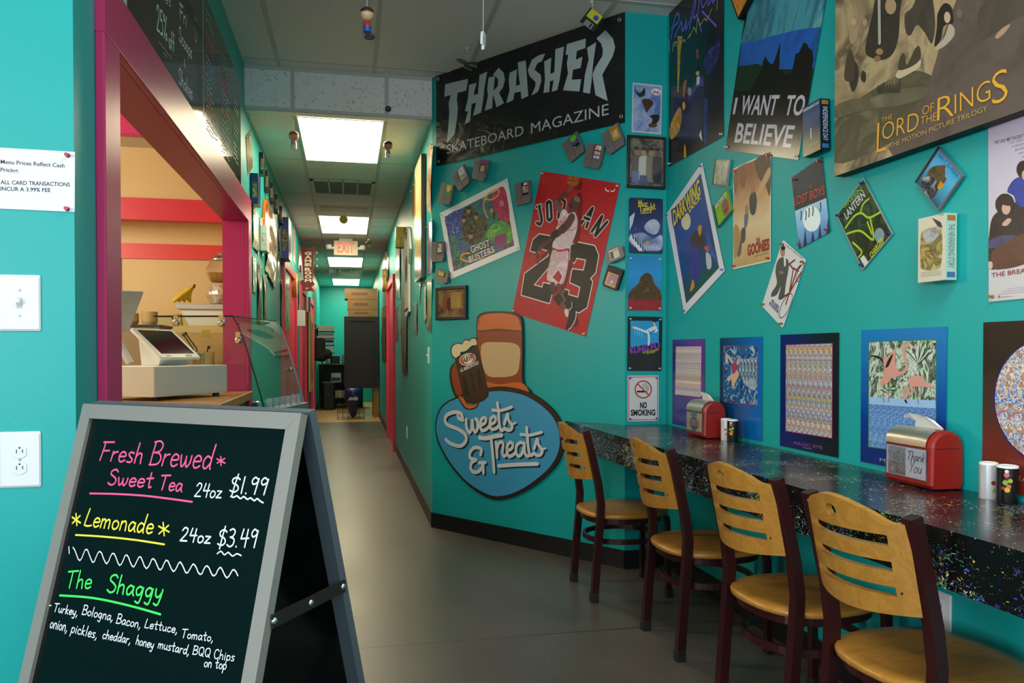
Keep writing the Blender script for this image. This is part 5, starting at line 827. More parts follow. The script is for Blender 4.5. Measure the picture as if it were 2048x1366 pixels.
{'n':'poster','l':'blue-bordered illusion poster of two pink flamingos,behind the near napkin dispenser','c':'poster','P':'R','u':1.8397,'v':1.0306,'w':0.3887,'h':0.4538,'r':0.0,'b':'G:#0a2470,#0a3a90,#0a64b0,#0a7cc0;.45','g':'illusion posters along the counter','rough':0.22,'art':[('p','#3a7a2c',[-156,187,154,189,156,-166,-155,-173]),('p','B:#1a5a28,#2a7a30,#d8e0d0,#10401c,#8a9890,#e8ece4;9;2.5;1.6;.8',[-153,185,152,187,152,4,-152,-1]),('p','S:#4a80c0,#8ab0e0,#2c5a98,#a8c8ec,#3a60a0;.03;60;#4a80c0,#6a98d0,#3a68a8;12',[-152,-9,153,-3,154,-163,-151,-170]),('p','#9ac0e8',[-152,-1,152,4,153,-20,-152,-26]),('s','#c8d0c8',4.8,[-105,111,-116,131,-113,143]),('s','#c8d0c8',4.9,[-146,71,-109,111]),('s','#2a6a34',4.1,[-58,16,-94,25]),('s','#3a4a44',3.7,[80,114,29,154]),('s','#d8e0d4',4.1,[-58,17,-84,31]),('s','#dce4da',3.7,[80,114,43,158]),('s','#2a6a34',4.1,[-58,18,-74,37]),('s','#3a4a44',3.7,[80,114,57,161]),('s','#d8e0d4',4.1,[-58,20,-64,43]),('s','#dce4da',3.7,[80,114,71,165]),('s','#2a6a34',4.1,[-58,21,-54,50]),('s','#3a4a44',3.7,[80,114,85,168]),('s','#d8e0d4',4.1,[-58,23,-44,44]),('s','#dce4da',3.7,[80,114,99,165]),('s','#2a6a34',4.1,[-58,24,-35,39]),('s','#3a4a44',3.7,[80,114,112,161]),('s','#d8e0d4',4.1,[-58,26,-25,34]),('s','#dce4da',3.7,[80,114,126,157]),('s','#2a6a34',4.1,[-58,27,-15,28]),('s','#3a4a44',3.7,[80,114,139,154]),('p','#2c2420',[-148,138,-117,140,-84,128,-73,102,-91,124,-120,133],1),('p','#d89a8c',[-76,97,-80,131,-59,136,-21,162,-24,122,-11,94,10,82,-10,72,-38,67,-65,44,-98,45,-80,73],1),('p','#2c2420',[-32,146,-56,126,-69,100,-52,107],1),('s','#d89a8c',11.2,[-4,82,22,90,30,113,19,141,16,160,27,173]),('p','#d89a8c',[48,172,47,170,45,168,42,167,38,167,35,167,31,168,28,169,26,171,25,173,25,175,26,177,28,178,31,180,34,180,38,180,41,179,44,178,47,176,48,174]),('p','#e0c0b8',[42,176,58,169,57,157,49,164],1),('p','#241c1a',[55,164,58,160,55,152],1),('s','#b87468',3.5,[-76,49,-79,5,-75,-14]),('s','#b87468',3.5,[-43,60,-51,16,-53,-12]),('p','#d89a8c',[39,67,68,78,100,73,118,56,146,46,131,42,88,44,56,42,42,48],1),('s','#d89a8c',10.9,[49,49,56,26,46,19,30,34,22,34,20,15,25,1]),('p','#241c1a',[22,-1,29,-2,34,-12,25,-9],1),('s','#b87468',3.2,[72,43,78,18,82,-10]),('t','#8ab0a8','MAGIC EYE',-92.8,-213.2,114.9,-214.4,12.7,0.0,0.0)]},
{'n':'poster','l':'brown poster with a round many-coloured illusion picture,nearest along the counter','c':'poster','P':'R','u':2.369,'v':1.0335,'w':0.4,'h':0.462,'r':0.0,'b':'G:#7a2418,#6a2a20,#4a3028,#28221e,#201c1a;.46','g':'illusion posters along the counter','rough':0.22,'art':[('p','#1a2470',[162,21,161,42,156,63,150,83,140,102,128,119,115,135,99,149,81,161,62,170,42,177,21,181,0,183,-21,181,-42,177,-62,170,-81,161,-99,149,-115,135,-128,119,-140,102,-150,83,-156,63,-161,42,-162,21,-161,0,-156,-21,-150,-41,-140,-60,-128,-78,-115,-94,-99,-108,-81,-120,-62,-129,-42,-136,-21,-140,0,-141,21,-140,42,-136,62,-129,81,-120,99,-108,115,-94,128,-78,140,-60,150,-41,156,-21,161,0]),('p','S:#d8c8b0,#3a78c0,#e0d8c8,#b03030,#a08040,#4a90d0;.045;40;#d8d0c0,#4a80c0,#c8b890,#d8d8d0,#4a78b8;16',[158,21,157,41,153,62,146,81,137,100,125,117,112,132,96,146,79,158,60,167,41,173,21,177,0,179,-21,177,-41,173,-60,167,-79,158,-96,146,-112,132,-125,117,-137,100,-146,81,-153,62,-157,41,-158,21,-157,0,-153,-20,-146,-40,-137,-58,-125,-75,-112,-91,-96,-105,-79,-116,-60,-125,-41,-132,-21,-136,0,-137,21,-136,41,-132,60,-125,79,-116,96,-105,112,-91,125,-75,137,-58,146,-40,153,-20,157,0]),('t','#a8845a','MAGIC EYE',-100.0,-194.0,100.0,-194.0,13.9,0.0,0.0)]},
{'n':'paper_notice','l':'white printed paper notice about cash prices pinned to the near turquoise wall','c':'notice','P':'F','u':-0.7323,'v':1.5911,'w':0.1791,'h':0.1437,'r':-0.67,'b':'#e4e4ee','rough':0.6,'pinlist':[[74.4,62.3],[73.9,-65.8]],'pins':'#b83048','art':[('t','#2a2830','Menu Prices Reflect Cash',-71.1,34.3,66.9,33.1,9.4,0,0.02),('t','#2a2830','Pricing.',-71.0,15.5,-31.6,15.4,9.4,0,0.02),('t','#2a2830','ALL CARD TRANSACTIONS',-70.9,-13.9,79.1,-11.6,9.4,0,0.02),('t','#2a2830','INCUR A 3.99% FEE',-70.9,-29.3,36.6,-27.1,9.4,0,0.02)]},
{'n':'game_cartridge','l':'grey game cartridge with a green sports label,left of the three under the banner','c':'game cartridge','P':'A','u':1.2061,'v':2.347,'w':0.118,'h':0.132,'r':27.0,'b':'#6a6462','cart':'nes','th':0.017,'off':0.009,'rough':0.5,'art':[('p','#181a16',[-2.4,-15.8,47.2,-15.8,47.2,60.7,-2.4,60.7]),('p','B:#3a9a3c,#58b84a;20;.5',[0.0,26.4,44.8,26.4,44.8,58.1,0.0,58.1]),('p','#3a4a9a',[0.0,2.6,44.8,2.6,44.8,23.8,0.0,23.8]),('p','#d87028',[30.7,26.4,30.3,28.6,29.3,30.6,27.8,32.1,25.8,33.1,23.6,33.5,21.4,33.1,19.4,32.1,17.9,30.6,16.9,28.6,16.5,26.4,16.9,24.2,17.9,22.2,19.4,20.7,21.4,19.7,23.6,19.3,25.8,19.7,27.8,20.7,29.3,22.2,30.3,24.2]),('p','#c8a020',[0.0,-13.2,14.2,-13.2,14.2,-5.3,0.0,-5.3])]},
{'n':'game_cartridge','l':'grey game cartridge with a red and white label,lowest of the three under the banner','c':'game cartridge','P':'A','u':1.3462,'v':2.2745,'w':0.118,'h':0.132,'r':-17.0,'b':'#6a6462','cart':'nes','th':0.017,'off':0.009,'rough':0.5,'art':[('p','#141212',[-2.4,-15.8,47.2,-15.8,47.2,60.7,-2.4,60.7]),('p','B:#c83020,#e0e0d8,#a02018;26;1',[2.4,31.7,44.8,31.7,44.8,58.1,2.4,58.1]),('p','B:#c83020,#d8d0c8;40;1',[2.4,7.9,44.8,7.9,44.8,26.4,2.4,26.4]),('p','B:#3a80c0,#e0e0e0;26;1',[2.4,-13.2,44.8,-13.2,44.8,4.0,2.4,4.0])]},
{'n':'game_cartridge','l':'grey game cartridge with a yellow label,right of the three under the banner','c':'game cartridge','P':'A','u':1.4772,'v':2.344,'w':0.118,'h':0.132,'r':23.0,'b':'#6a6462','cart':'nes','th':0.017,'off':0.009,'rough':0.5,'art':[('p','#b8901c',[-2.4,-15.8,47.2,-15.8,47.2,60.7,-2.4,60.7]),('t','#a02818','ZELDA',2.4,43.6,43.7,43.6,13.2,0.1,0.03),('p','B:#8a8478,#c8c0a8,#5a564c;40;1',[9.4,2.6,37.8,2.6,37.8,34.3,9.4,34.3])]},
{'n':'game_cartridge','l':"grey game cartridge with a purple and orange label,touching the banner's lower edge",'c':'game cartridge','P':'A','u':0.4718,'v':2.3322,'w':0.118,'h':0.132,'r':-19.0,'b':'#6a6462','cart':'nes','th':0.017,'off':0.009,'rough':0.5,'art':[('p','B:#4a2c8a,#2c2a78,#6a3a90;20;1',[-2.4,-15.8,47.2,-15.8,47.2,60.7,-2.4,60.7]),('p','#b02858',[0.0,44.9,44.8,44.9,44.8,58.1,0.0,58.1]),('p','B:#c86a20,#d8b040,#4a2c8a;40;1',[4.7,-10.6,42.5,-10.6,42.5,29.0,4.7,29.0])]},
{'n':'game_cartridge','l':'grey game cartridge with a pale silver label,between the purple and green labelled ones','c':'game cartridge','P':'A','u':0.3036,'v':2.3023,'w':0.118,'h':0.132,'r':27.0,'b':'#6a6462','cart':'nes','th':0.017,'off':0.009,'rough':0.5,'art':[('p','B:#a8b4bc,#d0d4d8,#8a98a8;24;1',[-2.4,-15.8,47.2,-15.8,47.2,60.7,-2.4,60.7]),('p','B:#c8b060,#4a6a9a;40;1',[2.4,-10.6,42.5,-10.6,42.5,15.8,2.4,15.8])]},
{'n':'game_cartridge','l':'grey game cartridge with a yellow and green label,lowest-left of the upper-left three','c':'game cartridge','P':'A','u':0.1602,'v':2.2216,'w':0.118,'h':0.132,'r':-16.0,'b':'#6a6462','cart':'nes','th':0.017,'off':0.009,'rough':0.5,'art':[('p','B:#3a7a34,#5a9a40,#2c5a28;20;1',[-2.4,-15.8,47.2,-15.8,47.2,60.7,-2.4,60.7]),('p','#d8b830',[0.0,29.0,44.8,29.0,44.8,58.1,0.0,58.1]),('p','#e0c0a0',[33.0,26.4,32.5,29.7,30.8,32.6,28.2,35.0,24.9,36.5,21.2,37.0,17.6,36.5,14.3,35.0,11.7,32.6,10.0,29.7,9.4,26.4,10.0,23.1,11.7,20.2,14.3,17.8,17.6,16.3,21.2,15.8,24.9,16.3,28.2,17.8,30.8,20.2,32.5,23.1]),('p','#2c7aa8',[2.4,-13.2,18.9,-13.2,18.9,4.0,2.4,4.0])]},
{'n':'game_cartridge','l':'grey game cartridge with a black baseball label,alone between two posters','c':'game cartridge','P':'A','u':0.8267,'v':2.1372,'w':0.118,'h':0.132,'r':4.0,'b':'#6a6462','cart':'nes','th':0.017,'off':0.009,'rough':0.5,'art':[('p','#131214',[-2.4,-15.8,47.2,-15.8,47.2,60.7,-2.4,60.7]),('p','#d0d4dc',[11.8,42.2,42.5,42.2,42.5,56.8,11.8,56.8]),('p','B:#5a6a8a,#a02830,#c8c8c8,#2a2c3a;40;1',[2.4,-2.6,44.8,-2.6,44.8,37.0,2.4,37.0])]},
{'n':'game_cartridge','l':'grey game cartridge turned sideways at the corner,left of the white-bordered poster','c':'game cartridge','P':'A','u':0.08,'v':1.8487,'w':0.118,'h':0.132,'r':-2.0,'b':'#6a6462','cart':'nes','th':0.017,'off':0.009,'rough':0.5,'art':[('p','#1c1416',[-2.4,-15.8,47.2,-15.8,47.2,60.7,-2.4,60.7]),('p','B:#8a2a20,#c8c0b8,#2a1a18;30;1',[4.7,-6.6,42.5,-6.6,42.5,52.8,4.7,52.8])]},
{'n':'game_cartridge','l':'squat pale grey game cartridge with a blue and green label,above the low framed photo','c':'game cartridge','P':'A','u':0.1152,'v':1.684,'w':0.127,'h':0.086,'r':-14.0,'b':'#74706e','cart':'snes','th':0.017,'off':0.009,'rough':0.5,'art':[('p','#26242a',[-38.1,0.0,38.1,0.0,38.1,36.1,-38.1,36.1]),('p','B:#3a7ac0,#c8c030,#3a8a3a;40;1',[-33.0,3.4,25.4,3.4,25.4,32.7,-33.0,32.7])]},
{'n':'game_cartridge','l':'rounded light grey game cartridge with a cream small picture label beside the red poster','c':'game cartridge','P':'A','u':1.4867,'v':1.7177,'w':0.116,'h':0.078,'r':16.0,'b':'#78787a','cart':'n64','th':0.017,'off':0.009,'rough':0.5,'art':[('p','#c8c0a0',[-30.2,-26.5,32.5,-26.5,32.5,26.5,-30.2,26.5]),('p','#1c1c1e',[-25.5,-23.4,-4.6,-23.4,-4.6,17.2,-25.5,17.2]),('t','#1c1c1e','RUMBLE',-7.0,12.5,30.2,12.5,8.6,0.0,0.0)]},
{'n':'game_cartridge','l':'black game cartridge with a gold and blue pyramid label beside the red poster','c':'game cartridge','P':'A','u':1.4741,'v':1.5872,'w':0.104,'h':0.118,'r':-21.0,'b':'#161412','cart':'atari','th':0.017,'off':0.009,'rough':0.5,'art':[('p','#b08a4a',[-37.4,-47.2,37.4,-47.2,37.4,26.0,-37.4,26.0]),('p','B:#2c4a9a,#c0502a,#3a6ac0,#8a6a9a;20;1',[-22.9,-35.4,35.4,-35.4,35.4,21.2,-22.9,21.2]),('p','#b8a890',[15.6,-21.2,15.1,-18.0,13.6,-15.1,11.3,-12.8,8.4,-11.3,5.2,-10.8,2.0,-11.3,-0.9,-12.8,-3.2,-15.1,-4.7,-18.0,-5.2,-21.2,-4.7,-24.5,-3.2,-27.4,-0.9,-29.7,2.0,-31.1,5.2,-31.6,8.4,-31.1,11.3,-29.7,13.6,-27.4,15.1,-24.5])]},
{'n':'poster','l':'tall narrow colourful comic poster,first on the left hallway wall beyond the menu','c':'poster','P':'L','u':5.5029,'v':2.5172,'w':0.3111,'h':0.2504,'r':22.84,'b':'B:#8a4a4a,#c8b090,#3a5a4a,#a83a2a,#e0d0b0;6;1','pins':'#c8c8b8','npin':2,'rough':0.22,'off':0.003},
{'n':'poster','l':'dark poster with pale lettering below the white pack,just past the pink window frame','c':'poster','P':'L','u':5.8342,'v':2.0426,'w':0.3579,'h':0.2812,'r':-1.73,'b':'B:#1c1c1a,#d8c8a0,#3a3a30,#a03a2a;5;1','pins':'#c8c8b8','npin':2,'wave':0.012,'rough':0.22,'off':0.003},
{'n':'poster','l':'slim curling silver poster beside the dark one past the pink frame','c':'poster','P':'L','u':6.2445,'v':2.0615,'w':0.1756,'h':0.2841,'r':17.6,'b':'B:#d8d0b0,#b8a888,#8a8070;4;1','pins':'#c8c8b8','npin':2,'wave':0.012,'rough':0.22,'off':0.003},
{'n':'poster','l':'huge creased foil poster with web-like white lines and a red-orange middle','c':'poster','P':'L','u':6.9021,'v':2.0784,'w':0.8094,'h':0.6062,'r':-7.09,'b':'B:#2a2a26,#b8a060,#8a2a18,#c8b890,#3a3630;3;1.5','pins':'#c8c8b8','npin':2,'wave':0.03,'rough':0.22,'off':0.003},
{'n':'poster','l':'long dark brown banner with small pale words near its lower end','c':'poster','P':'L','u':6.0458,'v':1.6126,'w':0.2579,'h':0.4311,'r':-1.16,'b':'B:#2a2218,#4a3c28,#1c1812;3;1','pins':'#c8c8b8','npin':2,'wave':0.012,'rough':0.22,'off':0.003},
{'n':'poster','l':'gold-tinted wavy poster hanging next to the long brown banner','c':'poster','P':'L','u':6.4338,'v':1.6198,'w':0.2263,'h':0.351,'r':7.46,'b':'B:#8a7a3a,#6a6a34,#a89858;4;1','pins':'#c8c8b8','npin':2,'wave':0.015,'rough':0.22,'off':0.003},
{'n':'poster','l':'grey-green faded sheet half hidden behind the pink window frame','c':'poster','P':'L','u':5.7401,'v':1.7205,'w':0.1951,'h':0.25,'r':-0.6,'b':'B:#8a9a80,#6a8a74,#a8a888;4;1','pins':'#c8c8b8','npin':2,'wave':0.01,'rough':0.22,'off':0.003},
{'n':'poster','l':'narrow brown poster under the ceiling left of the blue toy box','c':'poster','P':'L','u':7.0569,'v':2.5262,'w':0.2968,'h':0.185,'r':12.36,'b':'B:#5a4034,#7a6a54,#3a2c24;5;1','pins':'#c8c8b8','npin':2,'rough':0.22,'off':0.003},
{'n':'poster','l':'folded tan sheet with a dark edge below the blue toy box','c':'poster','P':'L','u':8.0733,'v':2.3246,'w':0.7373,'h':0.2924,'r':20.66,'b':'B:#b89a88,#d8d0b8,#3a2a24;4;1','pins':'#c8c8b8','npin':2,'wave':0.015,'rough':0.22,'off':0.003},
{'n':'poster','l':'narrow pale reflective sheet right of the huge foil poster','c':'poster','P':'L','u':7.7449,'v':1.9864,'w':0.2473,'h':0.2914,'r':0.51,'b':'B:#c8c0a0,#a8a888,#8a8a70;4;1','pins':'#c8c8b8','npin':2,'rough':0.22,'off':0.003},
{'n':'poster','l':'wrinkled silver poster with bold white strokes beside the pink door','c':'poster','P':'L','u':8.525,'v':2.0509,'w':1.0092,'h':0.3008,'r':-9.97,'b':'B:#4a6a54,#e8e4d0,#3a4a3a,#c8c0a0;5;1.5','pins':'#c8c8b8','npin':2,'wave':0.02,'rough':0.22,'off':0.003},
{'n':'poster','l':'long drooping green and pink poster reaching lowest on the left hallway wall','c':'poster','P':'L','u':8.4368,'v':1.6546,'w':1.0494,'h':0.4897,'r':0.94,'b':'B:#4a7a5c,#6a9a7a,#a8a080,#b86a5a;3;1','pins':'#c8c8b8','npin':2,'wave':0.02,'rough':0.22,'off':0.003},
{'n':'poster','l':'tall purple-tinged poster high on the wall before the pink door','c':'poster','P':'L','u':9.1219,'v':2.4475,'w':0.6314,'h':0.4084,'r':-6.18,'b':'B:#8a7a9a,#c8c0b0,#5a4a6a;4;1','pins':'#c8c8b8','npin':2,'wave':0.01,'rough':0.22,'off':0.003},
{'n':'poster','l':'pale glossy poster directly above the first pink hallway door','c':'poster','P':'L','u':9.9195,'v':2.4909,'w':0.4456,'h':0.429,'r':-0.27,'b':'B:#d8d0b0,#a890a0,#b8b090;4;1','pins':'#c8c8b8','npin':2,'rough':0.22,'off':0.003},
{'n':'poster','l':'thin grey poster left of the arrow sign','c':'poster','P':'L','u':10.9656,'v':2.4346,'w':0.5124,'h':0.3206,'r':-1.61,'b':'B:#8a9a8a,#d0d0b8,#5a6a5c;4;1','pins':'#c8c8b8','npin':2,'rough':0.22,'off':0.003},
{'n':'poster','l':'long grey-blue poster hanging between the two pink doors','c':'poster','P':'L','u':10.9859,'v':1.8947,'w':0.6225,'h':0.4994,'r':2.0,'b':'B:#6a8a9a,#a8b8b0,#4a6a5c;3;1','pins':'#c8c8b8','npin':2,'wave':0.015,'rough':0.22,'off':0.003},
{'n':'poster','l':'curling poster of orange and blue figures,first on the right hallway wall','c':'poster','P':'C','u':-5.3796,'v':2.3707,'w':0.3002,'h':0.4448,'r':-17.94,'b':'B:#2c3a6a,#c8804a,#d8c8b0,#5a5a70;5;1','pins':'#c8c8b8','npin':2,'wave':0.012,'rough':0.22,'off':0.003},
{'n':'poster','l':'white-bordered glossy poster in the middle beside the hallway corner','c':'poster','P':'C','u':-5.4088,'v':1.8969,'w':0.308,'h':0.3574,'r':-0.44,'b':'B:#b8c0c8,#4a4a70,#8a6a7a,#d8d8d0;4;1','pins':'#c8c8b8','npin':2,'rough':0.22,'off':0.003},
{'n':'poster','l':'narrow framed green and black print above the light switch','c':'poster','P':'C','u':-5.4437,'v':1.5068,'w':0.3158,'h':0.3638,'r':-4.99,'b':'B:#3a6a5a,#8a9a5a,#1c1c18,#6a8a7a;5;1','pins':'#c8c8b8','npin':2,'rough':0.22,'off':0.003},
{'n':'poster','l':'thin grey sheet curling off the wall left of the green and black print','c':'poster','P':'C','u':-5.7177,'v':1.5347,'w':0.1645,'h':0.2559,'r':11.61,'b':'B:#8a9a8a,#b8b8a8,#6a7a6c;4;1','pins':'#c8c8b8','npin':2,'wave':0.01,'rough':0.22,'off':0.003},
{'n':'poster','l':'tall green and white landscape poster before the right-hand pink door','c':'poster','P':'C','u':-8.8701,'v':2.1338,'w':0.7645,'h':0.6817,'r':-4.83,'b':'B:#4a8a5c,#d8dcc8,#3a5a6a,#a8b890;3;1','pins':'#c8c8b8','npin':2,'wave':0.012,'rough':0.22,'off':0.003},
{'n':'poster','l':'longest brown and green hanging banner on the right hallway wall','c':'poster','P':'C','u':-7.8759,'v':1.3603,'w':0.708,'h':0.7875,'r':0.36,'b':'B:#3a5a44,#5a7a5c,#3a2a22,#4a3028;2;1','pins':'#c8c8b8','npin':2,'wave':0.015,'rough':0.22,'off':0.003},
{'n':'poster','l':'pale green sheet hanging beside the longest brown banner','c':'poster','P':'C','u':-8.5548,'v':1.5625,'w':0.4835,'h':0.3371,'r':-2.77,'b':'B:#8ab098,#6a9a80,#a8b8a0;4;1','pins':'#c8c8b8','npin':2,'wave':0.012,'rough':0.22,'off':0.003},
{'n':'poster','l':'dark purple strip hanging right against the right-hand pink door','c':'poster','P':'C','u':-9.1463,'v':1.5083,'w':0.3896,'h':0.414,'r':-0.91,'b':'B:#5a3a5c,#3a2a3c,#7a5a6c;4;1','pins':'#c8c8b8','npin':2,'rough':0.22,'off':0.003},
{'n':'poster','l':'shiny black and silver poster beyond the right-hand pink door','c':'poster','P':'C','u':-11.7118,'v':2.3555,'w':1.4639,'h':0.6497,'r':-12.53,'b':'B:#d0d4c8,#2a3a34,#8a9a90,#e8e8e0;6;2','pins':'#c8c8b8','npin':2,'wave':0.02,'rough':0.22,'off':0.003},
{'n':'poster','l':'long olive poster hanging lowest beyond the right-hand pink door','c':'poster','P':'C','u':-12.5332,'v':1.4745,'w':1.5257,'h':0.8539,'r':-0.71,'b':'B:#6a7a3a,#3a4a34,#a8a83a;3;1','pins':'#c8c8b8','npin':2,'wave':0.015,'rough':0.22,'off':0.003},
{'n':'poster','l':'dark green curled poster under the shiny black and silver one','c':'poster','P':'C','u':-11.3575,'v':1.8169,'w':0.6154,'h':0.3836,'r':-4.52,'b':'B:#2c4a3c,#5a7a6a,#1c2c24;4;1','pins':'#c8c8b8','npin':2,'wave':0.01,'rough':0.22,'off':0.003},
{'n':'poster','l':'narrow pinkish hanging strip right of the white sports jersey','c':'poster','P':'C','u':-6.5037,'v':1.4663,'w':0.2061,'h':0.2562,'r':1.4,'b':'B:#a8807a,#8a6a6a,#c0a8a0;4;1','pins':'#c8c8b8','npin':2,'wave':0.01,'rough':0.22,'off':0.003},
{'n':'poster','l':'dark wine-red poster partly behind the leaning tan canvas','c':'poster','P':'C','u':-6.8065,'v':2.4757,'w':0.2955,'h':0.2646,'r':-0.64,'b':'B:#5a2a24,#8a6a5a,#3a1a18;4;1','pins':'#c8c8b8','npin':2,'rough':0.22,'off':0.003},
{'n':'pennant','l':'teal felt pennant hanging just below the tall tan canvas','c':'pennant','P':'C','u':-6.1522,'v':1.6281,'w':0.1631,'h':0.1792,'r':2.71,'b':'#0c6a68','pins':'#c8c8b8','npin':2,'rough':0.22,'off':0.003},
{'n':'wall_canvas','l':'tall tan and gold canvas on the right hallway wall','c':'canvas','P':'C','u':-5.9501,'v':2.1716,'w':0.5626,'h':0.8855,'r':-1.21,'b':'#3a3218','th':0.034,'off':0.004,'rough':0.22,'art':[('p','G:#4a5a24,#8a9a4a,#e8d088,#e8dca8,#d8d0b0;.95',[-281,-443,281,-443,281,443,-281,443]),('p','G:#b08a30,#c8a84a;.95',[-281,-266,-169,-266,-169,354,-281,354]),('p','#3a3a20',[-281,-443,281,-443,281,-301,-281,-301]),('t','#c86a20','LINKS',-225.0,-274.5,225.0,-274.5,44.3,0,0.02)]},
{'n':'menu_board','l':'glossy black menu board with white chalk lettering,the nearer of two above the serving window','c':'menu board','P':'L','u':3.105,'v':2.49,'w':1.235,'h':0.62,'r':0.0,'b':'acrylic','th':0.01,'off':0.004,'rough':0.06,'ar':0.7,'art':[('h','#dcf0dc','25%',-246.6,-218.4,-88.8,-198.1,84.2,7.0),('h','#dcf0dc','off',-63.9,-208.1,30.9,-194.5,65.7,6.7),('s','#b08a98',3.5,[-222,-249,-11,-231]),('s','#b08a98',3.7,[-154,-260,-94,-254]),('h','#e8dcf0','Fri',127.7,-24.6,259.5,-4.7,58.4,7.5),('h','#e8dcf0','Scoops',109.8,-114.7,363.5,-95.9,54.8,6.8),('h','#e8dcf0','&',197.9,-182.1,221.2,-183.4,38.2,5.5),('h','#e8dcf0','Shakes',100.8,-280.8,366.3,-263.2,59.3,6.7),('s','#e8dcf0',4.9,[429,108,429,93]),('s','#e8dcf0',5.0,[467,116,467,102]),('s','#e8dcf0',4.9,[420,59,427,13,459,13,482,60]),('s','#c86a40',4.8,[399,158,399,138]),('s','#c86a40',5.0,[448,184,447,164]),('s','#c86a40',6.2,[444,148,447,145]),('h','#e8dcf0','Free',-487.0,-179.6,-351.8,-157.1,44.9,3.8),('h','#e8dcf0','sides',-252.0,-97.0,-30.1,-50.7,36.9,3.5)]},
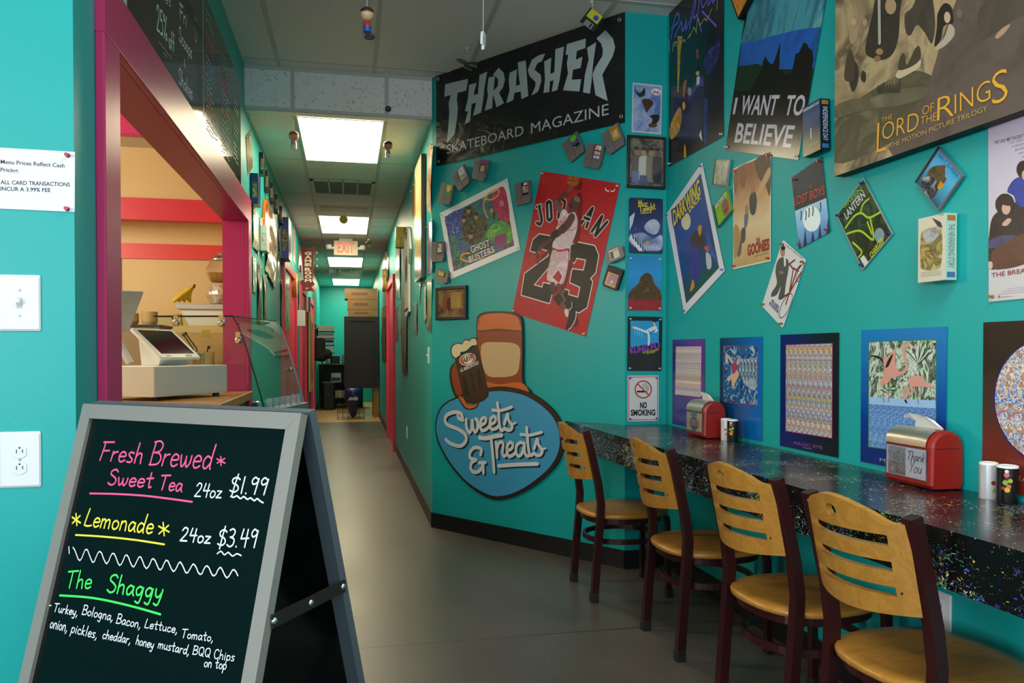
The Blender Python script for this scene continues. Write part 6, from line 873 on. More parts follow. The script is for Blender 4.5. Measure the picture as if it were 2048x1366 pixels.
{'n':'menu_board','l':'glossy black menu board filled with rows of small coloured chalk writing,beyond the first','c':'menu board','P':'L','u':4.357,'v':2.49,'w':1.245,'h':0.62,'r':0.0,'b':'acrylic','th':0.01,'off':0.004,'rough':0.06,'ar':0.7,'art':[('s','#78c8a0',6,[-573,261,-555,259,-538,262,-521,262,-504,256,-486,255,-469,264,-452,258,-434,257,-417,266,-400,260],1),('s','#78c8a0',6,[-573,217,-556,219,-540,213,-523,218,-506,221,-490,217,-473,220,-456,219,-440,212,-423,220,-406,218,-390,215,-373,212,-357,221,-340,217],1),('s','#e04a70',6,[-560,153,-543,151,-526,154,-508,148,-491,152,-473,148,-456,154,-439,153,-421,144,-404,145,-387,146,-369,154,-352,148,-334,150,-317,147],1),('s','#e04a70',6,[-560,120,-543,119,-526,122,-510,122,-493,125,-476,123,-459,126,-442,125,-425,126,-408,123,-391,117,-374,125,-357,126,-340,125],1),('s','#e04a70',6,[-560,95,-543,90,-525,97,-508,94,-490,91,-473,88,-456,97,-438,98,-421,88,-403,96,-386,92,-368,89,-351,91,-334,96],1),('s','#6aa0f0',6,[-548,44,-531,51,-514,44,-497,52,-480,48,-463,54,-446,55,-430,50,-413,55,-396,48,-379,45,-362,51,-345,44,-328,46,-312,49],1),('s','#6aa0f0',6,[-548,18,-530,17,-513,26,-495,20,-478,27,-460,26,-443,20,-425,21,-408,22,-390,23,-373,23,-355,22,-338,23],1),('s','#6aa0f0',6,[-548,-6,-530,-7,-513,-4,-496,-9,-478,-8,-461,-1,-444,-6,-426,-6,-409,-12,-392,-7,-374,-5,-357,-12,-339,-5,-322,-5,-305,-11],1),('s','#6ac898',6,[-573,-38,-555,-35,-538,-39,-521,-35,-503,-34,-486,-42,-469,-42,-451,-35,-434,-32,-417,-40,-399,-38,-382,-36],1),('s','#6ac898',6,[-573,-67,-555,-67,-536,-67,-518,-64,-500,-67,-482,-66,-464,-62,-446,-70,-428,-64,-410,-62],1),('s','#6ac898',6,[-573,-96,-555,-90,-537,-96,-519,-96,-501,-94,-483,-91,-464,-97,-446,-95,-428,-95,-410,-89],1),('s','#c07058',6,[-560,-120,-543,-128,-525,-126,-507,-122,-490,-120,-472,-124,-454,-127,-436,-128,-419,-124,-401,-128,-383,-121,-366,-120,-348,-128],1),('s','#c07058',6,[-560,-148,-542,-150,-525,-148,-507,-154,-489,-156,-472,-154,-454,-149,-436,-154,-418,-154,-401,-153,-383,-153,-365,-153],1),('s','#c07058',6,[-560,-184,-543,-185,-525,-175,-507,-176,-490,-174,-472,-180,-454,-175,-436,-175,-419,-183,-401,-177,-383,-176,-366,-178,-348,-180,-330,-182,-313,-182,-295,-183],1),('s','#c07058',6,[-560,-207,-543,-210,-526,-204,-509,-213,-492,-203,-474,-206,-457,-203,-440,-203,-423,-203,-406,-207,-388,-213],1),('s','#e0d8b8',6,[-560,-252,-543,-250,-526,-246,-509,-248,-492,-249,-475,-243,-458,-247,-440,-250,-423,-251,-406,-244,-389,-248,-372,-245,-355,-250,-338,-251,-321,-248,-304,-244,-287,-252,-270,-245],1),('s','#e0d8b8',6,[-560,-263,-543,-263,-525,-272,-508,-265,-491,-263,-473,-272,-456,-269,-438,-269,-421,-266,-404,-268,-386,-267,-369,-264,-351,-272,-334,-272,-316,-271,-299,-271,-282,-271,-264,-261,-247,-263],1),('s','#e0d8b8',6,[-560,-285,-543,-287,-526,-287,-509,-287,-492,-284,-475,-284,-458,-287,-440,-289,-423,-287,-406,-289,-389,-285,-372,-283,-355,-286],1),('s','#6ac898',6,[-124,207,-107,209,-90,212,-72,214,-55,210,-37,214,-20,212,-2,210,15,209,33,211],1),('s','#6ac898',6,[-124,173,-108,176,-91,173,-74,171,-57,174,-40,176,-23,169,-6,173,10,173,27,178,44,178,61,172,78,178,95,177],1),('s','#e84a70',6,[-124,136,-107,132,-89,140,-72,138,-54,141,-37,140,-19,138,-2,139,16,137,34,132,51,137,69,131,86,132],1),('s','#e84a70',6,[-124,100,-108,101,-90,101,-74,110,-56,102,-40,100,-23,109,-6,101,11,109,28,107,45,109,62,110,79,106,96,109,113,100,130,108,147,106],1),('s','#e84a70',6,[-124,70,-107,77,-89,79,-72,70,-54,72,-36,75,-19,78,-1,72,17,71,34,72,52,76,70,77,87,73,105,73,123,73,140,73],1),('s','#80a8f0',6,[-124,32,-107,37,-89,42,-71,36,-54,40,-36,33,-18,39,0,40,17,39,35,37,53,37,71,39,88,42,106,33,124,33],1),('s','#80a8f0',6,[-124,14,-107,10,-90,9,-73,12,-56,6,-39,7,-22,6,-5,10,12,7,30,6,47,11,64,14,81,7,98,12,115,8,132,13,150,10,167,7],1),('s','#80a8f0',6,[-124,-24,-107,-19,-90,-20,-73,-22,-56,-20,-39,-21,-22,-16,-5,-23,12,-13,30,-19,47,-18,64,-19,81,-15,98,-15],1),('s','#e84a70',6,[-124,-50,-107,-47,-89,-46,-72,-51,-54,-47,-37,-44,-19,-50,-2,-53,16,-53,34,-47,51,-48,69,-44,86,-46,104,-52,121,-53],1),('s','#e84a70',6,[-124,-81,-107,-75,-90,-74,-72,-73,-54,-80,-37,-73,-19,-80,-2,-78,16,-75,33,-82,51,-82,68,-74,86,-80],1),('s','#80a8f0',6,[-124,-111,-107,-110,-90,-117,-73,-113,-56,-112,-39,-112,-22,-115,-5,-111,12,-106,29,-113,46,-111,63,-116,80,-114,97,-110],1),('s','#80a8f0',6,[-124,-135,-107,-135,-90,-144,-72,-135,-54,-141,-37,-136,-19,-137,-2,-142,16,-138,33,-138,51,-136,68,-142],1),('s','#80a8f0',6,[-124,-162,-108,-166,-91,-167,-74,-172,-57,-168,-40,-169,-24,-165,-7,-165,10,-167,27,-171,44,-166,61,-166,78,-171,94,-163,111,-166,128,-172,145,-163],1),('s','#e0e8e8',6,[-124,-200,-107,-196,-89,-197,-71,-198,-54,-197,-36,-199,-18,-200,0,-202,17,-203,35,-196,53,-196,70,-198,88,-196],1),('s','#e0e8e8',6,[-124,-226,-107,-224,-90,-219,-73,-228,-56,-223,-38,-226,-21,-220,-4,-225,13,-225,30,-224,48,-223,65,-220,82,-225,99,-219,116,-228],1),('s','#e0e8e8',6,[-124,-252,-107,-252,-89,-245,-72,-246,-54,-252,-36,-252,-19,-249,-1,-245,17,-244,34,-245,52,-247,70,-252,87,-249,105,-251],1),('s','#e0e8e8',6,[-124,-272,-107,-276,-90,-276,-72,-270,-54,-278,-37,-269,-20,-268,-2,-268,16,-274,33,-272,50,-272,68,-271,86,-268,103,-271,120,-275,138,-269],1),('s','#78a898',6,[299,125,317,126,335,118,353,127,371,126,389,124,407,124,425,124,442,121,460,124,478,119,496,124],1),('s','#78a898',6,[299,96,317,97,334,101,352,100,370,92,388,99,406,98,424,91,441,94,459,93,477,91,495,96,512,101],1),('s','#78a898',6,[299,72,317,70,335,64,353,72,371,69,390,73,408,71,426,71,444,66,462,72,480,73],1),('s','#b07888',6,[299,-13,316,-10,334,-13,352,-17,369,-18,387,-17,405,-16,422,-16,440,-12,458,-10,475,-12,493,-13,510,-11],1),('s','#b07888',6,[299,-41,317,-37,335,-41,353,-44,371,-36,389,-38,407,-42,425,-42,443,-40,461,-39],1),('s','#b07888',6,[299,-74,316,-71,333,-65,350,-72,368,-69,385,-72,402,-71,419,-72,436,-69,453,-72],1),('s','#c8d0c8',6,[299,-128,316,-128,334,-124,351,-129,368,-129,386,-125,403,-125,420,-122],1),('s','#c8d0c8',6,[299,-153,316,-153,334,-157,352,-147,369,-155,387,-156,405,-152,422,-156],1),('s','#c8d0c8',6,[299,-182,316,-184,333,-185,350,-177,366,-182,383,-177,400,-180,417,-175,434,-182,451,-183,468,-182],1),('s','#c8d0c8',6,[299,-206,316,-209,332,-212,349,-206,366,-202,383,-207,399,-213,416,-213,433,-212,450,-211,466,-213,483,-213],1)]},
{'n':'_board','l':'x','c':'x','P':'AF','u':0.302,'v':-0.553,'w':0.604,'h':1.106,'r':0.0,'b':'#0b0b0c','art':[('h','#f0508c','Fresh',-221.3,436.6,-93.7,437.6,39.8,3.7),('h','#f0508c','Brewed',-71.7,436.5,98.6,438.5,46.5,3.5),('s','#f0508c',2.8,[118,464,123,447]),('s','#f0508c',2.8,[109,459,132,452]),('s','#f0508c',2.8,[112,451,129,461]),('h','#f0508c','Sweet',-179.7,388.8,-49.9,391.8,31.6,3.6),('h','#f0508c','Tea',-30.1,390.0,33.2,390.9,29.2,3.4),('s','#f0508c',3.7,[-226,367,-148,372,-70,375,-5,375,67,374]),('h','#d8dce8','24oz',69.5,384.3,138.9,386.7,25.7,2.8),('h','#d8dce8','$1.99',155.4,398.4,246.2,401.4,30.6,3.1),('s','#d8dce8',3.1,[162,392,170,391,177,394,187,390,194,394,204,390,211,393,221,389,227,393,236,389,243,387]),('s','#e8d83c',3.7,[-254,323,-243,300]),('s','#e8d83c',3.7,[-263,315,-234,306]),('s','#e8d83c',3.7,[-258,303,-240,320]),('h','#e8d83c','Lemonade',-222.6,301.7,-22.1,305.0,34.6,3.6),('s','#e8d83c',3.3,[2,329,12,305]),('s','#e8d83c',3.3,[-8,321,23,313]),('s','#e8d83c',3.3,[-3,307,18,325]),('s','#e8d83c',3.6,[-240,281,-157,286,-67,289,17,289]),('h','#d8dce8','24oz',55.7,299.7,133.6,302.5,25.1,3.2),('h','#d8dce8','$3.49',151.1,299.8,245.3,307.6,31.8,3.1),('s','#d8dce8',2.6,[156,287,164,292,174,287,182,292,194,287,203,292,214,290]),('s','#d8dce8',2.6,[-252,256,-246,243]),('s','#d8dce8',2.6,[-239,256,-232,252,-223,243,-215,235,-209,233,-205,239,-203,248,-200,256,-194,256,-187,249,-178,240,-171,234,-166,236,-164,245,-161,254,-157,257,-150,254,-142,245,-134,238,-129,236,-125,242,-123,251,-120,257,-114,257,-107,251,-99,242,-92,237,-88,240,-85,247,-83,256,-79,259,-72,255,-65,247,-57,240,-52,239,-49,244,-46,253,-43,259,-38,259,-31,252,-24,244,-17,240,-13,243,-10,250,-8,258,-4,260,2,257,10,249,16,243,21,242,25,247,27,255,30,261,36,260,42,254,49,247,55,243,59,246,62,252,64,259,68,262,74,258,81,251,87,245,92,245,95,250,98,257,101,262,106,261,112,256,118,249,124,246,128,248,130,255,133,261,137,263,143,260,149,253,155,248,159,248,163,252,165,259,169,264,173,263,179,257,185,251,190,248,194,251,197,257,200,263,204,264,209,261,215,255],1),('h','#3ce060','The',-234.7,176.5,-160.1,184.4,33.3,3.6),('h','#3ce060','Shaggy',-112.8,184.2,40.2,190.5,33.6,3.9),('s','#3ce060',4.1,[-246,160,-148,168,-46,168,44,164]),('h','#d8dce8','-',-277.2,131.8,-263.1,132.9,14.1,2.3),('h','#d8dce8','Turkey,',-254.6,127.6,-179.7,129.4,16.4,2.3),('h','#d8dce8','Bologna,',-168.9,134.1,-78.0,134.6,17.6,2.2),('h','#d8dce8','Bacon,',-68.4,132.2,0.1,132.4,16.9,2.1),('h','#d8dce8','Lettuce,',9.4,135.3,96.2,138.0,15.7,2.0),('h','#d8dce8','Tomato,',107.3,132.4,186.0,137.4,15.2,1.9),('h','#d8dce8','onion,',-254.2,96.3,-199.6,96.5,21.1,2.3),('h','#d8dce8','pickles,',-189.1,97.3,-110.8,96.8,18.3,2.2),('h','#d8dce8','cheddar,',-96.8,99.7,-17.7,102.1,16.1,2.1),('h','#d8dce8','honey',-4.4,103.4,43.7,102.9,16.4,2.0),('h','#d8dce8','mustard,',54.2,106.0,135.0,106.7,16.0,2.0),('h','#d8dce8','BQQ',142.5,109.3,185.4,111.3,14.1,1.9),('h','#d8dce8','Chips',193.6,110.6,242.1,113.7,15.3,1.8),('h','#d8dce8','on top',175.0,93.5,227.7,97.5,16.0,1.9)]},
]

# ------------------------------------------------------------------ the room
WB = -0.775
OP0, OP1, OPZ0, OPZ1 = 2.375, 5.25, 0.885, 2.017
NOOK_Y, HALL_Y, HALL_X, LEFT_X = 4.053, 5.27, 0.552, -0.645
FR = {'A': frame((HALL_X, 5.29, 0), (0.598, -0.802, 0), (0, 0, 1)),
      'N': frame((0, NOOK_Y, 0), (1, 0, 0), (0, 0, 1)),
      'R': frame((1.711, NOOK_Y, 0), (0.015, -1, 0), (0, 0, 1)),
      'C': frame((HALL_X, 0, 0), (0, -1, 0), (0, 0, 1)),
      'L': frame((LEFT_X, 0, 0), (0, 1, 0), (0, 0, 1)),
      'F': frame((0, 2.07, 0), (1, 0, 0), (0, 0, 1)),
      'S': frame((0, HALL_Y, 0), (1, 0, 0), (0, 0, 1))}
TEAL = paint('teal_paint', '#0fa2a0', 0.42)
TAN = paint('tan_paint', '#d8ba84', 0.5)
PINK = paint('pink_trim_paint', '#bf3468', 0.34, 0.04, 60, 0.22)
CORAL = paint('coral_trim_paint', '#e0403c', 0.4, 0.04, 60)
BLACKBASE = mat('#100f10', 0.45)
FLOOR = m_floor()
TILE = m_tile('ceiling_board', '#e8e6e0', '#9a9892')
TILE_F = m_tile('fissured_board', '#efefed', '#a0a0a0', 75.0)
BAR = mat('#c2c1bb', 0.5)


def prism(pts, z0, z1, m):
    mb = MB()
    mb.poly(pts, z1, m, z1 - z0)
    return mb


struct('floor', MB().box((-4.2, -3.1, -0.1), (2.3, 13.62, 0), FLOOR))
struct('floor_back', MB().box((-0.8, 13.62, -0.1), (0.7, 19.1, 0.0), m_wood('oak_floor', '#a8844e', '#b8945c', 0.35, (6, 0.8, 1))))
tr = Vector((0.015, -1, 0)).normalized()
r0 = Vector((1.711, NOOK_Y, 0))
r1 = r0 + tr * 7.1
struct('wall_right', prism([(r0.x, r0.y + .1), (r1.x, r1.y), (r1.x + .12, r1.y), (r0.x + .12, r0.y + .1)], 0, 3.02, TEAL))
struct('wall_nook', prism([(1.472, NOOK_Y), (1.711, NOOK_Y), (1.711, NOOK_Y + .1), (1.60, NOOK_Y + .1)], 0, 3.02, TEAL))
struct('wall_angled', prism([(HALL_X, 5.29), tuple((Vector((HALL_X, 5.29)) + Vector((.598, -.802)).normalized() * 1.5425)), (1.60, NOOK_Y + .1), (HALL_X + .12, 5.38)], 0, 3.02, TEAL))
struct('wall_hall_right', prism([(HALL_X, 5.29), (HALL_X + .12, 5.38), (HALL_X + .12, 19.0), (HALL_X, 19.0)], 0, 2.86, TEAL))
struct('wall_back', MB().box((-0.8, 19.0, 0), (0.7, 19.1, 2.86), TEAL))
wl = MB()
wl.box((WB, 2.07, 0), (LEFT_X, OP0 - .012, 3.02), TEAL)
wl.box((WB, OP0 - .012, 0), (LEFT_X, OP1 + .012, OPZ0), TEAL)
wl.box((WB, OP0 - .012, OPZ1 + .012), (LEFT_X, OP1 + .012, 3.02), TEAL)
wl.box((WB, OP1 + .012, 0), (LEFT_X, 19.0, 3.02), TEAL)
struct('wall_left', wl)
struct('wall_front_left', MB().box((-4.1, 2.07, 0), (WB, 2.19, 3.02), TEAL))
struct('wall_entry_left', MB().box((-4.2, -3.1, 0), (-4.1, 2.19, 3.02), TEAL))
# street side: a wide shop window behind the camera
ws = MB()
ws.box((-4.2, -3.1, 0), (1.9, -3.0, 0.75), TEAL)
ws.box((-4.2, -3.1, 2.7), (1.9, -3.0, 3.02), TEAL)
ws.box((-4.2, -3.1, .75), (-3.2, -3.0, 2.7), TEAL)
ws.box((1.5, -3.1, .75), (1.9, -3.0, 2.7), TEAL)
struct('wall_street', ws)
wf = MB()
for x in (-3.2, -1.66, -0.12, 1.44):
    wf.box((x, -3.09, .75), (x + .06, -3.01, 2.7), mat('#2c2c2e', 0.4, 0.6))
wf.box((-3.2, -3.06, .75), (1.5, -3.05, 2.7), m_glass('window_glass', (1, 1, 1)))
struct('window_1', wf)
struct('ceiling', MB().box((-4.2, -3.1, 3.02), (2.0, 5.36, 3.1), TILE))
struct('ceiling_hall', MB().box((LEFT_X, 5.36, 2.74), (HALL_X, 19.0, 2.82), TILE))
# dropped band where the hall ceiling starts: tiled face, bars round it
sf = MB()
sf.box((LEFT_X, HALL_Y + .004, 2.735), (HALL_X, 5.36, 3.02), TILE_F)
for z in ((2.735, 2.757), (2.995, 3.019)):
    sf.box((LEFT_X, HALL_Y, z[0]), (HALL_X, HALL_Y + .01, z[1]), BAR)
for x in (-0.348, 0.252):
    sf.box((x - .013, HALL_Y, 2.757), (x + .013, HALL_Y + .006, 2.995), BAR)
struct('trim_1', sf)
# grid bars of both ceilings
gb = MB()
for x in (-0.43, 0.17, 0.77, 1.37):
    gb.box((x - .012, -3, 3.0165), (x + .012, 5.27, 3.0199), BAR)
for k in range(7):
    y = 5.15 - 1.22 * k
    gb.box((-4.1, y - .012, 3.0168), (1.7, y + .012, 3.0199), BAR)
gb.box((HALL_X, 5.25, 3.012), (HALL_X + .01, 5.27, 3.0199), BAR)
struct('trim_2', gb)
gh = MB()
for x in (-0.348, 0.252):
    gh.box((x - .012, 5.37, 2.7365), (x + .012, 18.99, 2.7399), BAR)
gh.box((LEFT_X, 5.37, 2.725), (LEFT_X + .02, 18.99, 2.7399), BAR)
gh.box((HALL_X - .02, 5.37, 2.725), (HALL_X, 18.99, 2.7399), BAR)
y = 6.58
while y < 18.9:
    gh.box((LEFT_X, y - .008, 2.7375), (HALL_X, y + .008, 2.7399), BAR)
    y += 0.66
struct('trim_3', gh)
# black rubber baseboards
bb = MB()
bb.T = FR['A']
bb.box((0, 0, 0), (1.5415, .10, .008), BLACKBASE)
struct('baseboard_angled', bb)
bb = MB()
bb.T = FR['C']
bb.box((-9.35, 0, 0), (-5.29, .10, .008), BLACKBASE)
bb.box((-18.9, 0, 0), (-11.2, .10, .008), BLACKBASE)
struct('baseboard_hall_right', bb)
bb = MB()
bb.T = FR['R']
bb.box((0, 0, 0), (4.5, .10, .008), BLACKBASE)
struct('baseboard_right', bb)
bb = MB().box((1.472, NOOK_Y - .008, 0), (1.711, NOOK_Y, .10), BLACKBASE)
struct('baseboard_nook', bb)
bb = MB()
bb.T = FR['L']
bb.box((5.5, 0, 0), (7.9, .10, .008), BLACKBASE)
bb.box((10.3, 0, 0), (10.9, .10, .008), BLACKBASE)
bb.box((15.0, 0, 0), (18.9, .10, .008), BLACKBASE)
struct('baseboard_left', bb)

# serving window: pink casing and lining
tm = MB()
FX = -0.620
tm.rbox((LEFT_X, 2.233, 0.80), (FX, 2.375, OPZ1), .004, PINK)
tm.rbox((LEFT_X, OP1, 0.80), (FX, OP1 + .142, OPZ1), .004, PINK)
tm.rbox((LEFT_X, 2.233, OPZ1), (FX, OP1 + .142, OPZ1 + .16), .004, PINK, axis=1)
tm.box((WB - .004, OP0 - .0119, OPZ0), (LEFT_X, OP0, OPZ1), PINK)
tm.box((WB - .004, OP1, OPZ0), (LEFT_X, OP1 + .0119, OPZ1), PINK)
tm.box((WB - .004, OP0, OPZ1), (LEFT_X, OP1, OPZ1 + .0119), PINK)
struct('trim_4', tm)

# the kitchen behind it
struct('wall_kitchen_far', MB().box((-4.1, 6.45, 0), (WB, 6.55, 2.74), TAN))
struct('wall_kitchen_left', MB().box((-4.2, 2.19, 0), (-4.1, 6.55, 2.74), TAN))
struct('wall_kitchen_near', MB().box((-4.1, 2.19, 0), (WB, 2.2, 2.74), TAN))
struct('wall_kitchen_right', MB().box((WB - .005, 5.4, 0), (WB, 6.45, 2.74), TAN))
struct('ceiling_kitchen', MB().box((-4.2, 2.19, 2.74), (WB, 6.55, 2.82), m_tile('kitchen_board', '#c8bfa8', '#a89f88')))
kb = MB()
kb.box((-4.1, 5.95, 2.115), (WB - .005, 6.05, 2.268), paint('shaded_coral_paint', '#c22a3c', 0.4, 0.04, 60))  # upper beam is less lit: its shade is put into a deeper red
struct('trim_5', kb)
kb = MB()
kb.box((-4.1, 5.5, 2.60), (WB - .005, 5.6, 2.74), PINK)
struct('trim_6', kb)
kc = MB()
kc.box((-2.6, 6.43, 1.895), (WB - .005, 6.45, 2.01), CORAL)
kc.box((-1.80, 6.43, 0), (-1.69, 6.45, 1.895), CORAL)
struct('trim_7', kc)


# hall doors: pink slabs in pink casings
def hall_door(name, pl, u0, u1, z1, knob=None):
    mb = MB()
    mb.T = FR[pl]
    c = .085
    RED = paint('hall_trim_paint', '#d63a58', 0.35, 0.03, 60)
    mb.box((u0, 0, 0), (u0 + c, z1, .034), RED)
    mb.box((u1 - c, 0, 0), (u1, z1, .034), RED)
    mb.box((u0 + c, z1 - c, 0), (u1 - c, z1, .034), RED)
    mb.box((u0 + c, 0, 0), (u1 - c, z1 - c, .006), RED)
    o = struct(name, mb)
    if knob is not None:
        k = MB()
        k.T = FR[pl]
        M = mat('#b8a070', 0.25, 1.0)
        k.tube([(knob, 1.0, .006), (knob, 1.0, .05)], .011, M)
        k.ball((knob, 1.0, .062), .026, M, 14)
        k.build('door_handle', o)
    return o


hall_door('door_1', 'L', 8.05, 9.95, 2.12, 8.35)
hall_door('door_2', 'L', 11.0, 12.2, 2.10)
hall_door('door_3', 'L', 13.4, 14.9, 2.10)
hall_door('door_4', 'C', -11.1, -9.45, 2.12)


# ------------------------------------------------------------------ sheets on the walls
def grid_sheet(mb, w, h, m, amp, seed, nx=10, ny=22):
    """a sheet that bellies off the wall between its pinned corners"""
    vs = []
    for j in range(ny + 1):
        for i in range(nx + 1):
            x, y = (i / nx - .5) * w, (j / ny - .5) * h
            edge = (1 - abs(2 * i / nx - 1) ** 4 * abs(2 * j / ny - 1) ** 4)
            z = amp * edge * (0.35 + 0.9 * abs(noise.noise(Vector((x * 3 + seed, y * 4, seed * 1.7)))) + .5 * noise.noise(Vector((x * 9, y * 7 + seed, 3.1))))
            vs.append((x, y, max(.0006, z)))
    fs = []
    for j in range(ny):
        for i in range(nx):
            a = j * (nx + 1) + i
            fs.append((a, a + 1, a + nx + 2, a + nx + 1))
    mb.add(vs, fs, m, True)


def rounded(w, h, r, n=4):
    pts = []
    for cx, cy, a0 in ((w / 2 - r, h / 2 - r, 0), (-w / 2 + r, h / 2 - r, 90), (-w / 2 + r, -h / 2 + r, 180), (w / 2 - r, -h / 2 + r, 270)):
        for k in range(n + 1):
            t = math.radians(a0 + 90 * k / n)
            pts.append((cx + r * math.cos(t), cy + r * math.sin(t)))
    return pts


def pin_mesh(col):
    key = 'pin' + col
    if key not in MATS:
        mb = MB()
        m = mat(col, 0.25)
        mb.lathe([(.0055, 0), (.0055, .0015), (.0032, .003), (.003, .009), (.0048, .0115), (.0046, .0135)], m, 12)
        o = mb.build('pushpin')
        MATS[key] = o.data
        bpy.data.objects.remove(o)
    return MATS[key]


def m_vinyl():
    if 'vinyl' in MATS:
        return MATS['vinyl']
    m, t, b = new_mat('banner_vinyl', 0.38)
    b.inputs['Base Color'].default_value = rgb('#17181a')
    v = coords(t, (1.4, 2.6, 1), (0, 0, 0.5))
    nz = N(t, 'ShaderNodeTexNoise', Scale=3.2, Detail=3.0, Distortion=0.8)
    t.links.new(v, nz.inputs['Vector'])
    bp = N(t, 'ShaderNodeBump', Strength=0.7, Distance=0.03)
    t.links.new(nz.outputs['Fac'], bp.inputs['Height'])
    t.links.new(bp.outputs[0], b.inputs['Normal'])
    MATS['vinyl'] = m
    return m


def base_mat(b, rough):
    if b == 'vinyl':
        return m_vinyl()
    if b == 'acrylic':
        if b not in MATS:
            MATS[b] = m_acrylic()
        return MATS[b]
    if b == 'canvas_edge':
        return mat('#15120f', 0.6)
    return mat(b, rough)


def build_sheet(d, idx):
    w, h = d['w'], d['h']
    th = d.get('th', .0006)
    rough = d.get('rough', .4)
    M = FR[d['P']] @ Matrix.Translation((d['u'], d['v'], d.get('off', .002))) @ Matrix.Rotation(math.radians(d['r']), 4, 'Z')
    art = d.get('art', [])
    kind = d.get('cart')
    name = d['n']
    if d.get('fr'):
        t = thing(name, d['l'], d['c'], M, d.get('g'))
        f = d['fr']
        fb = MB()
        FM = mat('#0f0d0c', 0.35)
        fb.rbox((-w / 2, -h / 2, 0), (w / 2, -h / 2 + f, th + .004), .003, FM, axis=0)
        fb.rbox((-w / 2, h / 2 - f, 0), (w / 2, h / 2, th + .004), .003, FM, axis=0)
        fb.rbox((-w / 2, -h / 2 + f, 0), (-w / 2 + f, h / 2 - f, th + .004), .003, FM, axis=1)
        fb.rbox((w / 2 - f, -h / 2 + f, 0), (w / 2, h / 2 - f, th + .004), .003, FM, axis=1)
        fb.build('frame', t)
        pb = MB()
        W2, H2 = w - 2 * f, h - 2 * f
        pb.box((-W2 / 2, -H2 / 2, 0), (W2 / 2, H2 / 2, th - .002), base_mat(d['b'], rough))
        sc = min(W2 / w, H2 / h)
        art2 = []
        for e in art:
            e = list(e)
            if e[0] == 'p':
                e[2] = [c * (W2 / w if j % 2 == 0 else H2 / h) for j, c in enumerate(e[2])]
            art2.append(e)
        draw(pb, art2, th - .002, rough, lim=(W2 / 2, H2 / 2))
        pb.build('photo', t)
        return t
    mb = MB()
    BM = base_mat(d['b'], rough) if d['b'] != 'none' else None
    zf = th
    if kind:
        if kind == 'nes':
            pts = [(-.5, .5), (.5, .5), (.5, -.34), (.44, -.38), (.44, -.5), (-.44, -.5), (-.44, -.38), (-.5, -.34)]
        elif kind == 'snes':
            pts = [(-.5, .32), (-.4, .5), (.4, .5), (.5, .32), (.5, -.38), (.34, -.38), (.34, -.5), (-.34, -.5), (-.34, -.38), (-.5, -.38)]
        elif kind == 'n64':
            pts = [(-.5, .28), (-.3, .46), (0, .5), (.3, .46), (.5, .28), (.5, -.4), (.38, -.5), (-.38, -.5), (-.5, -.4)]
        else:
            pts = [(-.5, .5), (.5, .5), (.5, -.4), (.4, -.5), (-.4, -.5), (-.5, -.4)]
        mb.poly([(x * w, y * h) for x, y in pts], th, BM, th)
        if kind == 'nes':
            DK = mat('#4a4644', 0.5)
            for k in range(7):
                mb.box((-.44 * w, (.40 - .075 * k) * h, th), (-.12 * w, (.43 - .075 * k) * h, th + .0012), BM)
            mb.box((-.08 * w, -.5 * h, th), (-.06 * w, .5 * h, th + .0005), DK)
            mb.box((-.44 * w, -.2 * h, th), (.44 * w, -.185 * h, th + .0005), DK)
    elif 'back' in d:
        outs = [[(c[j] / 1000, c[j + 1] / 1000) for j in range(0, len(c), 2)] for c in d['back']]
        BK = mat('#20140e', 0.5)
        for k, pts in enumerate(outs):
            mb.poly(spline(pts, True, 4), th - .0003 * (len(outs) - 1 - k), BK, th - .0003 * (len(outs) - 1 - k))
    elif d.get('wave'):
        grid_sheet(mb, w, h, BM, d['wave'], idx * 1.37)
    elif d.get('rad'):
        mb.poly(rounded(w, h, d['rad']), th, BM, th)
    elif name == 'pennant':
        mb.poly([(-w / 2, h / 2), (w / 2, h / 2), (0, -h / 2)], th + .002, BM, .002)
    else:
        mb.box((-w / 2, -h / 2, 0), (w / 2, h / 2, th), BM)
    side = None
    if kind:
        side = MB()
        draw(side, art, zf + .0013, .3)
    elif name == 'vhs_tape':
        draw(mb, art, zf, rough)
    else:
        draw(mb, art, zf, d.get('ar', rough), lim=None if 'back' in d else (w / 2, h / 2))
    o = mb.build(name, None, M)
    tag(o, d['l'], d['c'], d.get('g'))
    if side:
        s = side.build('label', o)
    if d.get('spine'):
        col, txt, bg = d['spine']
        sp = MB()
        sp.T = frame((w / 2, 0, th / 2), (0, -1, 0), (0, 0, -1))
        sp.box((-h / 2 + .002, -th / 2 + .001, 0), (h / 2 - .002, th / 2 - .001, .0006), mat(bg, .3))
        add_text(sp, txt, (-h * .34, -th * .22), (h * .32, -th * .22), th * .5, .0008, mat(col, .4))
        sp.box((-h * .47, -th * .34, .0006), (-h * .39, th * .34, .001), mat('#a86a2c', .4))
        sp.box((h * .38, -th * .34, .0006), (h * .46, th * .34, .001), mat('#3a6a9a', .4))
        sp.build('spine', o)
    if d.get('grom'):
        BR = mat('#c8b890', 0.3, 1.0)
        for x, y in ((-.487, .45), (.478, .43), (.485, -.44), (-.485, -.455)):
            g = MB()
            ring = []
            for k in range(25):
                a = 2 * PI * k / 24
                ring.append((.009 * math.cos(a), .009 * math.sin(a), 0))
            g.tube(ring, .0035, BR, 8)
            g.build('grommet', o, Matrix.Translation((x * w, y * h, zf + .001)))
    if name == 'menu_board':
        eb = MB().box((-w / 2 - .004, -h / 2, 0), (-w / 2, h / 2, th + .001), mat('#86a898', .3))
        eb.build('edge_strip', o)
    if d['n'] == 'cd_case':
        hb = MB()
        hb.box((-w / 2 - .0005, -h / 2, .0005), (-w / 2 + w * .06, h / 2, th + .0012), mat('#181a1b', .3))
        hb.build('hinge_bar', o)
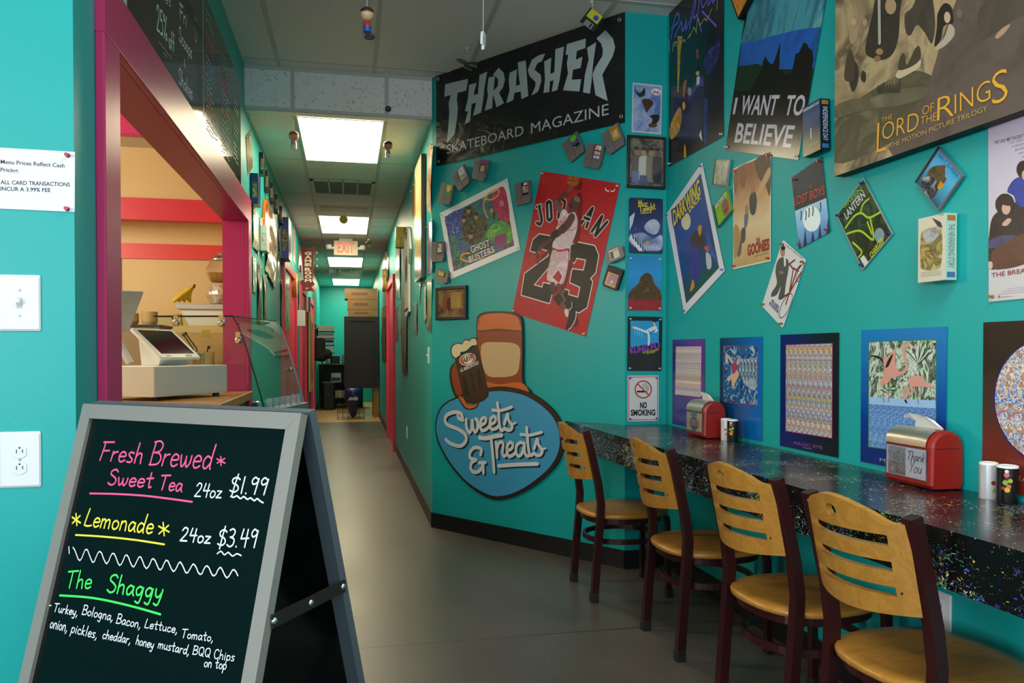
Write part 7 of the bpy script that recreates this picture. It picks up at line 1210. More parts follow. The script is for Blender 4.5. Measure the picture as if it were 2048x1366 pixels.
    if d.get('pins'):
        me = pin_mesh(d['pins'])
        if 'pinlist' in d:
            pl = [(c[0] / 1000, c[1] / 1000) for c in d['pinlist']]
        else:
            ix, iy = min(.014, w * .07), min(.014, h * .07)
            pl = [(-w / 2 + ix, h / 2 - iy), (w / 2 - ix, h / 2 - iy), (w / 2 - ix, -h / 2 + iy), (-w / 2 + ix, -h / 2 + iy)][:d.get('npin', 4)]
        for x, y in pl:
            p = bpy.data.objects.new('pushpin', me)
            COL.objects.link(p)
            p.parent = o
            p.matrix_local = Matrix.Translation((x, y, zf))
    return o


for i, d in enumerate(SHEETS):
    if d['n'] != '_board':
        build_sheet(d, i)

# ------------------------------------------------------------------ ceiling fittings
WHITE_METAL = mat('#c8c8c2', 0.4)
STEEL = mat('#b8bcc0', 0.28, 1.0)
CHROME = mat('#d0d4d8', 0.12, 1.0)
BLACK = mat('#0e0e0f', 0.4)
WHITE = mat('#dcdcda', 0.4)
STRING = mat('#d8d8d0', 0.5)


def hall_light(y0, y1, label):
    x0, x1 = -0.325, 0.235
    t = thing('ceiling_light', label, 'ceiling light', at((x0 + x1) / 2, (y0 + y1) / 2, 2.7365), 'hallway ceiling lights')
    w, l = (x1 - x0) / 2, (y1 - y0) / 2
    f = MB()
    for a in ((-w - .012, -l - .012, w + .012, -l), (-w - .012, l, w + .012, l + .012), (-w - .012, -l, -w, l), (w, -l, w + .012, l)):
        f.box((a[0], a[1], -.004), (a[2], a[3], 0), WHITE_METAL)
    f.build('frame', t)
    MB().box((-w, -l, -.002), (w, l, -.0005), m_emit('light_panel', PANEL_COLOR, PANEL_STRENGTH)).build('diffuser', t)


hall_light(5.385, 6.56, 'ceiling light panel nearest the tiled dropped band')
hall_light(9.25, 10.5, 'ceiling light panel just before the exit sign')
hall_light(13.2, 14.55, 'ceiling light panel just behind the exit sign')
hall_light(17.1, 18.55, 'farthest ceiling light panel, close to the back wall')

t = thing('ceiling_vent', 'grey louvred return-air vent between the first two ceiling lights', 'vent', at(-0.045, 7.6, 2.7365))
f = MB()
for a in ((-.29, -.3, .29, -.27), (-.29, .27, .29, .3), (-.29, -.3, -.26, .3), (.26, -.3, .29, .3), (-.135, -.3, -.12, .3), (-.005, -.3, .01, .3), (.125, -.3, .14, .3)):
    f.box((a[0], a[1], -.008), (a[2], a[3], 0), WHITE_METAL)
f.build('frame', t)
f = MB()
for k in range(22):
    y = -.262 + .0245 * k
    f.add([(-.26, y, -.001), (.26, y, -.001), (.26, y + .014, -.007), (-.26, y + .014, -.007)], [(0, 1, 2, 3)], mat('#7a7a74', .5))
f.box((-.26, -.27, -.0006), (.26, .27, 0), mat('#33332f', .7))
f.build('louvre', t)


def deflector(y, label, tabs):
    t = thing('air_deflector', label, 'air deflector', at(-0.045, y, 2.7365))
    MB().box((-.25, -.12, -.012), (.25, .12, 0), WHITE_METAL).build('diffuser_grille', t)
    CL = m_glass('clear_plastic', (.86, .9, .86))
    c = MB()
    c.add([(-.3, -.2, 0), (.3, -.2, 0), (.3, .22, -.13), (-.3, .22, -.13)], [(0, 1, 2, 3)], CL)
    c.build('clear_hood', t)
    c = MB()
    for x in (-.3, .3):
        c.tube([(x, -.2, 0), (x, -.2, -.05), (x, .22, -.13), (x, .22, 0)], .006, WHITE_METAL, 8)
    c.build('arm', t)
    if tabs:
        c = MB()
        for x in (-.2, -.11, .11, .2):
            c.box((x - .025, -.13, -.05), (x + .025, -.12, -.012), mat('#8ac0b0', .4))
        c.build('tab', t)


deflector(8.75, 'clear plastic air deflector hood under the vent before the second ceiling light', False)
deflector(15.2, 'ceiling air vent with small pale tabs behind the third light', True)

# exit sign with two lamp heads
t = thing('exit_sign', 'white illuminated EXIT sign with red letters and two lamp heads', 'exit sign', at(-0.03, 10.95, 2.60))
mb = MB()
mb.rbox((-.16, -.025, -.10), (.16, .025, .10), .012, mat('#cbbfae', .4), axis=1)
mb.build('housing', t)
EXR = m_emit('exit_red', (1.0, .14, .05), .55)
EXR.node_tree.nodes['Principled BSDF'].inputs['Base Color'].default_value = rgb('#e04a30')
mb = MB()
mb.T = frame((0, -.0262, 0), (1, 0, 0), (0, 0, 1))
add_text(mb, 'EXIT', (-.112, -.062), (.112, -.062), .135, 0, EXR, 0, .02)
mb.build('lettering', t)
mb = MB()
mb.box((-.09, -.02, .10), (.09, .02, .1365), WHITE)
mb.build('ceiling_mount', t)
for s in (-1, 1):
    mb = MB()
    mb.tube([(s * .155, 0, 0), (s * .2, -.01, .0)], .02, WHITE, 10)
    mb.lathe([(.022, -.03), (.036, -.02), (.04, .02), (.034, .032)], WHITE, 16, (s * .225, -.01, .01))
    mb.build('lamp_head', t)

# arrow sign: a red wooden arrow that reads GAME ROOM
t = thing('arrow_sign', 'red wooden arrow sign reading GAME ROOM with round bulbs, jutting from the left wall', 'sign', at(LEFT_X, 11.05, 2.32))
pts = [(.015, .31), (.11, .27), (.205, .31), (.17, -.16), (.20, -.21), (.15, -.255), (.20, -.305), (.01, -.305), (.005, -.17), (.05, -.16)]
mb = MB()
mb.T = frame((0, 0, 0), (1, 0, 0), (0, 0, 1))
mb.poly(pts, .015, mat('#8a1c1c', .4), .03)
RW = mat('#ddd6c4', .5)
mb.poly([(x * .86 + .015, y * .94) for x, y in pts], .0154, mat('#6e1516', .4))
for i, c in enumerate('GAMEROOM'):
    y = .19 - .051 * i - (.012 if i > 3 else 0)
    add_text(mb, c, (.066, y), (.156, y), .038, .0162, RW, 0, .05)
add_text(mb, 'UP', (.075, -.275), (.115, -.275), .018, .0162, RW, .1, .03)
mb.build('board', t)
MB().box((0, -.012, -.05), (.02, .012, .05), BLACK).build('wall_bracket', t)
for z in (.22, .13, .04):
    mb = MB()
    mb.tube([(.19, 0, z), (.215, -.002, z)], .009, mat('#b8a070', .3, 1), 8)
    mb.ball((.228, -.002, z), .015, mat('#e8e0c8', .2), 12)
    mb.build('bulb', t)


# ------------------------------------------------------------------ little things hanging from the ceilings
def hanger(name, label, cat, x, y, zc, ztop, parts, hook=True):
    t = thing(name, label, cat, at(x, y, zc))
    h = MB()
    h.tube([(0, 0, .03), (.001, 0, (ztop - zc) * .5), (0, 0, ztop - zc - .012)], .0012, STRING, 6)
    h.build('string', t)
    if hook:
        h = MB()
        h.lathe([(.012, ztop - zc - .0005), (.012, ztop - zc - .004), (.004, ztop - zc - .008)], WHITE, 12)
        h.tube([(0, 0, ztop - zc - .006), (.006, 0, ztop - zc - .012), (.006, 0, ztop - zc - .02), (0, 0, ztop - zc - .024)], .0016, WHITE, 6)
        h.build('hook', t)
    for pn, mbp in parts:
        mbp.build(pn, t)
    return t


def peg(scale, hair, skin, top, bot):
    a, b, c = MB(), MB(), MB()
    s = scale
    a.ball((0, 0, .0), .30 * s, mat(skin, .3), 18, (1, .9, 1))
    c.ball((0, 0, .10 * s), .295 * s, mat(hair, .3), 18, (1.03, .95, .72))
    b.lathe([(.10 * s, -.27 * s), (.16 * s, -.34 * s), (.19 * s, -.55 * s)], mat(top, .35), 18)
    b.lathe([(.19 * s, -.55 * s), (.17 * s, -.72 * s), (.18 * s, -.80 * s)], mat(bot, .35), 18)
    return [('head', a), ('body', b), ('cap', c)]


hanger('peg_doll', 'hanging peg doll with dark cap, red top and blue base', 'ornament', 0.073, 3.05, 2.465, 3.02, peg(.085, '#40241c', '#dcb890', '#b83a30', '#2c5aa8'))
hanger('peg_doll', 'small hanging peg doll with orange cap, left of the first ceiling light', 'ornament', -0.345, 5.32, 2.59, 2.735, peg(.105, '#c84a20', '#d89878', '#d8a8a0', '#e0e0dc'), False)
hanger('peg_doll', 'small hanging peg doll with dark green-black cap, right of the first ceiling light', 'ornament', 0.262, 5.32, 2.56, 2.735, peg(.1, '#2a2a24', '#a87858', '#8aa080', '#d8d8d0'), False)
t = hanger('paper_tag', 'white cut-out tag with purple marks hanging on a long string', 'ornament', 0.505, 2.96, 2.365, 3.02, [])
TS = Matrix.Scale(.62, 4)
mb = MB()
mb.T = Matrix.Rotation(math.radians(55), 4, 'Z') @ frame((0, 0, 0), (1, 0, 0), (0, 0, 1)) @ TS
mb.poly(spline([(-.016, .05), (.012, .048), (.02, .02), (.014, -.02), (.004, -.05), (-.008, -.055), (-.008, -.03), (-.024, -.02)], True), .008, WHITE, .016)
mb.ribbon([(-.01, .02), (.0, .0), (.008, .02)], .0083, .004, mat('#6a4ab0', .4))
mb.ribbon([(-.014, -.008), (.0, -.016), (.01, -.01)], .0083, .003, mat('#2a2430', .4))
mb.build('tag_body', t)
# model aircraft
mb = MB()
GM = mat('#5a5c4c', .4, .3)
mb.T = Matrix.Rotation(math.radians(25), 4, 'Z') @ Matrix.Rotation(math.radians(8), 4, 'Y')
mb.tube([(-.075, 0, .0), (-.05, 0, .002), (.03, 0, .0), (.07, 0, .006)], [.004, .013, .011, .003], GM, 12)
mb.add([(-.02, .008, 0), (.015, .008, 0), (.05, .075, .002), (.035, .075, .002)], [(0, 1, 2, 3)], GM)
mb.add([(-.02, -.008, 0), (.015, -.008, 0), (.05, -.075, .002), (.035, -.075, .002)], [(3, 2, 1, 0)], GM)
mb.add([(.045, 0, .004), (.07, 0, .004), (.078, 0, .03), (.066, 0, .03)], [(0, 1, 2, 3)], GM)
sol = MB()
sol.T = mb.T
for s in (-1, 1):
    sol.tube([(.0, s * .03, -.012), (.055, s * .03, -.012)], .005, mat('#8a8a78', .35, .4), 8)
hanger('toy_aircraft', 'tiny grey toy aircraft hanging in front of the banner\'s top left', 'toy', 0.706, 4.725, 2.925, 3.02, [('fuselage', mb), ('engine', sol)])
# floppy disk
t = hanger('floppy_disk', 'black floppy disk with a yellow label hanging beside the banner\'s top right', 'floppy disk', 1.255, 3.967, 2.955, 3.02, [])
FT = Matrix.Rotation(math.radians(-12), 4, 'Z') @ frame((0, 0, -.03), (1, 0, 0), (0, 0, 1)) @ Matrix.Rotation(math.radians(-38), 4, 'Z')
mb = MB()
mb.T = FT
mb.poly([(-.045, -.047), (.045, -.047), (.045, .041), (.039, .047), (-.045, .047)], .0017, BLACK, .0034)
mb.build('shell', t)
mb = MB()
mb.T = FT
mb.box((-.036, -.004, .0017), (.036, .046, .002), mat('#c8c020', .4))
mb.poly([(.012 + .018 * (1 if k % 2 else .66) * math.cos(k * PI / 8), .018 + .018 * (1 if k % 2 else .66) * math.sin(k * PI / 8)) for k in range(16)], .0022, mat('#2444a8', .4))
mb.build('label', t)
mb = MB()
mb.T = FT
mb.box((-.024, -.047, .0017), (.026, -.016, .0023), STEEL)
mb.box((.008, -.043, .0023), (.018, -.02, .0025), BLACK)
mb.build('shutter', t)
# ring on the ceiling, badge on the dropped band, disc and charm in the hall
mb = MB()
mb.tube([(.025 * math.cos(k * PI / 10), .025 * math.sin(k * PI / 10), -.006) for k in range(21)], .005, mat('#5a5850', .5), 8)
mb.lathe([(.02, -.001), (.02, -.006)], mat('#8a8880', .5), 16)
tag(mb.build('ceiling_ring', None, at(0.125, 4.66, 3.0165)), 'small dark ring fixed to the near ceiling above the tiled band', 'ring')
mb = MB()
mb.T = FR['S'] @ Matrix.Translation((0.262, 2.79, .0))
mb.lathe([(.02, .0), (.02, .004), (.017, .007)], mat('#20242a', .25), 20)
mb.poly([(.008 * math.cos(k), .008 * math.sin(k) + .003) for k in range(6)], .0075, mat('#a83a34', .3))
tag(mb.build('button_badge'), 'round dark button badge pinned on the tiled dropped band', 'badge')
t = hanger('paper_disc', 'round yellow paper disc hanging in front of the clear air deflector', 'ornament', -0.045, 8.35, 2.56, 2.735, [], False)
mb = MB()
mb.T = frame((0, 0, 0), (1, 0, 0), (0, 0, 1))
mb.lathe([(.044, -.003), (.044, .003)], mat('#b8a818', .5), 28)
mb.build('disc', t)
t = hanger('bead_charm', 'tiny bright bead charm of yellow, blue and orange hanging by the exit sign', 'ornament', 0.232, 9.0, 2.41, 2.735, [], False)
mb = MB()
for c, x, z in (('#d8c020', 0, .03), ('#2c9ac8', .018, .006), ('#d85a20', -.02, .0), ('#2c9ac8', .004, -.008), ('#98c020', .002, -.03)):
    mb.ball((x, 0, z), .019, mat(c, .3), 12)
mb.build('bead', t)


# ------------------------------------------------------------------ switches and sockets
def plate(kind, label, pl, u, v, w, h, cat):
    t = thing(kind, label, cat, FR[pl] @ Matrix.Translation((u, v, 0)))
    m = mat('#e2e2e6', .3)
    b = MB()
    b.rings([rp for rp in ([(x, y, z) for x, y in rounded(w * s, h * s, .004)] for z, s in ((0, 1), (.003, 1), (.006, .93)))], m)
    b.build('plate', t)
    if kind == 'light_switch':
        b = MB()
        b.box((-.006, -.013, .006), (.006, .013, .0068), mat('#b8b8bc', .4))
        b.add([(-.0045, -.008, .0068), (.0045, -.008, .0068), (.0045, .006, .0068), (-.0045, .006, .0068), (-.004, .001, .018), (.004, .001, .018), (.004, .009, .017), (-.004, .009, .017)],
              [(4, 5, 6, 7), (0, 1, 5, 4), (1, 2, 6, 5), (2, 3, 7, 6), (3, 0, 4, 7)], m)
        b.build('toggle', t)
        ys = (.03, -.03)
    else:
        for y in (.0195, -.0195):
            b = MB()
            b.poly([(max(-.0145, min(.0145, .0172 * math.cos(k * PI / 12))), y + .0155 * math.sin(k * PI / 12)) for k in range(24)], .0078, m, .002)
            dk = mat('#26262a', .5)
            b.box((-.0075, y - .004, .0078), (-.0055, y + .005, .0081), dk)
            b.box((.0055, y - .003, .0078), (.0075, y + .005, .0081), dk)
            b.box((-.002, y + .007, .0078), (.002, y + .011, .0081), dk)
            b.build('receptacle', t)
        ys = (0,)
    for y in ys:
        b = MB()
        b.T = Matrix.Translation((0, y, 0))
        b.lathe([(.003, .006), (.003, .0072), (.002, .0078)], STEEL, 12)
        b.build('screw', t)
    return t


plate('light_switch', 'oversized white light switch on the near turquoise wall above the socket', 'F', -0.764, 1.298, .089, .133, 'light switch')
plate('wall_outlet', 'oversized white double socket below the switch on the near wall', 'F', -0.766, 0.925, .089, .133, 'wall outlet')
plate('light_switch', 'slim white light switch on the right hallway wall near its corner', 'C', -5.50, 1.16, .072, .116, 'light switch')
plate('wall_outlet', 'small white socket low on the right hallway wall', 'C', -7.60, 0.41, .072, .116, 'wall outlet')
plate('wall_outlet', 'white double socket half hidden under the counter by the nearest chair', 'R', 2.02, 0.402, .08, .122, 'wall outlet')

# ------------------------------------------------------------------ folding chalkboard
A0, B0 = Vector((-.561, 1.845, 1.07)), Vector((-.084, 1.474, 1.07))
U = (B0 - A0).normalized()
NF = Vector((U.y, -U.x, 0))
BW = (B0 - A0).length
VF = -(NF * .28 + Vector((0, 0, -1.07)))
BL = VF.length
mid = (A0 + B0) / 2
t = thing('sandwich_board', 'black folding chalkboard with an aluminium frame and coloured handwritten drink prices', 'sandwich board', Matrix.Translation((mid.x, mid.y, 0)))
inv = Matrix.Translation((-mid.x, -mid.y, 0))
ALU = mat('#86827d', 0.45, 0.1)
ALU2 = mat('#59616a', 0.45, 0.2)
FRONT = inv @ frame(A0, U, VF)


def rails(T, m, W_, H_, r=.031, d=.018):
    mb = MB()
    mb.T = T
    mb.poly([(0, 0), (W_, 0), (W_ - r, -r), (r, -r)], 0, m, d)
    mb.poly([(0, -H_), (r, -H_), (r, -r - .0006), (.0003, -.0006)], 0, m, d)
    mb.poly([(W_ - r, -H_), (W_, -H_), (W_ - .0003, -.0006), (W_ - r, -r - .0006)], 0, m, d)
    mb.box((r, -H_ + .05, -d), (W_ - r, -H_ + .05 + r, 0), m)
    return mb


rails(FRONT, ALU, BW, BL).build('front_frame', t)
mb = MB()
mb.T = FRONT
BOARD = mat('#08080a', 0.1)
mb.box((.031, -BL + .08, -.014), (BW - .031, -.031, -.008), BOARD)
art = [d for d in SHEETS if d['n'] == '_board'][0]['art']
mb.T = FRONT @ Matrix.Translation((BW / 2, -BL / 2, 0))
draw(mb, art, -.008, .5)
mb.build('chalkboard', t)
VR = -(-NF * .28 + Vector((0, 0, -1.07)))
REAR = inv @ frame(A0 - NF * .022, U, VR)
rails(REAR, ALU2, BW, BL).build('rear_frame', t)
mb = MB()
mb.T = REAR
mb.box((.031, -BL + .08, -.014), (BW - .031, -.031, -.006), BOARD)
mb.build('rear_panel', t)
for x in (.06, BW - .06):
    mb = MB()
    mb.T = inv @ frame(A0, U, (0, 0, 1))
    mb.tube([(x - .03, -.006, -.012), (x + .03, -.006, -.012)], .004, ALU2, 10)
    mb.build('hinge', t)
for x, s in ((-.003, -1), (BW + .003, 1)):
    k = .33
    p0 = FRONT @ Vector((x, -BL * k, -.012))
    p1 = REAR @ Vector((x, -BL * .325, -.006))
    mb = MB()
    mb.tube([p0, p1], .012, mat('#3c3a38', .4, .6), r2=.0022)
    b = mb.build('brace', t)
    for q in (p0.lerp(p1, .03), p0.lerp(p1, .5), p0.lerp(p1, .97)):
        mb = MB()
        mb.T = Matrix.Translation(q) @ frame((0, 0, 0), (0, 0, 1), NF) if False else Matrix.Translation(q)
        mb.ball((0, 0, 0), .007, STEEL, 10)
        mb.build('rivet', b)

# ------------------------------------------------------------------ bar counter along the right wall
CT = 0.785
SPL = m_splatter()
wallx = lambda y: 1.711 + .015 * (NOOK_Y - y) - .001
pa = Vector((HALL_X, 5.29)) + Vector((.598, -.802)).normalized() * 1.135 + Vector((-.802, -.598)) * .003
pb = Vector((1.4741, 4.0534)) + Vector((-.802, -.598)) * .003
t = thing('bar_counter', 'black bar counter flicked with coloured paint, running along the right wall', 'counter', at(1.5, 2.3, 0))
mb = MB()
mb.T = at(-1.5, -2.3, 0)
mb.poly([(1.335, .3), (wallx(.3), .3), (wallx(4.05), 4.050), (1.476, 4.050), (pb.x, pb.y), (pa.x, pa.y)], CT, m_splatter('splatter_top', 0.03), .034)
mb.build('worktop', t)
mb = MB()
mb.T = at(-1.5, -2.3, 0)
q = Vector((pa.x - 1.335, pa.y - .3)).normalized()
nn = Vector((q.y, -q.x)) * .02
i0, i1 = Vector((1.335, .3)) + nn * .25, pa - q * .065 + nn * .25
mb.poly([(i0.x, i0.y), (i0.x + nn.x, i0.y + nn.y), (i1.x + nn.x, i1.y + nn.y), (i1.x, i1.y)], CT - .0345, SPL, .10)
mb.build('apron', t)

# ------------------------------------------------------------------ chairs
MAROON = mat('#3a1517', 0.32, 0.35)
BEECH = m_wood('varnished_beech', '#a06e2a', '#b07c34', 0.3, (1.2, 9, 9), 2.2)
RUBBER = mat('#121212', 0.6)


def make_chair(label):
    t = thing('dining_chair', label, 'chair', None, 'chairs along the bar counter')
    hw = .172
    for s in (-1, 1):
        y = s * hw
        mb = MB()
        path = [(-.002, y, .0), (.012, y, .2), (.026, y, .36), (.032, y, .46), (.018, y, .56), (-.012, y, .69), (-.045, y, .812)]
        mb.tube(path, .0165, MAROON, r2=.0155)
        o = mb.build('rear_post', t)
        mb = MB()
        mb.rbox((-.020, y - .018, 0), (.018, y + .018, .042), .005, RUBBER)
        mb.build('foot_cap', o)
        mb = MB()
        mb.tube([(.375, y * .98, .0), (.368, y * .98, .36), (.362, y * .98, .39)], .0125, MAROON, r2=.0125)
        o = mb.build('front_leg', t)
        mb = MB()
        mb.rbox((.357, y * .98 - .017, 0), (.393, y * .98 + .017, .04), .005, RUBBER)
        mb.build('foot_cap', o)

    def sup(rx, ry, z, n=40, e=2.5):
        out = []
        for k in range(n):
            a = 2 * PI * k / n
            c, s2 = math.cos(a), math.sin(a)
            out.append((.19 + rx * math.copysign(abs(c) ** (2 / e), c), ry * math.copysign(abs(s2) ** (2 / e), s2), z))
        return out
    mb = MB()
    mb.rings([sup(.203, .198, .388), sup(.212, .207, .392), sup(.214, .209, .403), sup(.208, .203, .411), sup(.17, .165, .412), sup(.10, .10, .409)], BEECH, True, True)
    mb.build('seat', t)
    mb = MB()
    out, inn = sup(.195, .19, 0), sup(.175, .17, 0)
    for z0, z1 in ((.362, .3875),):
        a = [(x, y, z0) for x, y, _ in out]
        b2 = [(x, y, z1) for x, y, _ in out]
        c = [(x, y, z1) for x, y, _ in inn]
        d = [(x, y, z0) for x, y, _ in inn]
        mb.rings([a, b2, c, d, a], MAROON, False)
    mb.build('seat_frame', t)
    mb = MB()
    out, inn = sup(.186, .178, 0, 48, 2.2), sup(.174, .166, 0, 48, 2.2)
    a = [(x, y, .262) for x, y, _ in out]
    b2 = [(x, y, .286) for x, y, _ in out]
    c = [(x, y, .286) for x, y, _ in inn]
    d = [(x, y, .262) for x, y, _ in inn]
    mb.rings([a, b2, c, d, a], MAROON, False)
    mb.build('stretcher_ring', t)
    # slatted wooden back, bowed backwards, with three slots and a finger hole
    W2 = hw - .0125
    ncol = 34
    ys = [-W2 + 2 * W2 * i / ncol for i in range(ncol + 1)]
    slots = [(.621, .645), (.680, .705), (.740, .767)]

    def top(s):      # crest: raised in the middle, dipping towards the posts
        return .806 + .036 * (math.cos(s * PI) * .5 + .5) - .014 * math.exp(-((abs(s) - .86) / .16) ** 2)

    def bot(s):
        return .584 - .014 * math.cos(s * PI / 2)
    rows = []
    for i, y in enumerate(ys):
        s = y / W2
        zs = [bot(s)] + [z for ab in slots for z in ab]
        tz = top(s)
        f = (tz - .772) / .054
        zs += [.772 + (q - .772) * f for q in (.777, .783, .789, .795, .801, .807, .813, .819)]
        zs += [tz]
        rows.append(zs)
    nr = len(rows[0])
    bm = bmesh.new()
    V = []
    for i, y in enumerate(ys):
        s = y / W2
        col = []
        for z in rows[i]:
            x = -.062 * (1 - s * s) * 1.0 + (.022 - (max(0, z - .50) / .31) * .066)
            col.append(bm.verts.new((x, y, z)))
        V.append(col)
    for i in range(ncol):
        ym = (ys[i] + ys[i + 1]) / 2
        for j in range(nr - 1):
            zm = (rows[i][j] + rows[i][j + 1] + rows[i + 1][j] + rows[i + 1][j + 1]) / 4
            if j in (1, 3, 5) and abs(ym) < W2 * .74:
                continue
            if 7 <= j <= 13 and ncol // 2 - 3 <= i < ncol // 2 + 3:
                continue
            bm.faces.new((V[i][j], V[i + 1][j], V[i + 1][j + 1], V[i][j + 1]))
    c = ncol // 2
    loop = [V[i][7] for i in range(c - 3, c + 4)] + [V[c + 3][j] for j in range(8, 15)] + [V[i][14] for i in range(c + 2, c - 4, -1)] + [V[c - 3][j] for j in range(13, 7, -1)]
    ring = []
    for v in loop:
        dy, dz = v.co.y, v.co.z - .804
        k = .0155 / math.hypot(dy, dz)
        s = dy * k / W2
        z = .804 + dz * k
        ring.append(bm.verts.new((-.062 * (1 - s * s) + (.022 - (max(0, z - .50) / .31) * .066), dy * k, z)))
    for i in range(len(loop)):
        k = (i + 1) % len(loop)
        bm.faces.new((loop[i], loop[k], ring[k], ring[i]))
    bmesh.ops.recalc_face_normals(bm, faces=bm.faces[:])
    bmesh.ops.solidify(bm, geom=bm.faces[:], thickness=.016)
    bmesh.ops.recalc_face_normals(bm, faces=bm.faces[:])
    me = bpy.data.meshes.new('backrest')
    bm.to_mesh(me)
    bm.free()
    me.materials.append(BEECH)
    o = bpy.data.objects.new('backrest', me)
    COL.objects.link(o)
    o.parent = t
    for s in (-1, 1):
        mb = MB()
        y = s * W2 * .86
        z = .632
        x = -.062 * (1 - .86 ** 2) + (.022 - ((z - .5) / .31) * .066)
        mb.T = Matrix.Translation((x - .0165, y, z)) @ Matrix.Rotation(-PI / 2, 4, 'Y')
        mb.lathe([(.0055, -.012), (.0055, .001), (.004, .002)], BLACK, 12)
        mb.build('bolt', o)
    return t


chair = make_chair('wooden slat-back chair with maroon frame, farthest along the counter, by the angled wall')
spots = [(1.137, 3.716, 0, None),
         (1.238, 2.968, 0.5, 'wooden slat-back chair with maroon frame, in front of the far red napkin dispenser'),
         (1.245, 2.257, 7.0, 'wooden slat-back chair with maroon frame, second from the camera end of the counter'),
         (1.258, 1.706, 6.0, 'wooden slat-back chair with maroon frame, closest to the camera, below the near dispenser')]
for x, y, a, lab in spots:
    if lab is None:
        chair.matrix_world = at(x, y, 0, a)
    else:
        dup(chair, at(x, y, 0, a), lab)

# ------------------------------------------------------------------ things on the counter
RED = mat('#8e1a12', 0.38)


def dispenser(label, x, y, card):
    t = thing('napkin_dispenser', label, 'napkin dispenser', at(x, y, CT, -90), 'red napkin dispensers')
    w, d, h = .198, .115, .172

    def prof(k, z0=.004):       # side outline in y, z shrunk by k
        pts = [(.008 + k, z0), (.0 + k, .014), (.002 + k, .12)]
        for i in range(9):
            a = PI - PI * i / 8
            pts.append((d / 2 + (d / 2 - .002 - k) * math.cos(a), .122 + (h - .122 - k) * math.sin(a)))
        pts += [(d - .002 - k, .12), (d - k, .014), (d - .008 - k, z0)]
        return pts
    mb = MB()
    rings = [[(xx, py, pz) for py, pz in prof(k)] for xx, k in ((0, .010), (.004, .003), (.012, 0), (w - .012, 0), (w - .004, .003), (w, .010))]
    mb.rings(rings, RED, True, False)
    mb.box((w, .018, .118), (w + .0006, d - .02, .1205), mat('#3a0a08', .6))
    mb.build('body', t)
    # brushed metal hood over the front half of the dome
    mb = MB()
    rg = []
    for xx in (.006, .03, .06, .09, .12, .15, w - .02):
        e = 1 - ((xx - .09) / .11) ** 2
        n = 7
        rg.append([(xx, d / 2 + (d / 2 + .001) * math.cos(PI - (PI * (.30 + .22 * e)) * i / n), .122 + (h - .1205) * math.sin(PI - (PI * (.30 + .22 * e)) * i / n)) for i in range(n + 1)])
    mb.rings(rg, mat('#c8c4ba', .3, .85), False, True, closed=False)
    mb.build('metal_hood', t)
    mb = MB()
    mb.T = frame((0, -.0005, 0), (1, 0, 0), (0, 0, 1))
    mb.box((.012, .026, 0), (w - .014, .116, .001), mat('#8a7a8a', .15))
    card(mb, w)
    mb.build('card', t)
    mb = MB()
    mb.box((.008, -.0045, .022), (w - .01, -.0030, .119), m_glass('card_window', (.95, .95, .98)))
    mb.build('card_window', t)
    mb = MB()
    pts = [[(.06, .06, .165), (.075, .052, .19), (.03, .045, .203), (-.004 + .03, .05, .193)], [(.10, .06, .168), (.10, .05, .206), (.06, .04, .21), (.04, .05, .198)], [(.14, .058, .168), (.15, .052, .196), (.12, .045, .207), (.09, .05, .207)], [(.178, .06, .163), (.18, .056, .176), (.165, .05, .182), (.15, .05, .188)]]
    mb.rings(pts, mat('#e0ded8', .7), False, False, closed=False)
    o = mb.build('napkin', t)
    sd = o.modifiers.new('thickness', 'SOLIDIFY')
    sd.thickness = .002
    return t


def card_deli(mb, w):
    K = mat('#2a2030', .5)
    mb.box((.018, .028, .001), (w - .02, .112, .0016), mat('#d8cc90', .5))
    c = (w / 2, .062)
    mb.poly([(c[0] + .042 * math.cos(k * PI / 14), c[1] + .034 * math.sin(k * PI / 14)) for k in range(28)], .0018, K)
    mb.poly([(c[0] + .039 * math.cos(k * PI / 14), c[1] + .031 * math.sin(k * PI / 14)) for k in range(28)], .0020, mat('#8a6a9a', .5))
    mb.poly([(c[0] + .033 * math.cos(PI + k * PI / 14), c[1] - .008 + .02 * math.sin(PI + k * PI / 14)) for k in range(15)], .0022, mat('#3a6a9a', .5))
    add_text(mb, 'DELI', (c[0] - .050, c[1] - .012), (c[0] + .050, c[1] - .012), .032, .0024, K, 0, .06)
    add_text(mb, 'DELI', (c[0] - .047, c[1] - .010), (c[0] + .047, c[1] - .010), .028, .0026, mat('#d8902c', .5), 0, .01)
    add_text(mb, 'RETRO', (c[0] - .032, c[1] + .036), (c[0] + .032, c[1] + .036), .013, .0024, K, 0, .04)


def card_thanks(mb, w):
    mb.box((.015, .027, .001), (w - .018, .114, .0016), mat('#d8d8dc', .5))
    mb.box((.022, .028, .0016), (.098, .112, .0018), mat('B:#8a8a8a,#a8a8a8,#6a6a6a;60;1', .5))
    mb.box((.022, .028, .0018), (.098, .066, .0020), mat('B:#4a4a4a,#8a8a8a,#3a3a3a;70;1;.4;3', .5))
    G = mat('#2c2c2e', .5)
    for q in ([(.045, .06), (.05, .088), (.06, .092), (.068, .08), (.062, .05), (.066, .035)], [(.07, .07), (.078, .085), (.09, .08), (.092, .065)], [(.05, .085), (.056, .07), (.06, .085)], [(.074, .074), (.082, .068), (.088, .074)], [(.06, .05), (.07, .042)]):
        mb.ribbon(q, .0022, .0012, G)
    for q in ([(.036, .05), (.046, .036)], [(.046, .05), (.037, .036)]):
        mb.ribbon(q, .0022, .0014, mat('#d0d0d0', .5))
    add_hand(mb, 'Thank', (.104, .079), (.176, .079), .026, .0022, .0022, mat('#2a262c', .5), .25)
    add_hand(mb, 'You', (.112, .044), (.164, .044), .034, .0022, .0022, mat('#2a262c', .5), .25)


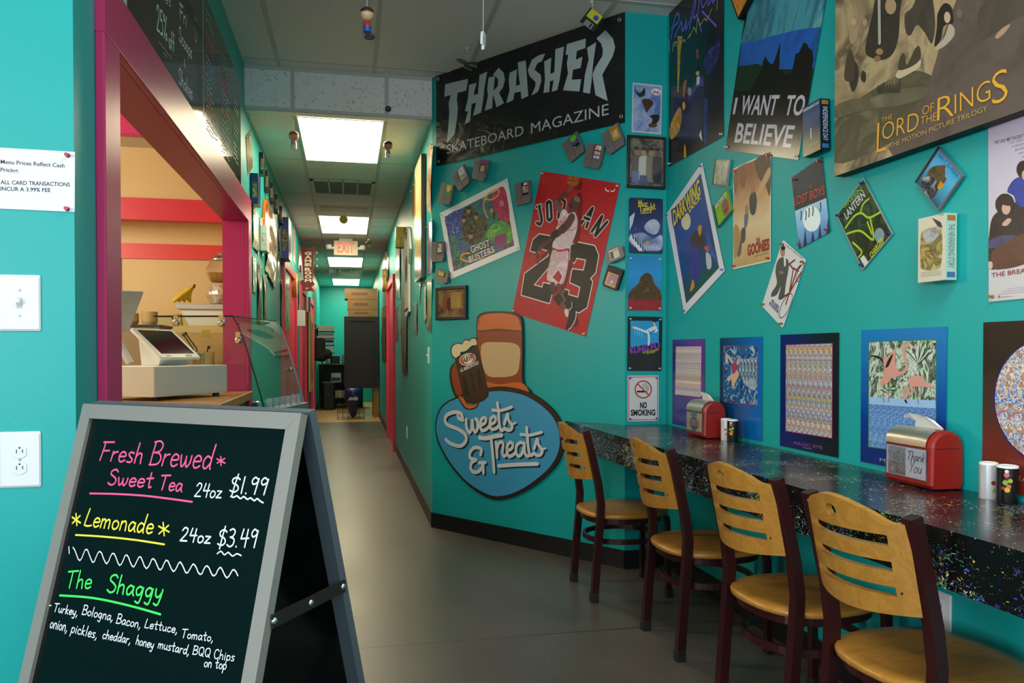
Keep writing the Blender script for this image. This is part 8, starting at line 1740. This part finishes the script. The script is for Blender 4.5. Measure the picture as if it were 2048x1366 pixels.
dispenser('red napkin dispenser with a cream and purple card, farther along the counter', 1.588, 3.525, card_deli)
dispenser('red napkin dispenser with a Thank You card and a grey sketch, nearer to the camera', 1.621, 2.138, card_thanks)


def shaker(label, x, y, body, deco, r=.0235, h=.098):
    t = thing('seasoning_shaker', label, 'shaker', at(x, y, CT), 'salt and pepper shakers')
    mb = MB()
    mb.lathe([(r * .96, 0), (r, .003), (r, h - .006)], mat(body, .3, .3 if body != '#101012' else 0), 28)
    mb.build('can', t)
    mb = MB()
    mb.lathe([(r * .99, h - .006), (r * .96, h), (r * .8, h + .0005), (r * .78, h - .002)], mat('#e0e0e0', .4), 28)
    for k in range(6):
        a = k * PI / 3
        mb.lathe([(.0018, h - .0018), (.0012, h - .0016)], BLACK, 6, (r * .4 * math.cos(a), r * .4 * math.sin(a), 0))
    mb.build('lid', t)
    mb = MB()
    for a, z, rr, c in deco:
        a = math.radians(a)
        M = frame((math.cos(a) * (r + .0004), math.sin(a) * (r + .0004), z), (-math.sin(a), math.cos(a), 0), (0, 0, 1))
        mb.T = M
        mb.lathe([(rr, -.001), (rr * .9, .0004)], mat(c, .4), 12)
    mb.build('print', t)


veg = [(215, .055, .007, '#7a9a2c'), (232, .045, .006, '#c86a20'), (225, .036, .007, '#c8a020'), (205, .04, .005, '#a82a24'), (240, .06, .006, '#98b030'), (222, .075, .007, '#c8504a'), (222, .084, .005, '#d8d8e0')]
shaker('white salt shaker beside the far napkin dispenser', 1.665, 3.262, '#d8d8d8', [(235, .05, .005, '#a82a24'), (245, .03, .006, '#8a9a2c')])
shaker('black pepper shaker beside the far napkin dispenser', 1.668, 3.205, '#101012', veg)
shaker('silvery white salt shaker beside the near napkin dispenser', 1.698, 1.815, '#c8c8cc', [(255, .045, .006, '#7a2a2c'), (262, .025, .006, '#7a9a2c')])
shaker('black pepper shaker at the right edge beside the near dispenser', 1.70, 1.755, '#101012', veg, .026)

# ------------------------------------------------------------------ serving window and kitchen
BUTCH = m_wood('butcher_block', '#9a6e38', '#b08448', 0.35, (9, .7, 9), 2.0)
tag(MB().rbox((-1.35, OP0 + .02, OPZ0), (-.598, OP1 - .016, .935), .006, BUTCH, axis=1).build('serving_ledge'), 'butcher-block ledge in the pink-framed serving window', 'counter')
DR = frame((-.951, 4.21, .955), (.483, .876, 0), (-.876, .483, 0))
t = thing('cash_drawer', 'white cash drawer standing on the butcher-block ledge', 'cash drawer', DR)
CW = mat('#d8dad6', .4)
MB().rbox((0, 0, 0), (.57, .36, .155), .006, CW).build('case', t)
mb = MB()
mb.box((.02, -.0012, .012), (.55, -.0002, .143), CW)
mb.build('drawer_front', t)
for x, y in ((.05, .04), (.52, .04), (.05, .32), (.52, .32)):
    MB().lathe([(.018, -.02), (.018, 0)], BLACK, 12, (x, y, 0)).build('foot', t)
# till with a slanted touch screen and a second screen for the customer
t = thing('till_screen', 'white point-of-sale till with a slanted touch screen on the cash drawer', 'till', Matrix.Translation((-1.0, 4.5, 1.11)))
I2 = Matrix.Translation((1.0, -4.5, -1.11))
Bq = Vector((-.955, 4.385, 1.152))
SCREEN, _t, _b = new_mat('dark_screen', .12, spec=.15)
_b.inputs['Base Color'].default_value = rgb('#1a161a')
uq, vq = Vector((.483, .876, 0)), Vector((-.876 * .185, .483 * .185, .15)).normalized()
SCR = I2 @ frame(Bq, uq, vq)
mb = MB()
mb.T = SCR
mb.rbox((0, 0, -.018), (.31, .255, 0), .012, WHITE)
s_ = mb.build('screen_body', t)
mb = MB()
mb.T = SCR
mb.box((.03, .035, 0), (.285, .235, .0008), SCREEN)
mb.box((.05, .012, 0), (.085, .022, .0008), mat('#3a3a3e', .3))
mb.box((.2, .01, 0), (.245, .026, .0008), BLACK)
mb.build('glass', s_)
mb = MB()
pf = [(0.02, .018, -.018), (.02, .2, -.018), (.29, .2, -.018), (.29, .018, -.018)]
topq = [SCR @ Vector(p) for p in pf]
base = []
for p, s2 in zip(topq, (.6, .9, .9, .6)):
    base.append(Vector((p.x, p.y, .002)))
c0 = sum((b for b in base), Vector()) / 4
base = [c0 + (b - c0) * .78 + Vector((-.02, .012, 0)) for b in base]
mb.rings([base, topq], CW, True)
mb.build('stand', t)
mb = MB()
mb.T = I2 @ frame((-1.206, 4.746, 1.30), (-.9, -.3, 0), (.38, -.075, 1))
mb.rbox((0, 0, -.014), (.30, .24, .006), .012, mat('#b4b4b8', .45))
mb.build('customer_screen', t)
mb = MB()
mb.tube([I2 @ Vector((-1.16, 4.60, 1.12)), I2 @ Vector((-1.24, 4.64, 1.25)), I2 @ Vector((-1.27, 4.71, 1.36))], .022, mat('#b4b4b8', .45), 12)
mb.build('screen_arm', t)

# curved glass food guard on its grey cabinet, jutting into the hallway
T0 = Vector((-.666, 4.85, 0))
gd, go_ = Vector((.233, .972, 0)).normalized(), Vector((.972, -.233, 0)).normalized()
GF = frame(T0, go_, gd)     # x outwards, y along the hallway, z up
t = thing('glass_food_guard', 'slanted clear glass food guard with chrome clamps on a grey cabinet end', 'food guard', GF)
GL = m_glass('guard_glass', (.80, .93, .86))
EDGE = mat('#2c4a40', .2)
prof = [(.0, 1.394), (.035, 1.335), (.085, 1.20), (.13, 1.05), (.165, .93), (.187, .845)]
mb = MB()
mb.rings([[(x, 0, z) for x, z in prof], [(x, .775, z) for x, z in prof]], GL, False, True, closed=False)
o = mb.build('front_glass', t)
mb = MB()
mb.tube([(x, .0, z) for x, z in prof], .003, mat('#16201c', .2), r2=.003)
mb.tube([(x, .775, z) for x, z in prof], .004, mat('#8aa8c0', .2), r2=.004)
mb.tube([(0, 0, 1.394), (0, .775, 1.394)], .003, EDGE, r2=.003)
mb.build('glass_edge', o)
mb = MB()
mb.add([(-.46, .004, 1.39), (0, .004, 1.39), (.085, .004, 1.20), (.1, .004, .945), (-.53, .004, .945)], [(0, 1, 2, 3, 4)], GL)
o = mb.build('end_glass', t)
mb = MB()
mb.box((-.465, -.004, 1.388), (.004, .006, 1.398), mat('#101614', .15))
mb.build('top_edge', o)
for x, z in ((-.335, 1.355), (-.065, 1.35), (.035, 1.25)):
    mb = MB()
    mb.T = Matrix.Translation((x, -.004, z)) @ Matrix.Rotation(PI / 2, 4, 'X')
    mb.lathe([(.020, -.014), (.021, .006), (.014, .014), (.012, .014)], CHROME, 18)
    mb.box((-.014, .012, -.008), (.014, .05, .006), CHROME)
    mb.build('clamp', t)
for k in range(6):
    mb = MB()
    y = .10 + .115 * k
    mb.box((.168, y, .842), (.198, y + .03, .905), m_glass('acrylic_clip', (.9, .92, .95)))
    mb.box((.17, y - .002, .838), (.20, y + .032, .848), mat('#c8ccd4', .3))
    mb.build('clip', t)
mb = MB()
mb.T = Matrix.Translation((.13, .02, .87)) @ Matrix.Rotation(PI / 2, 4, 'X')
mb.lathe([(.024, -.014), (.026, .01), (.016, .02)], CHROME, 18)
mb.build('knob', t)
mb = MB()
GP = mat('#7a8490', .45)
mb.poly([(.062, 0), (.205, 0), (.225, .03), (.225, .76), (.205, .79), (.13, .79)], .838, GP, .838)
mb.build('cabinet', t)

# back bench with boxes, jars and bowls
bench = thing('kitchen_bench', 'pale kitchen bench seen through the serving window', 'bench', at(-1.9, 6.05, 0))
MB().box((-1.0, -.5, .86), (1.09, .39, .90), mat('#b8b4a8', .4)).build('top', bench)
MB().box((-.98, -.46, 0), (1.07, .38, .86), mat('#a8a498', .5)).build('carcass', bench)
KX = lambda p, y: ((0.2040 + .979 * (p - 1024) / 1570) / (.979 - .204 * (p - 1024) / 1570)) * y
CARD = mat('B:#b08a58,#b8925e;6;.5', .7)
t = thing('cardboard_box', 'plain cardboard carton behind the glass guard under the white scale', 'box', at(-1.03, 5.92, .90))
MB().box((-.17, -.06, 0), (.165, .26, .47), CARD).build('carton', t)
mb = MB()
mb.box((-.17, -.0612, .42), (.165, -.0601, .4701), mat('#c8a878', .6))
mb.box((.02, -.0620, .39), (.075, -.0605, .44), mat('#a8962a', .4))
mb.build('tape', t)
t = thing('tabletop_scale', 'white tabletop scale with a rounded steel tray in the kitchen', 'scale', at(-1.0, 5.98, 1.3715))
mb = MB()
mb.rings([[(-.10, -.09, 0), (.13, -.09, 0), (.13, .09, 0), (-.10, .09, 0)], [(-.155, -.11, .11), (.17, -.11, .11), (.17, .11, .11), (-.155, .11, .11)]], WHITE)
mb.build('body', t)
MB().rbox((-.185, -.13, .111), (.19, .13, .15), .02, mat('#c4c6c8', .35, .4), axis=1).build('tray', t)
t = thing('banana_bunch', 'bunch of ripe bananas on the white scale', 'bananas', at(-1.135, 5.94, 1.5215))
BAN = mat('B:#c8a41c,#d8b830,#a8861c;9;.6', .45)
for k in range(4):
    a = math.radians(-30 + 26 * k)
    pth, rr = [], []
    for i in range(9):
        q = i / 8
        rad = .055 + .03 * math.sin(q * PI)
        x0_ = -.075 + .034 * k
        pth.append((x0_ + (.055 - x0_) * q - .022 * math.sin(q * PI), (k - 1.5) * .034 * (1 - q * .8), .016 + .112 * q ** (1.5 - .18 * k)))
        rr.append(.006 + .012 * math.sin(PI * min(1, q * 1.02)) ** .6 if i not in (0, 8) else .004)
    mb = MB()
    mb.tube(pth, rr, BAN, 7)
    mb.build('banana', t)
mb = MB()
mb.tube([(.055, 0, .118), (.066, 0, .145)], [.012, .006], mat('#4a3a18', .6), 8)
mb.build('stem', t)


def jar(label, z, fill, kind):
    t = thing('cookie_jar', label, 'jar', at(-.905, 5.97, z))
    n = 6
    J = m_glass('jar_glass', (.93, .93, .92))
    mb = MB()
    mb.lathe([(.055, 0), (.068, .006), (.10, .075), (.098, .095), (.062, .155), (.06, .16)], J, 8, smooth=False, cap=False)
    mb.build('glass', t)
    mb = MB()
    if kind:
        mb.lathe([(.05, .004), (.064, .01), (.088, .068), (.03, .072)], mat(fill, .8), 8)
    else:
        mb.lathe([(.05, .004), (.064, .01), (.092, .07), (.09, .09), (.058, .15), (.02, .152)], mat(fill, .3), 8, smooth=False)
    mb.build('contents', t)
    if kind:
        mb = MB()
        mb.lathe([(.064, .161), (.066, .175), (.03, .185), (.015, .2), (.02, .215), (.005, .222)], STEEL, 16)
        mb.build('lid', t)


jar('glass jar of crumpled plastic wrap on the white scale', 1.5215, 'B:#d8c4b0,#b89a84,#e8dcd0,#c0a090;12;1.5', 0)
jar('glass jar half full of brown cereal stacked on the other jar', 1.682, 'B:#8a5a24,#a87430,#6a4018;90;1', 1)
t = thing('label_dispenser', 'yellow label dispenser on the carton left of the scale', 'dispenser', at(-1.168, 5.90, 1.3715))
MB().rings([[(-.03, -.03, 0), (.02, -.03, 0), (.02, .03, 0), (-.03, .03, 0)], [(-.015, -.03, .08), (.012, -.03, .08), (.012, .03, .08), (-.015, .03, .08)]], mat('#b0a012', .5)).build('case', t)
MB().tube([(-.034, -.02, .05), (-.034, .02, .05)], .012, BLACK, 12).build('roll', t)
t = thing('steel_canister', 'tall steel canister holding tongs on the kitchen bench', 'canister', at(-.985, 5.68, .90))
mb = MB()
mb.lathe([(.085, 0), (.086, .27), (.09, .28), (.088, .285), (.082, .28), (.08, .02)], mat('#c0b8a8', .22, 1.0), 28)
mb.build('can', t)
for p in (((.0, -.03, .05), (-.05, -.02, .31), (-.11, -.01, .40)), ((.01, .0, .05), (-.03, .0, .31), (-.10, .01, .41)), ((.03, -.04, .05), (.05, -.05, .3), (.06, -.06, .315))):
    mb = MB()
    mb.tube(p, .005, BLACK, 8)
    mb.ball(p[-1], .012, BLACK, 10)
    mb.build('utensil', t)
t = thing('storage_crate', 'dark kitchen crate under the stacked paper bowls', 'crate', at(-1.66, 6.0, .90))
MB().box((-.42, -.1, 0), (.36, .3, .46), mat('#8a7458', .6)).build('body', t)
MB().box((-.43, -.11, .46), (.37, .31, .475), mat('#2a221c', .5)).build('top', t)
BOWL = mat('#d0b888', .6)
for i, (x, n, lab) in enumerate(((-1.62, 5, 'shortest stack of tan paper bowls, left on the dark crate'), (-1.50, 6, 'middle stack of tan paper bowls on the dark crate'), (-1.375, 7, 'tallest stack of tan paper bowls, right on the dark crate'))):
    mb = MB()
    for k in range(n):
        mb.lathe([(.042, .0115 * k), (.055, .0115 * k + .022), (.057, .0115 * k + .0235), (.053, .0115 * k + .0225)], BOWL, 20)
    tag(mb.build('bowl_stack', None, at(x, 5.96, 1.375)), lab, 'bowls', 'stacked paper bowls')

# ------------------------------------------------------------------ boxed things jutting from the hall walls
def wall_box(name, label, cat, pl, u, v, w, h, d, body, deco, rz=0):
    t = thing(name, label, cat, FR[pl] @ Matrix.Translation((u, v, .002)) @ Matrix.Rotation(math.radians(rz), 4, 'Z'))
    MB().rbox((-w / 2, -h / 2, 0), (w / 2, h / 2, d), .003, mat(body, .3), axis=1).build('case', t)
    if deco:
        mb = MB()
        deco(mb, w, h, d)
        mb.build('print', t)
    return t


def deco_blue(mb, w, h, d):
    # end of the box that faces down the hall towards the camera
    mb.T = frame((-w / 2 - .0006, 0, d / 2), (0, 0, 1), (0, 1, 0)) @ Matrix.Scale(-1, 4, (1, 0, 0)) if False else frame((-w / 2 - .0006, 0, d / 2), (0, 1, 0), (0, 0, -1)) @ Matrix.Scale(1, 4)
    add_text(mb, 'VIDEO GAME', (-h * .42, -d * .25), (h * .3, -d * .25), d * .5, 0, mat('#6ab0d0', .4), 0, .02)


def deco_end(c1, c2):
    def f(mb, w, h, d):
        mb.box((-w / 2 - .001, -h * .46, d * .12), (-w / 2, h * .46, d * .88), mat(c1, .3))
        mb.box((-w / 2 - .002, -h * .30, d * .3), (-w / 2 - .001, h * .2, d * .86), mat(c2, .2))
    return f


def uvz(px, py, pl):
    return None


wall_box('game_box', 'blue boxed game jutting from the left wall under the tall comic poster', 'box', 'L', 5.62, 2.285, .16, .205, .05, '#1c2c5c', deco_end('#1c3068', 'B:#3a6ab0,#c8b84a,#1c2c5c,#8ab0d0;40;1'))
for i, (y, z, lab) in enumerate(((6.15, 2.585, 'black tape box closest to the camera in the row under the left hallway ceiling'), (6.5, 2.53, 'second black tape box in the row under the left hallway ceiling'), (6.9, 2.52, 'third black tape box in the row under the left hallway ceiling'),
                                 (7.35, 2.51, 'fourth black tape box in the row under the left hallway ceiling'), (7.8, 2.49, 'farthest black tape box in the row under the left hallway ceiling'))):
    t = wall_box('tape_box', lab, 'tape box', 'L', y, z, .11, .16, .032, '#131210', deco_end('#1a1816', 'B:#3a3430,#8a7a5c,#1a1614;40;1'))
    t['group'] = 'black tape boxes under the ceiling'
# orange oval sign, clear pack
mb = MB()
mb.T = FR['L'] @ Matrix.Translation((6.42, 2.19, .004))
mb.poly([(.13 * math.cos(k * PI / 16), .19 * math.sin(k * PI / 16)) for k in range(32)], .02, mat('#d86a14', .25), .02)
mb.poly([(.105 * math.cos(k * PI / 16), .16 * math.sin(k * PI / 16)) for k in range(32)], .0205, mat('B:#c83a10,#7a1c0c,#e09020;9;1', .2))
tag(mb.build('oval_sign'), 'orange oval badge-shaped sign above the clear pack on the left wall', 'sign')
wall_box('blister_pack', 'white and yellow blister pack jutting from the left wall below the orange oval', 'pack', 'L', 6.22, 2.035, .19, .19, .05, '#c8ccc8', deco_end('#d8dcd8', 'B:#c8b020,#e0e0d8,#a83a1c;30;1'))
wall_box('toy_box', 'tall blue toy box with a clear window jutting from the left hallway wall', 'toy box', 'L', 8.05, 2.29, .30, .40, .08, '#1c3a80', deco_end('#1c3c8c', 'B:#c8b88a,#2a2a2a,#8a7a5a,#e0d8c0;20;1.5'))
mb = MB()
mb.T = FR['L'] @ Matrix.Translation((9.6, 1.97, .004))
mb.poly([(.13 * math.cos(k * PI / 16), .14 * math.sin(k * PI / 16)) for k in range(32)], .05, mat('B:#d86a14,#e0a040,#e8d8b0;7;1', .2), .05)
tag(mb.build('foil_badge'), 'puffy orange foil badge above the first pink hallway door', 'badge')
wall_box('wall_dispenser', 'white soap dispenser on the left wall between the pink doors', 'dispenser', 'L', 10.42, 1.62, .11, .2, .10, '#c8ccc4', None)
# right wall of the hall
def deco_yel(mb, w, h, d):
    mb.box((w / 2, -h * .46, d * .1), (w / 2 + .001, h * .46, d * .92), mat('B:#b89a14,#c8b030,#6a4a1c;16;1', .35))


wall_box('yellow_box', 'yellow boxed book jutting from the right hallway wall near the ceiling', 'box', 'C', -7.95, 2.33, .14, .20, .085, '#b8981c', deco_yel)
mb = MB()
mb.T = FR['C'] @ Matrix.Translation((-11.3, 2.20, .03))
mb.poly([(.16 * math.cos(k * PI / 16), .16 * math.sin(k * PI / 16)) for k in range(32)], .05, mat('B:#d8a020,#e8c860,#a85a14;7;1', .25), .05)
tag(mb.build('foil_badge'), 'round yellow badge above the right-hand pink door', 'badge')
# white sports jersey pinned flat
t = thing('sports_jersey', 'white sports jersey with dark red trim pinned on the right hallway wall', 'jersey', FR['C'] @ Matrix.Translation((-7.35, 1.93, .004)))
JW = mat('#d8d4cc', .8)
mb = MB()
bod = [(-.26, .36), (-.12, .40), (0, .36), (.12, .40), (.26, .36), (.42, .16), (.30, .04), (.24, .14), (.25, -.38), (.0, -.42), (-.25, -.38), (-.24, .14), (-.30, .04), (-.42, .16)]
mb.poly(bod, .02, JW, .02)
mb.build('body', t)
mb = MB()
MRN = mat('#5a1420', .8)
mb.poly([(-.12, .40), (0, .36), (.12, .40), (.1, .33), (0, .28), (-.1, .33)], .0205, MRN)
mb.poly([(.42, .16), (.30, .04), (.285, .06), (.40, .18)], .0205, MRN)
mb.poly([(-.42, .16), (-.30, .04), (-.285, .06), (-.40, .18)], .0205, MRN)
mb.poly([(-.25, -.34), (.25, -.34), (.25, -.37), (-.25, -.37)], .0205, MRN)
mb.build('trim', t)
mb = MB()
mb.poly(spline([(-.1, .1), (.08, .14), (.12, .0), (.02, -.1), (-.12, -.06)], True), .0208, mat('#2a3a24', .8))
mb.build('emblem', t)

# ------------------------------------------------------------------ far end of the hall
OAK = m_wood('oak_post', '#8a6430', '#9a7440', 0.5, (6, 6, .8))
t = thing('storage_cabinet', 'tall storage cabinet with a black framed door under cardboard boxes, end of the hall', 'cabinet', at(.24, 14.5, 0))
mb = MB()
mb.box((-.29, .02, 1.79), (.30, .62, 1.83), OAK)
mb.box((-.29, .02, .53), (.30, .62, .57), OAK)
mb.box((.20, .0, 0), (.30, .08, 1.83), OAK)
mb.box((.20, .55, 0), (.30, .62, 1.83), OAK)
mb.box((-.29, .55, .53), (.20, .60, 1.80), mat('#1a1612', .6))
mb.build('carcass', t)
mb = MB()
DB = mat('#121113', .5)
mb.box((-.315, -.03, .55), (.295, 0, 1.83), DB)
for a in ((-.315, .55, -.235, 1.83), (.215, .55, .295, 1.83), (-.235, .55, .215, .63), (-.235, 1.75, .215, 1.83)):
    mb.box((a[0], -.045, a[1]), (a[2], -.03, a[3]), DB)
o = mb.build('door', t)
for z in (.68, 1.7):
    MB().box((.275, -.052, z - .04), (.305, -.045, z + .04), mat('#3a3a3a', .4, .6)).build('hinge', o)
for i, (w, h, dx, z, lab) in enumerate(((.52, .135, .02, 1.832, 'lowest cardboard box of the three on the storage cabinet'), (.53, .185, .015, 1.968, 'middle cardboard box of the three on the storage cabinet'), (.58, .19, -.008, 2.154, 'topmost cardboard box of the three on the storage cabinet'))):
    t = thing('cardboard_box', lab, 'box', at(.235 + dx, 14.82, z), 'cardboard boxes on the storage cabinet')
    MB().box((-w / 2, -.28, 0), (w / 2, .28, h), mat('B:#6e5230,#785a36;5;.5', .7)).build('carton', t)
    mb = MB()
    mb.box((-w / 2, -.281, h * .92), (w / 2, -.2801, h), mat('#5c4426', .6))
    mb.box((-w * .3, -.281, h * .35), (w * .2, -.2801, h * .6), mat('#5c3826', .6))
    mb.build('flap', t)
# black metal shelf with things on it
SX = -.63
t = thing('metal_shelf', 'black metal shelving at the end of the hall holding supplies', 'shelf', at(-.2, 17.2, 0))
SB = mat('#171615', .5)
for z, m in ((.92, mat('#8a7a5c', .5)), (.53, SB), (.20, SB)):
    mb = MB()
    mb.box((-.42, -.22, z), (.50, .22, z + .025), m)
    mb.build('shelf_board', t)
mb = MB()
for x in (-.42, .47):
    for y in (-.22, .19):
        mb.box((x, y, 0), (x + .03, y + .03, .92), SB)
mb.box((-.42, .2, 0), (.5, .215, .92), SB)
mb.build('frame', t)
t = thing('speaker', 'black loudspeaker standing on the floor in front of the metal shelf', 'speaker', at(-.40, 16.75, 0))
MB().rbox((-.13, -.13, 0), (.13, .13, .57), .04, mat('#0d0d0e', .5)).build('cabinet', t)
MB().box((-.012, -.133, .29), (.012, -.1302, .315), mat('#c83018', .4)).build('badge', t)
t = thing('supply_carton', 'white and blue carton on the middle shelf of the metal shelving', 'box', at(-.26, 17.1, .555))
MB().box((-.10, -.1, 0), (.10, .1, .19), WHITE).build('case', t)
MB().box((-.09, -.1012, .02), (.09, -.1001, .10), mat('#1c4a8a', .5)).build('label', t)
for k in range(6):
    mb = MB()
    mb.lathe([(.05, 0), (.05, .15), (.02, .152)], mat('#b8b4a4', .7), 16)
    tag(mb.build('paper_roll', None, at(-.28 + .105 * k, 17.05, .225)), 'one of the pale paper rolls lined up on the low metal shelf', 'paper roll', 'paper rolls on the low shelf')
t = thing('cleaner_bottle', 'small pale bottle on the top board of the metal shelving', 'bottle', at(-.44, 17.05, .945))
MB().lathe([(.035, 0), (.036, .08), (.016, .11)], mat('#c8b0a0', .4), 14).build('bottle', t)
MB().lathe([(.014, .11), (.014, .135)], mat('#8a2a3a', .4), 12).build('cap', t)
tag(MB().rbox((-.1, -.08, 0), (.1, .08, .17), .02, mat('#14211c', .4)).build('dark_case', None, at(-.28, 17.1, .945)), 'dark green case on the top board of the metal shelving', 'case')
t = thing('microphone_crate', 'speckled box of tangled cables on the top board beside the cabinet', 'box', at(0.02, 17.1, .945))
MB().box((-.17, -.1, 0), (.20, .1, .19), mat('B:#2a2824,#c8c8c0,#3a3a34,#8a8a84;22;1', .5)).build('case', t)
mb = MB()
for k in range(4):
    mb.tube([(-.12 + .07 * k, -.11, .0), (-.08 + .07 * k, -.115, .12 + .02 * (k % 2)), (-.04 + .06 * k, -.11, .02)], .006, mat('#9ac0b8', .5), 6)
mb.build('cable', t)
# folded cloths on a wall rack, backpack
t = thing('wall_rack', 'slim black wall rack holding folded cloths at the hall end', 'rack', at(-.63, 16.2, 0))
mb = MB()
for z in (1.16, 1.31, 1.45, 1.59):
    mb.box((-.01, -.17, z), (.36, .17, z + .012), SB)
mb.box((-.01, -.17, 1.16), (.0, .17, 1.75), SB)
mb.build('tray', t)
n = 0
for z, cols in ((1.172, ('#d0cec4', '#c0beb8')), (1.322, ('#b8b8b8', '#3a4470')), (1.462, ('#c8c8c4', '#8a90a8')), (1.602, ('#cfcabc', '#d8d4c4'))):
    for k, c in enumerate(cols):
        mb = MB()
        mb.rbox((0, -.15, 0), (.33 - .02 * k, .15, .055), .02, mat(c, .9), axis=1)
        tag(mb.build('folded_cloth', None, at(-.625 + .01 + .015 * k, 16.2, z + .0005 + .056 * k)), ['white folded cloth, lower one on the bottom level of the wall rack', 'pale folded cloth, upper one on the bottom level of the wall rack', 'grey folded cloth, lower one on the second level of the wall rack', 'navy folded cloth on the second level of the wall rack',
                                                                                             'white folded cloth, lower one on the third level of the wall rack', 'blue-grey folded cloth on the third level of the wall rack', 'cream folded cloth, lower one on the top level of the wall rack', 'cream folded cloth on top of everything on the wall rack'][n], 'cloth', 'folded cloths on the wall rack')
        n += 1
t = thing('backpack', 'black backpack hanging on the left wall at the end of the hall', 'backpack', at(-.60, 15.4, 1.0))
BP = mat('#0d0d0f', .85)
mb = MB()
mb.rbox((-.04, -.15, .02), (.17, .15, .46), .06, BP)
mb.ball((.10, -.05, .12), .13, BP, 14, (1, 1, .9))
mb.build('bag', t)
mb = MB()
mb.rbox((.0, -.17, .06), (.12, -.13, .26), .02, BP, axis=1)
mb.ball((.2, -.08, .15), .1, BP, 12)
mb.build('pocket', t)
mb = MB()
mb.tube([(.0, -.05, .44), (-.01, -.04, .58), (.02, .02, .66), (.02, .06, .5)], .015, BP, 8)
mb.tube([(.1, -.1, .1), (.12, -.12, -.08), (.1, -.1, -.2)], .01, BP, 8)
mb.build('strap', t)
mb = MB()
mb.tube([(-.044, 0, .64), (.0, 0, .64), (.03, 0, .66)], .007, STEEL, 8)
mb.build('wall_hook', t)
# blue bag on a wire crate
t = thing('wire_crate', 'black wire crate on the wooden floor under the storage cabinet', 'crate', at(.11, 14.35, 0))
WR = mat('#141414', .4, .5)
mb = MB()
for z in (.006, .12, .25):
    mb.tube([(-.30, -.22, z), (.16, -.22, z), (.16, .16, z), (-.30, .16, z), (-.30, -.22, z)], .005, WR, 6)
for k in range(6):
    x = -.30 + .092 * k
    mb.tube([(x, -.22, .006), (x, -.22, .25)], .004, WR, 6)
    mb.tube([(x, -.22, .006), (x, .16, .006)], .004, WR, 6)
mb.build('wire_frame', t)
t = thing('refuse_bag', 'blue plastic bag slumped in the wire crate below the cabinet', 'bag', at(.08, 14.34, .02))
mb = MB()
rg = []
for z, r in ((.0, .02), (.04, .05), (.2, .105), (.36, .15), (.46, .16), (.52, .15), (.525, .10)):
    rg.append([((r + .02 * noise.noise(Vector((math.cos(a) * 2, math.sin(a) * 2, z * 7)))) * math.cos(a), (r * .9 + .02 * noise.noise(Vector((math.cos(a) * 3, math.sin(a) * 3, z * 5)))) * math.sin(a), z) for a in [2 * PI * k / 20 for k in range(20)]])
mb.rings(rg, mat('#122a60', .3), True, True)
mb.build('bag', t)
mb = MB()
mb.T = frame((0, -.152, .34), (1, 0, 0), (0, -.12, 1))
mb.poly(spline([(-.09, -.03), (-.05, .03), (.0, .02), (.05, .04), (.09, .0), (.05, -.03), (-.02, -.02)], True), .0, mat('#b0b8c0', .4), .004)
mb.build('print', t)
# slatted cabinet door on the left wall
t = thing('wall_cupboard', 'shallow black-sided cupboard with a pale wooden door on the left hall wall', 'cupboard', FR['L'] @ Matrix.Translation((12.75, 1.19, .002)))
MB().box((-.45, -.61, 0), (.45, .61, .05), mat('#17130f', .5)).build('carcass', t)
mb = MB()
mb.box((-.45, -.61, .05), (.45, .61, .075), m_wood('pale_pine', '#b8985a', '#c8a868', .5, (.8, 6, 6)))
mb.box((-.33, -.48, .075), (.33, .48, .0765), mat('#8a6a3c', .5))
o = mb.build('door', t)
for z in (-.4, .42):
    MB().box((.44, z - .05, .074), (.46, z + .05, .082), BLACK).build('hinge', o)
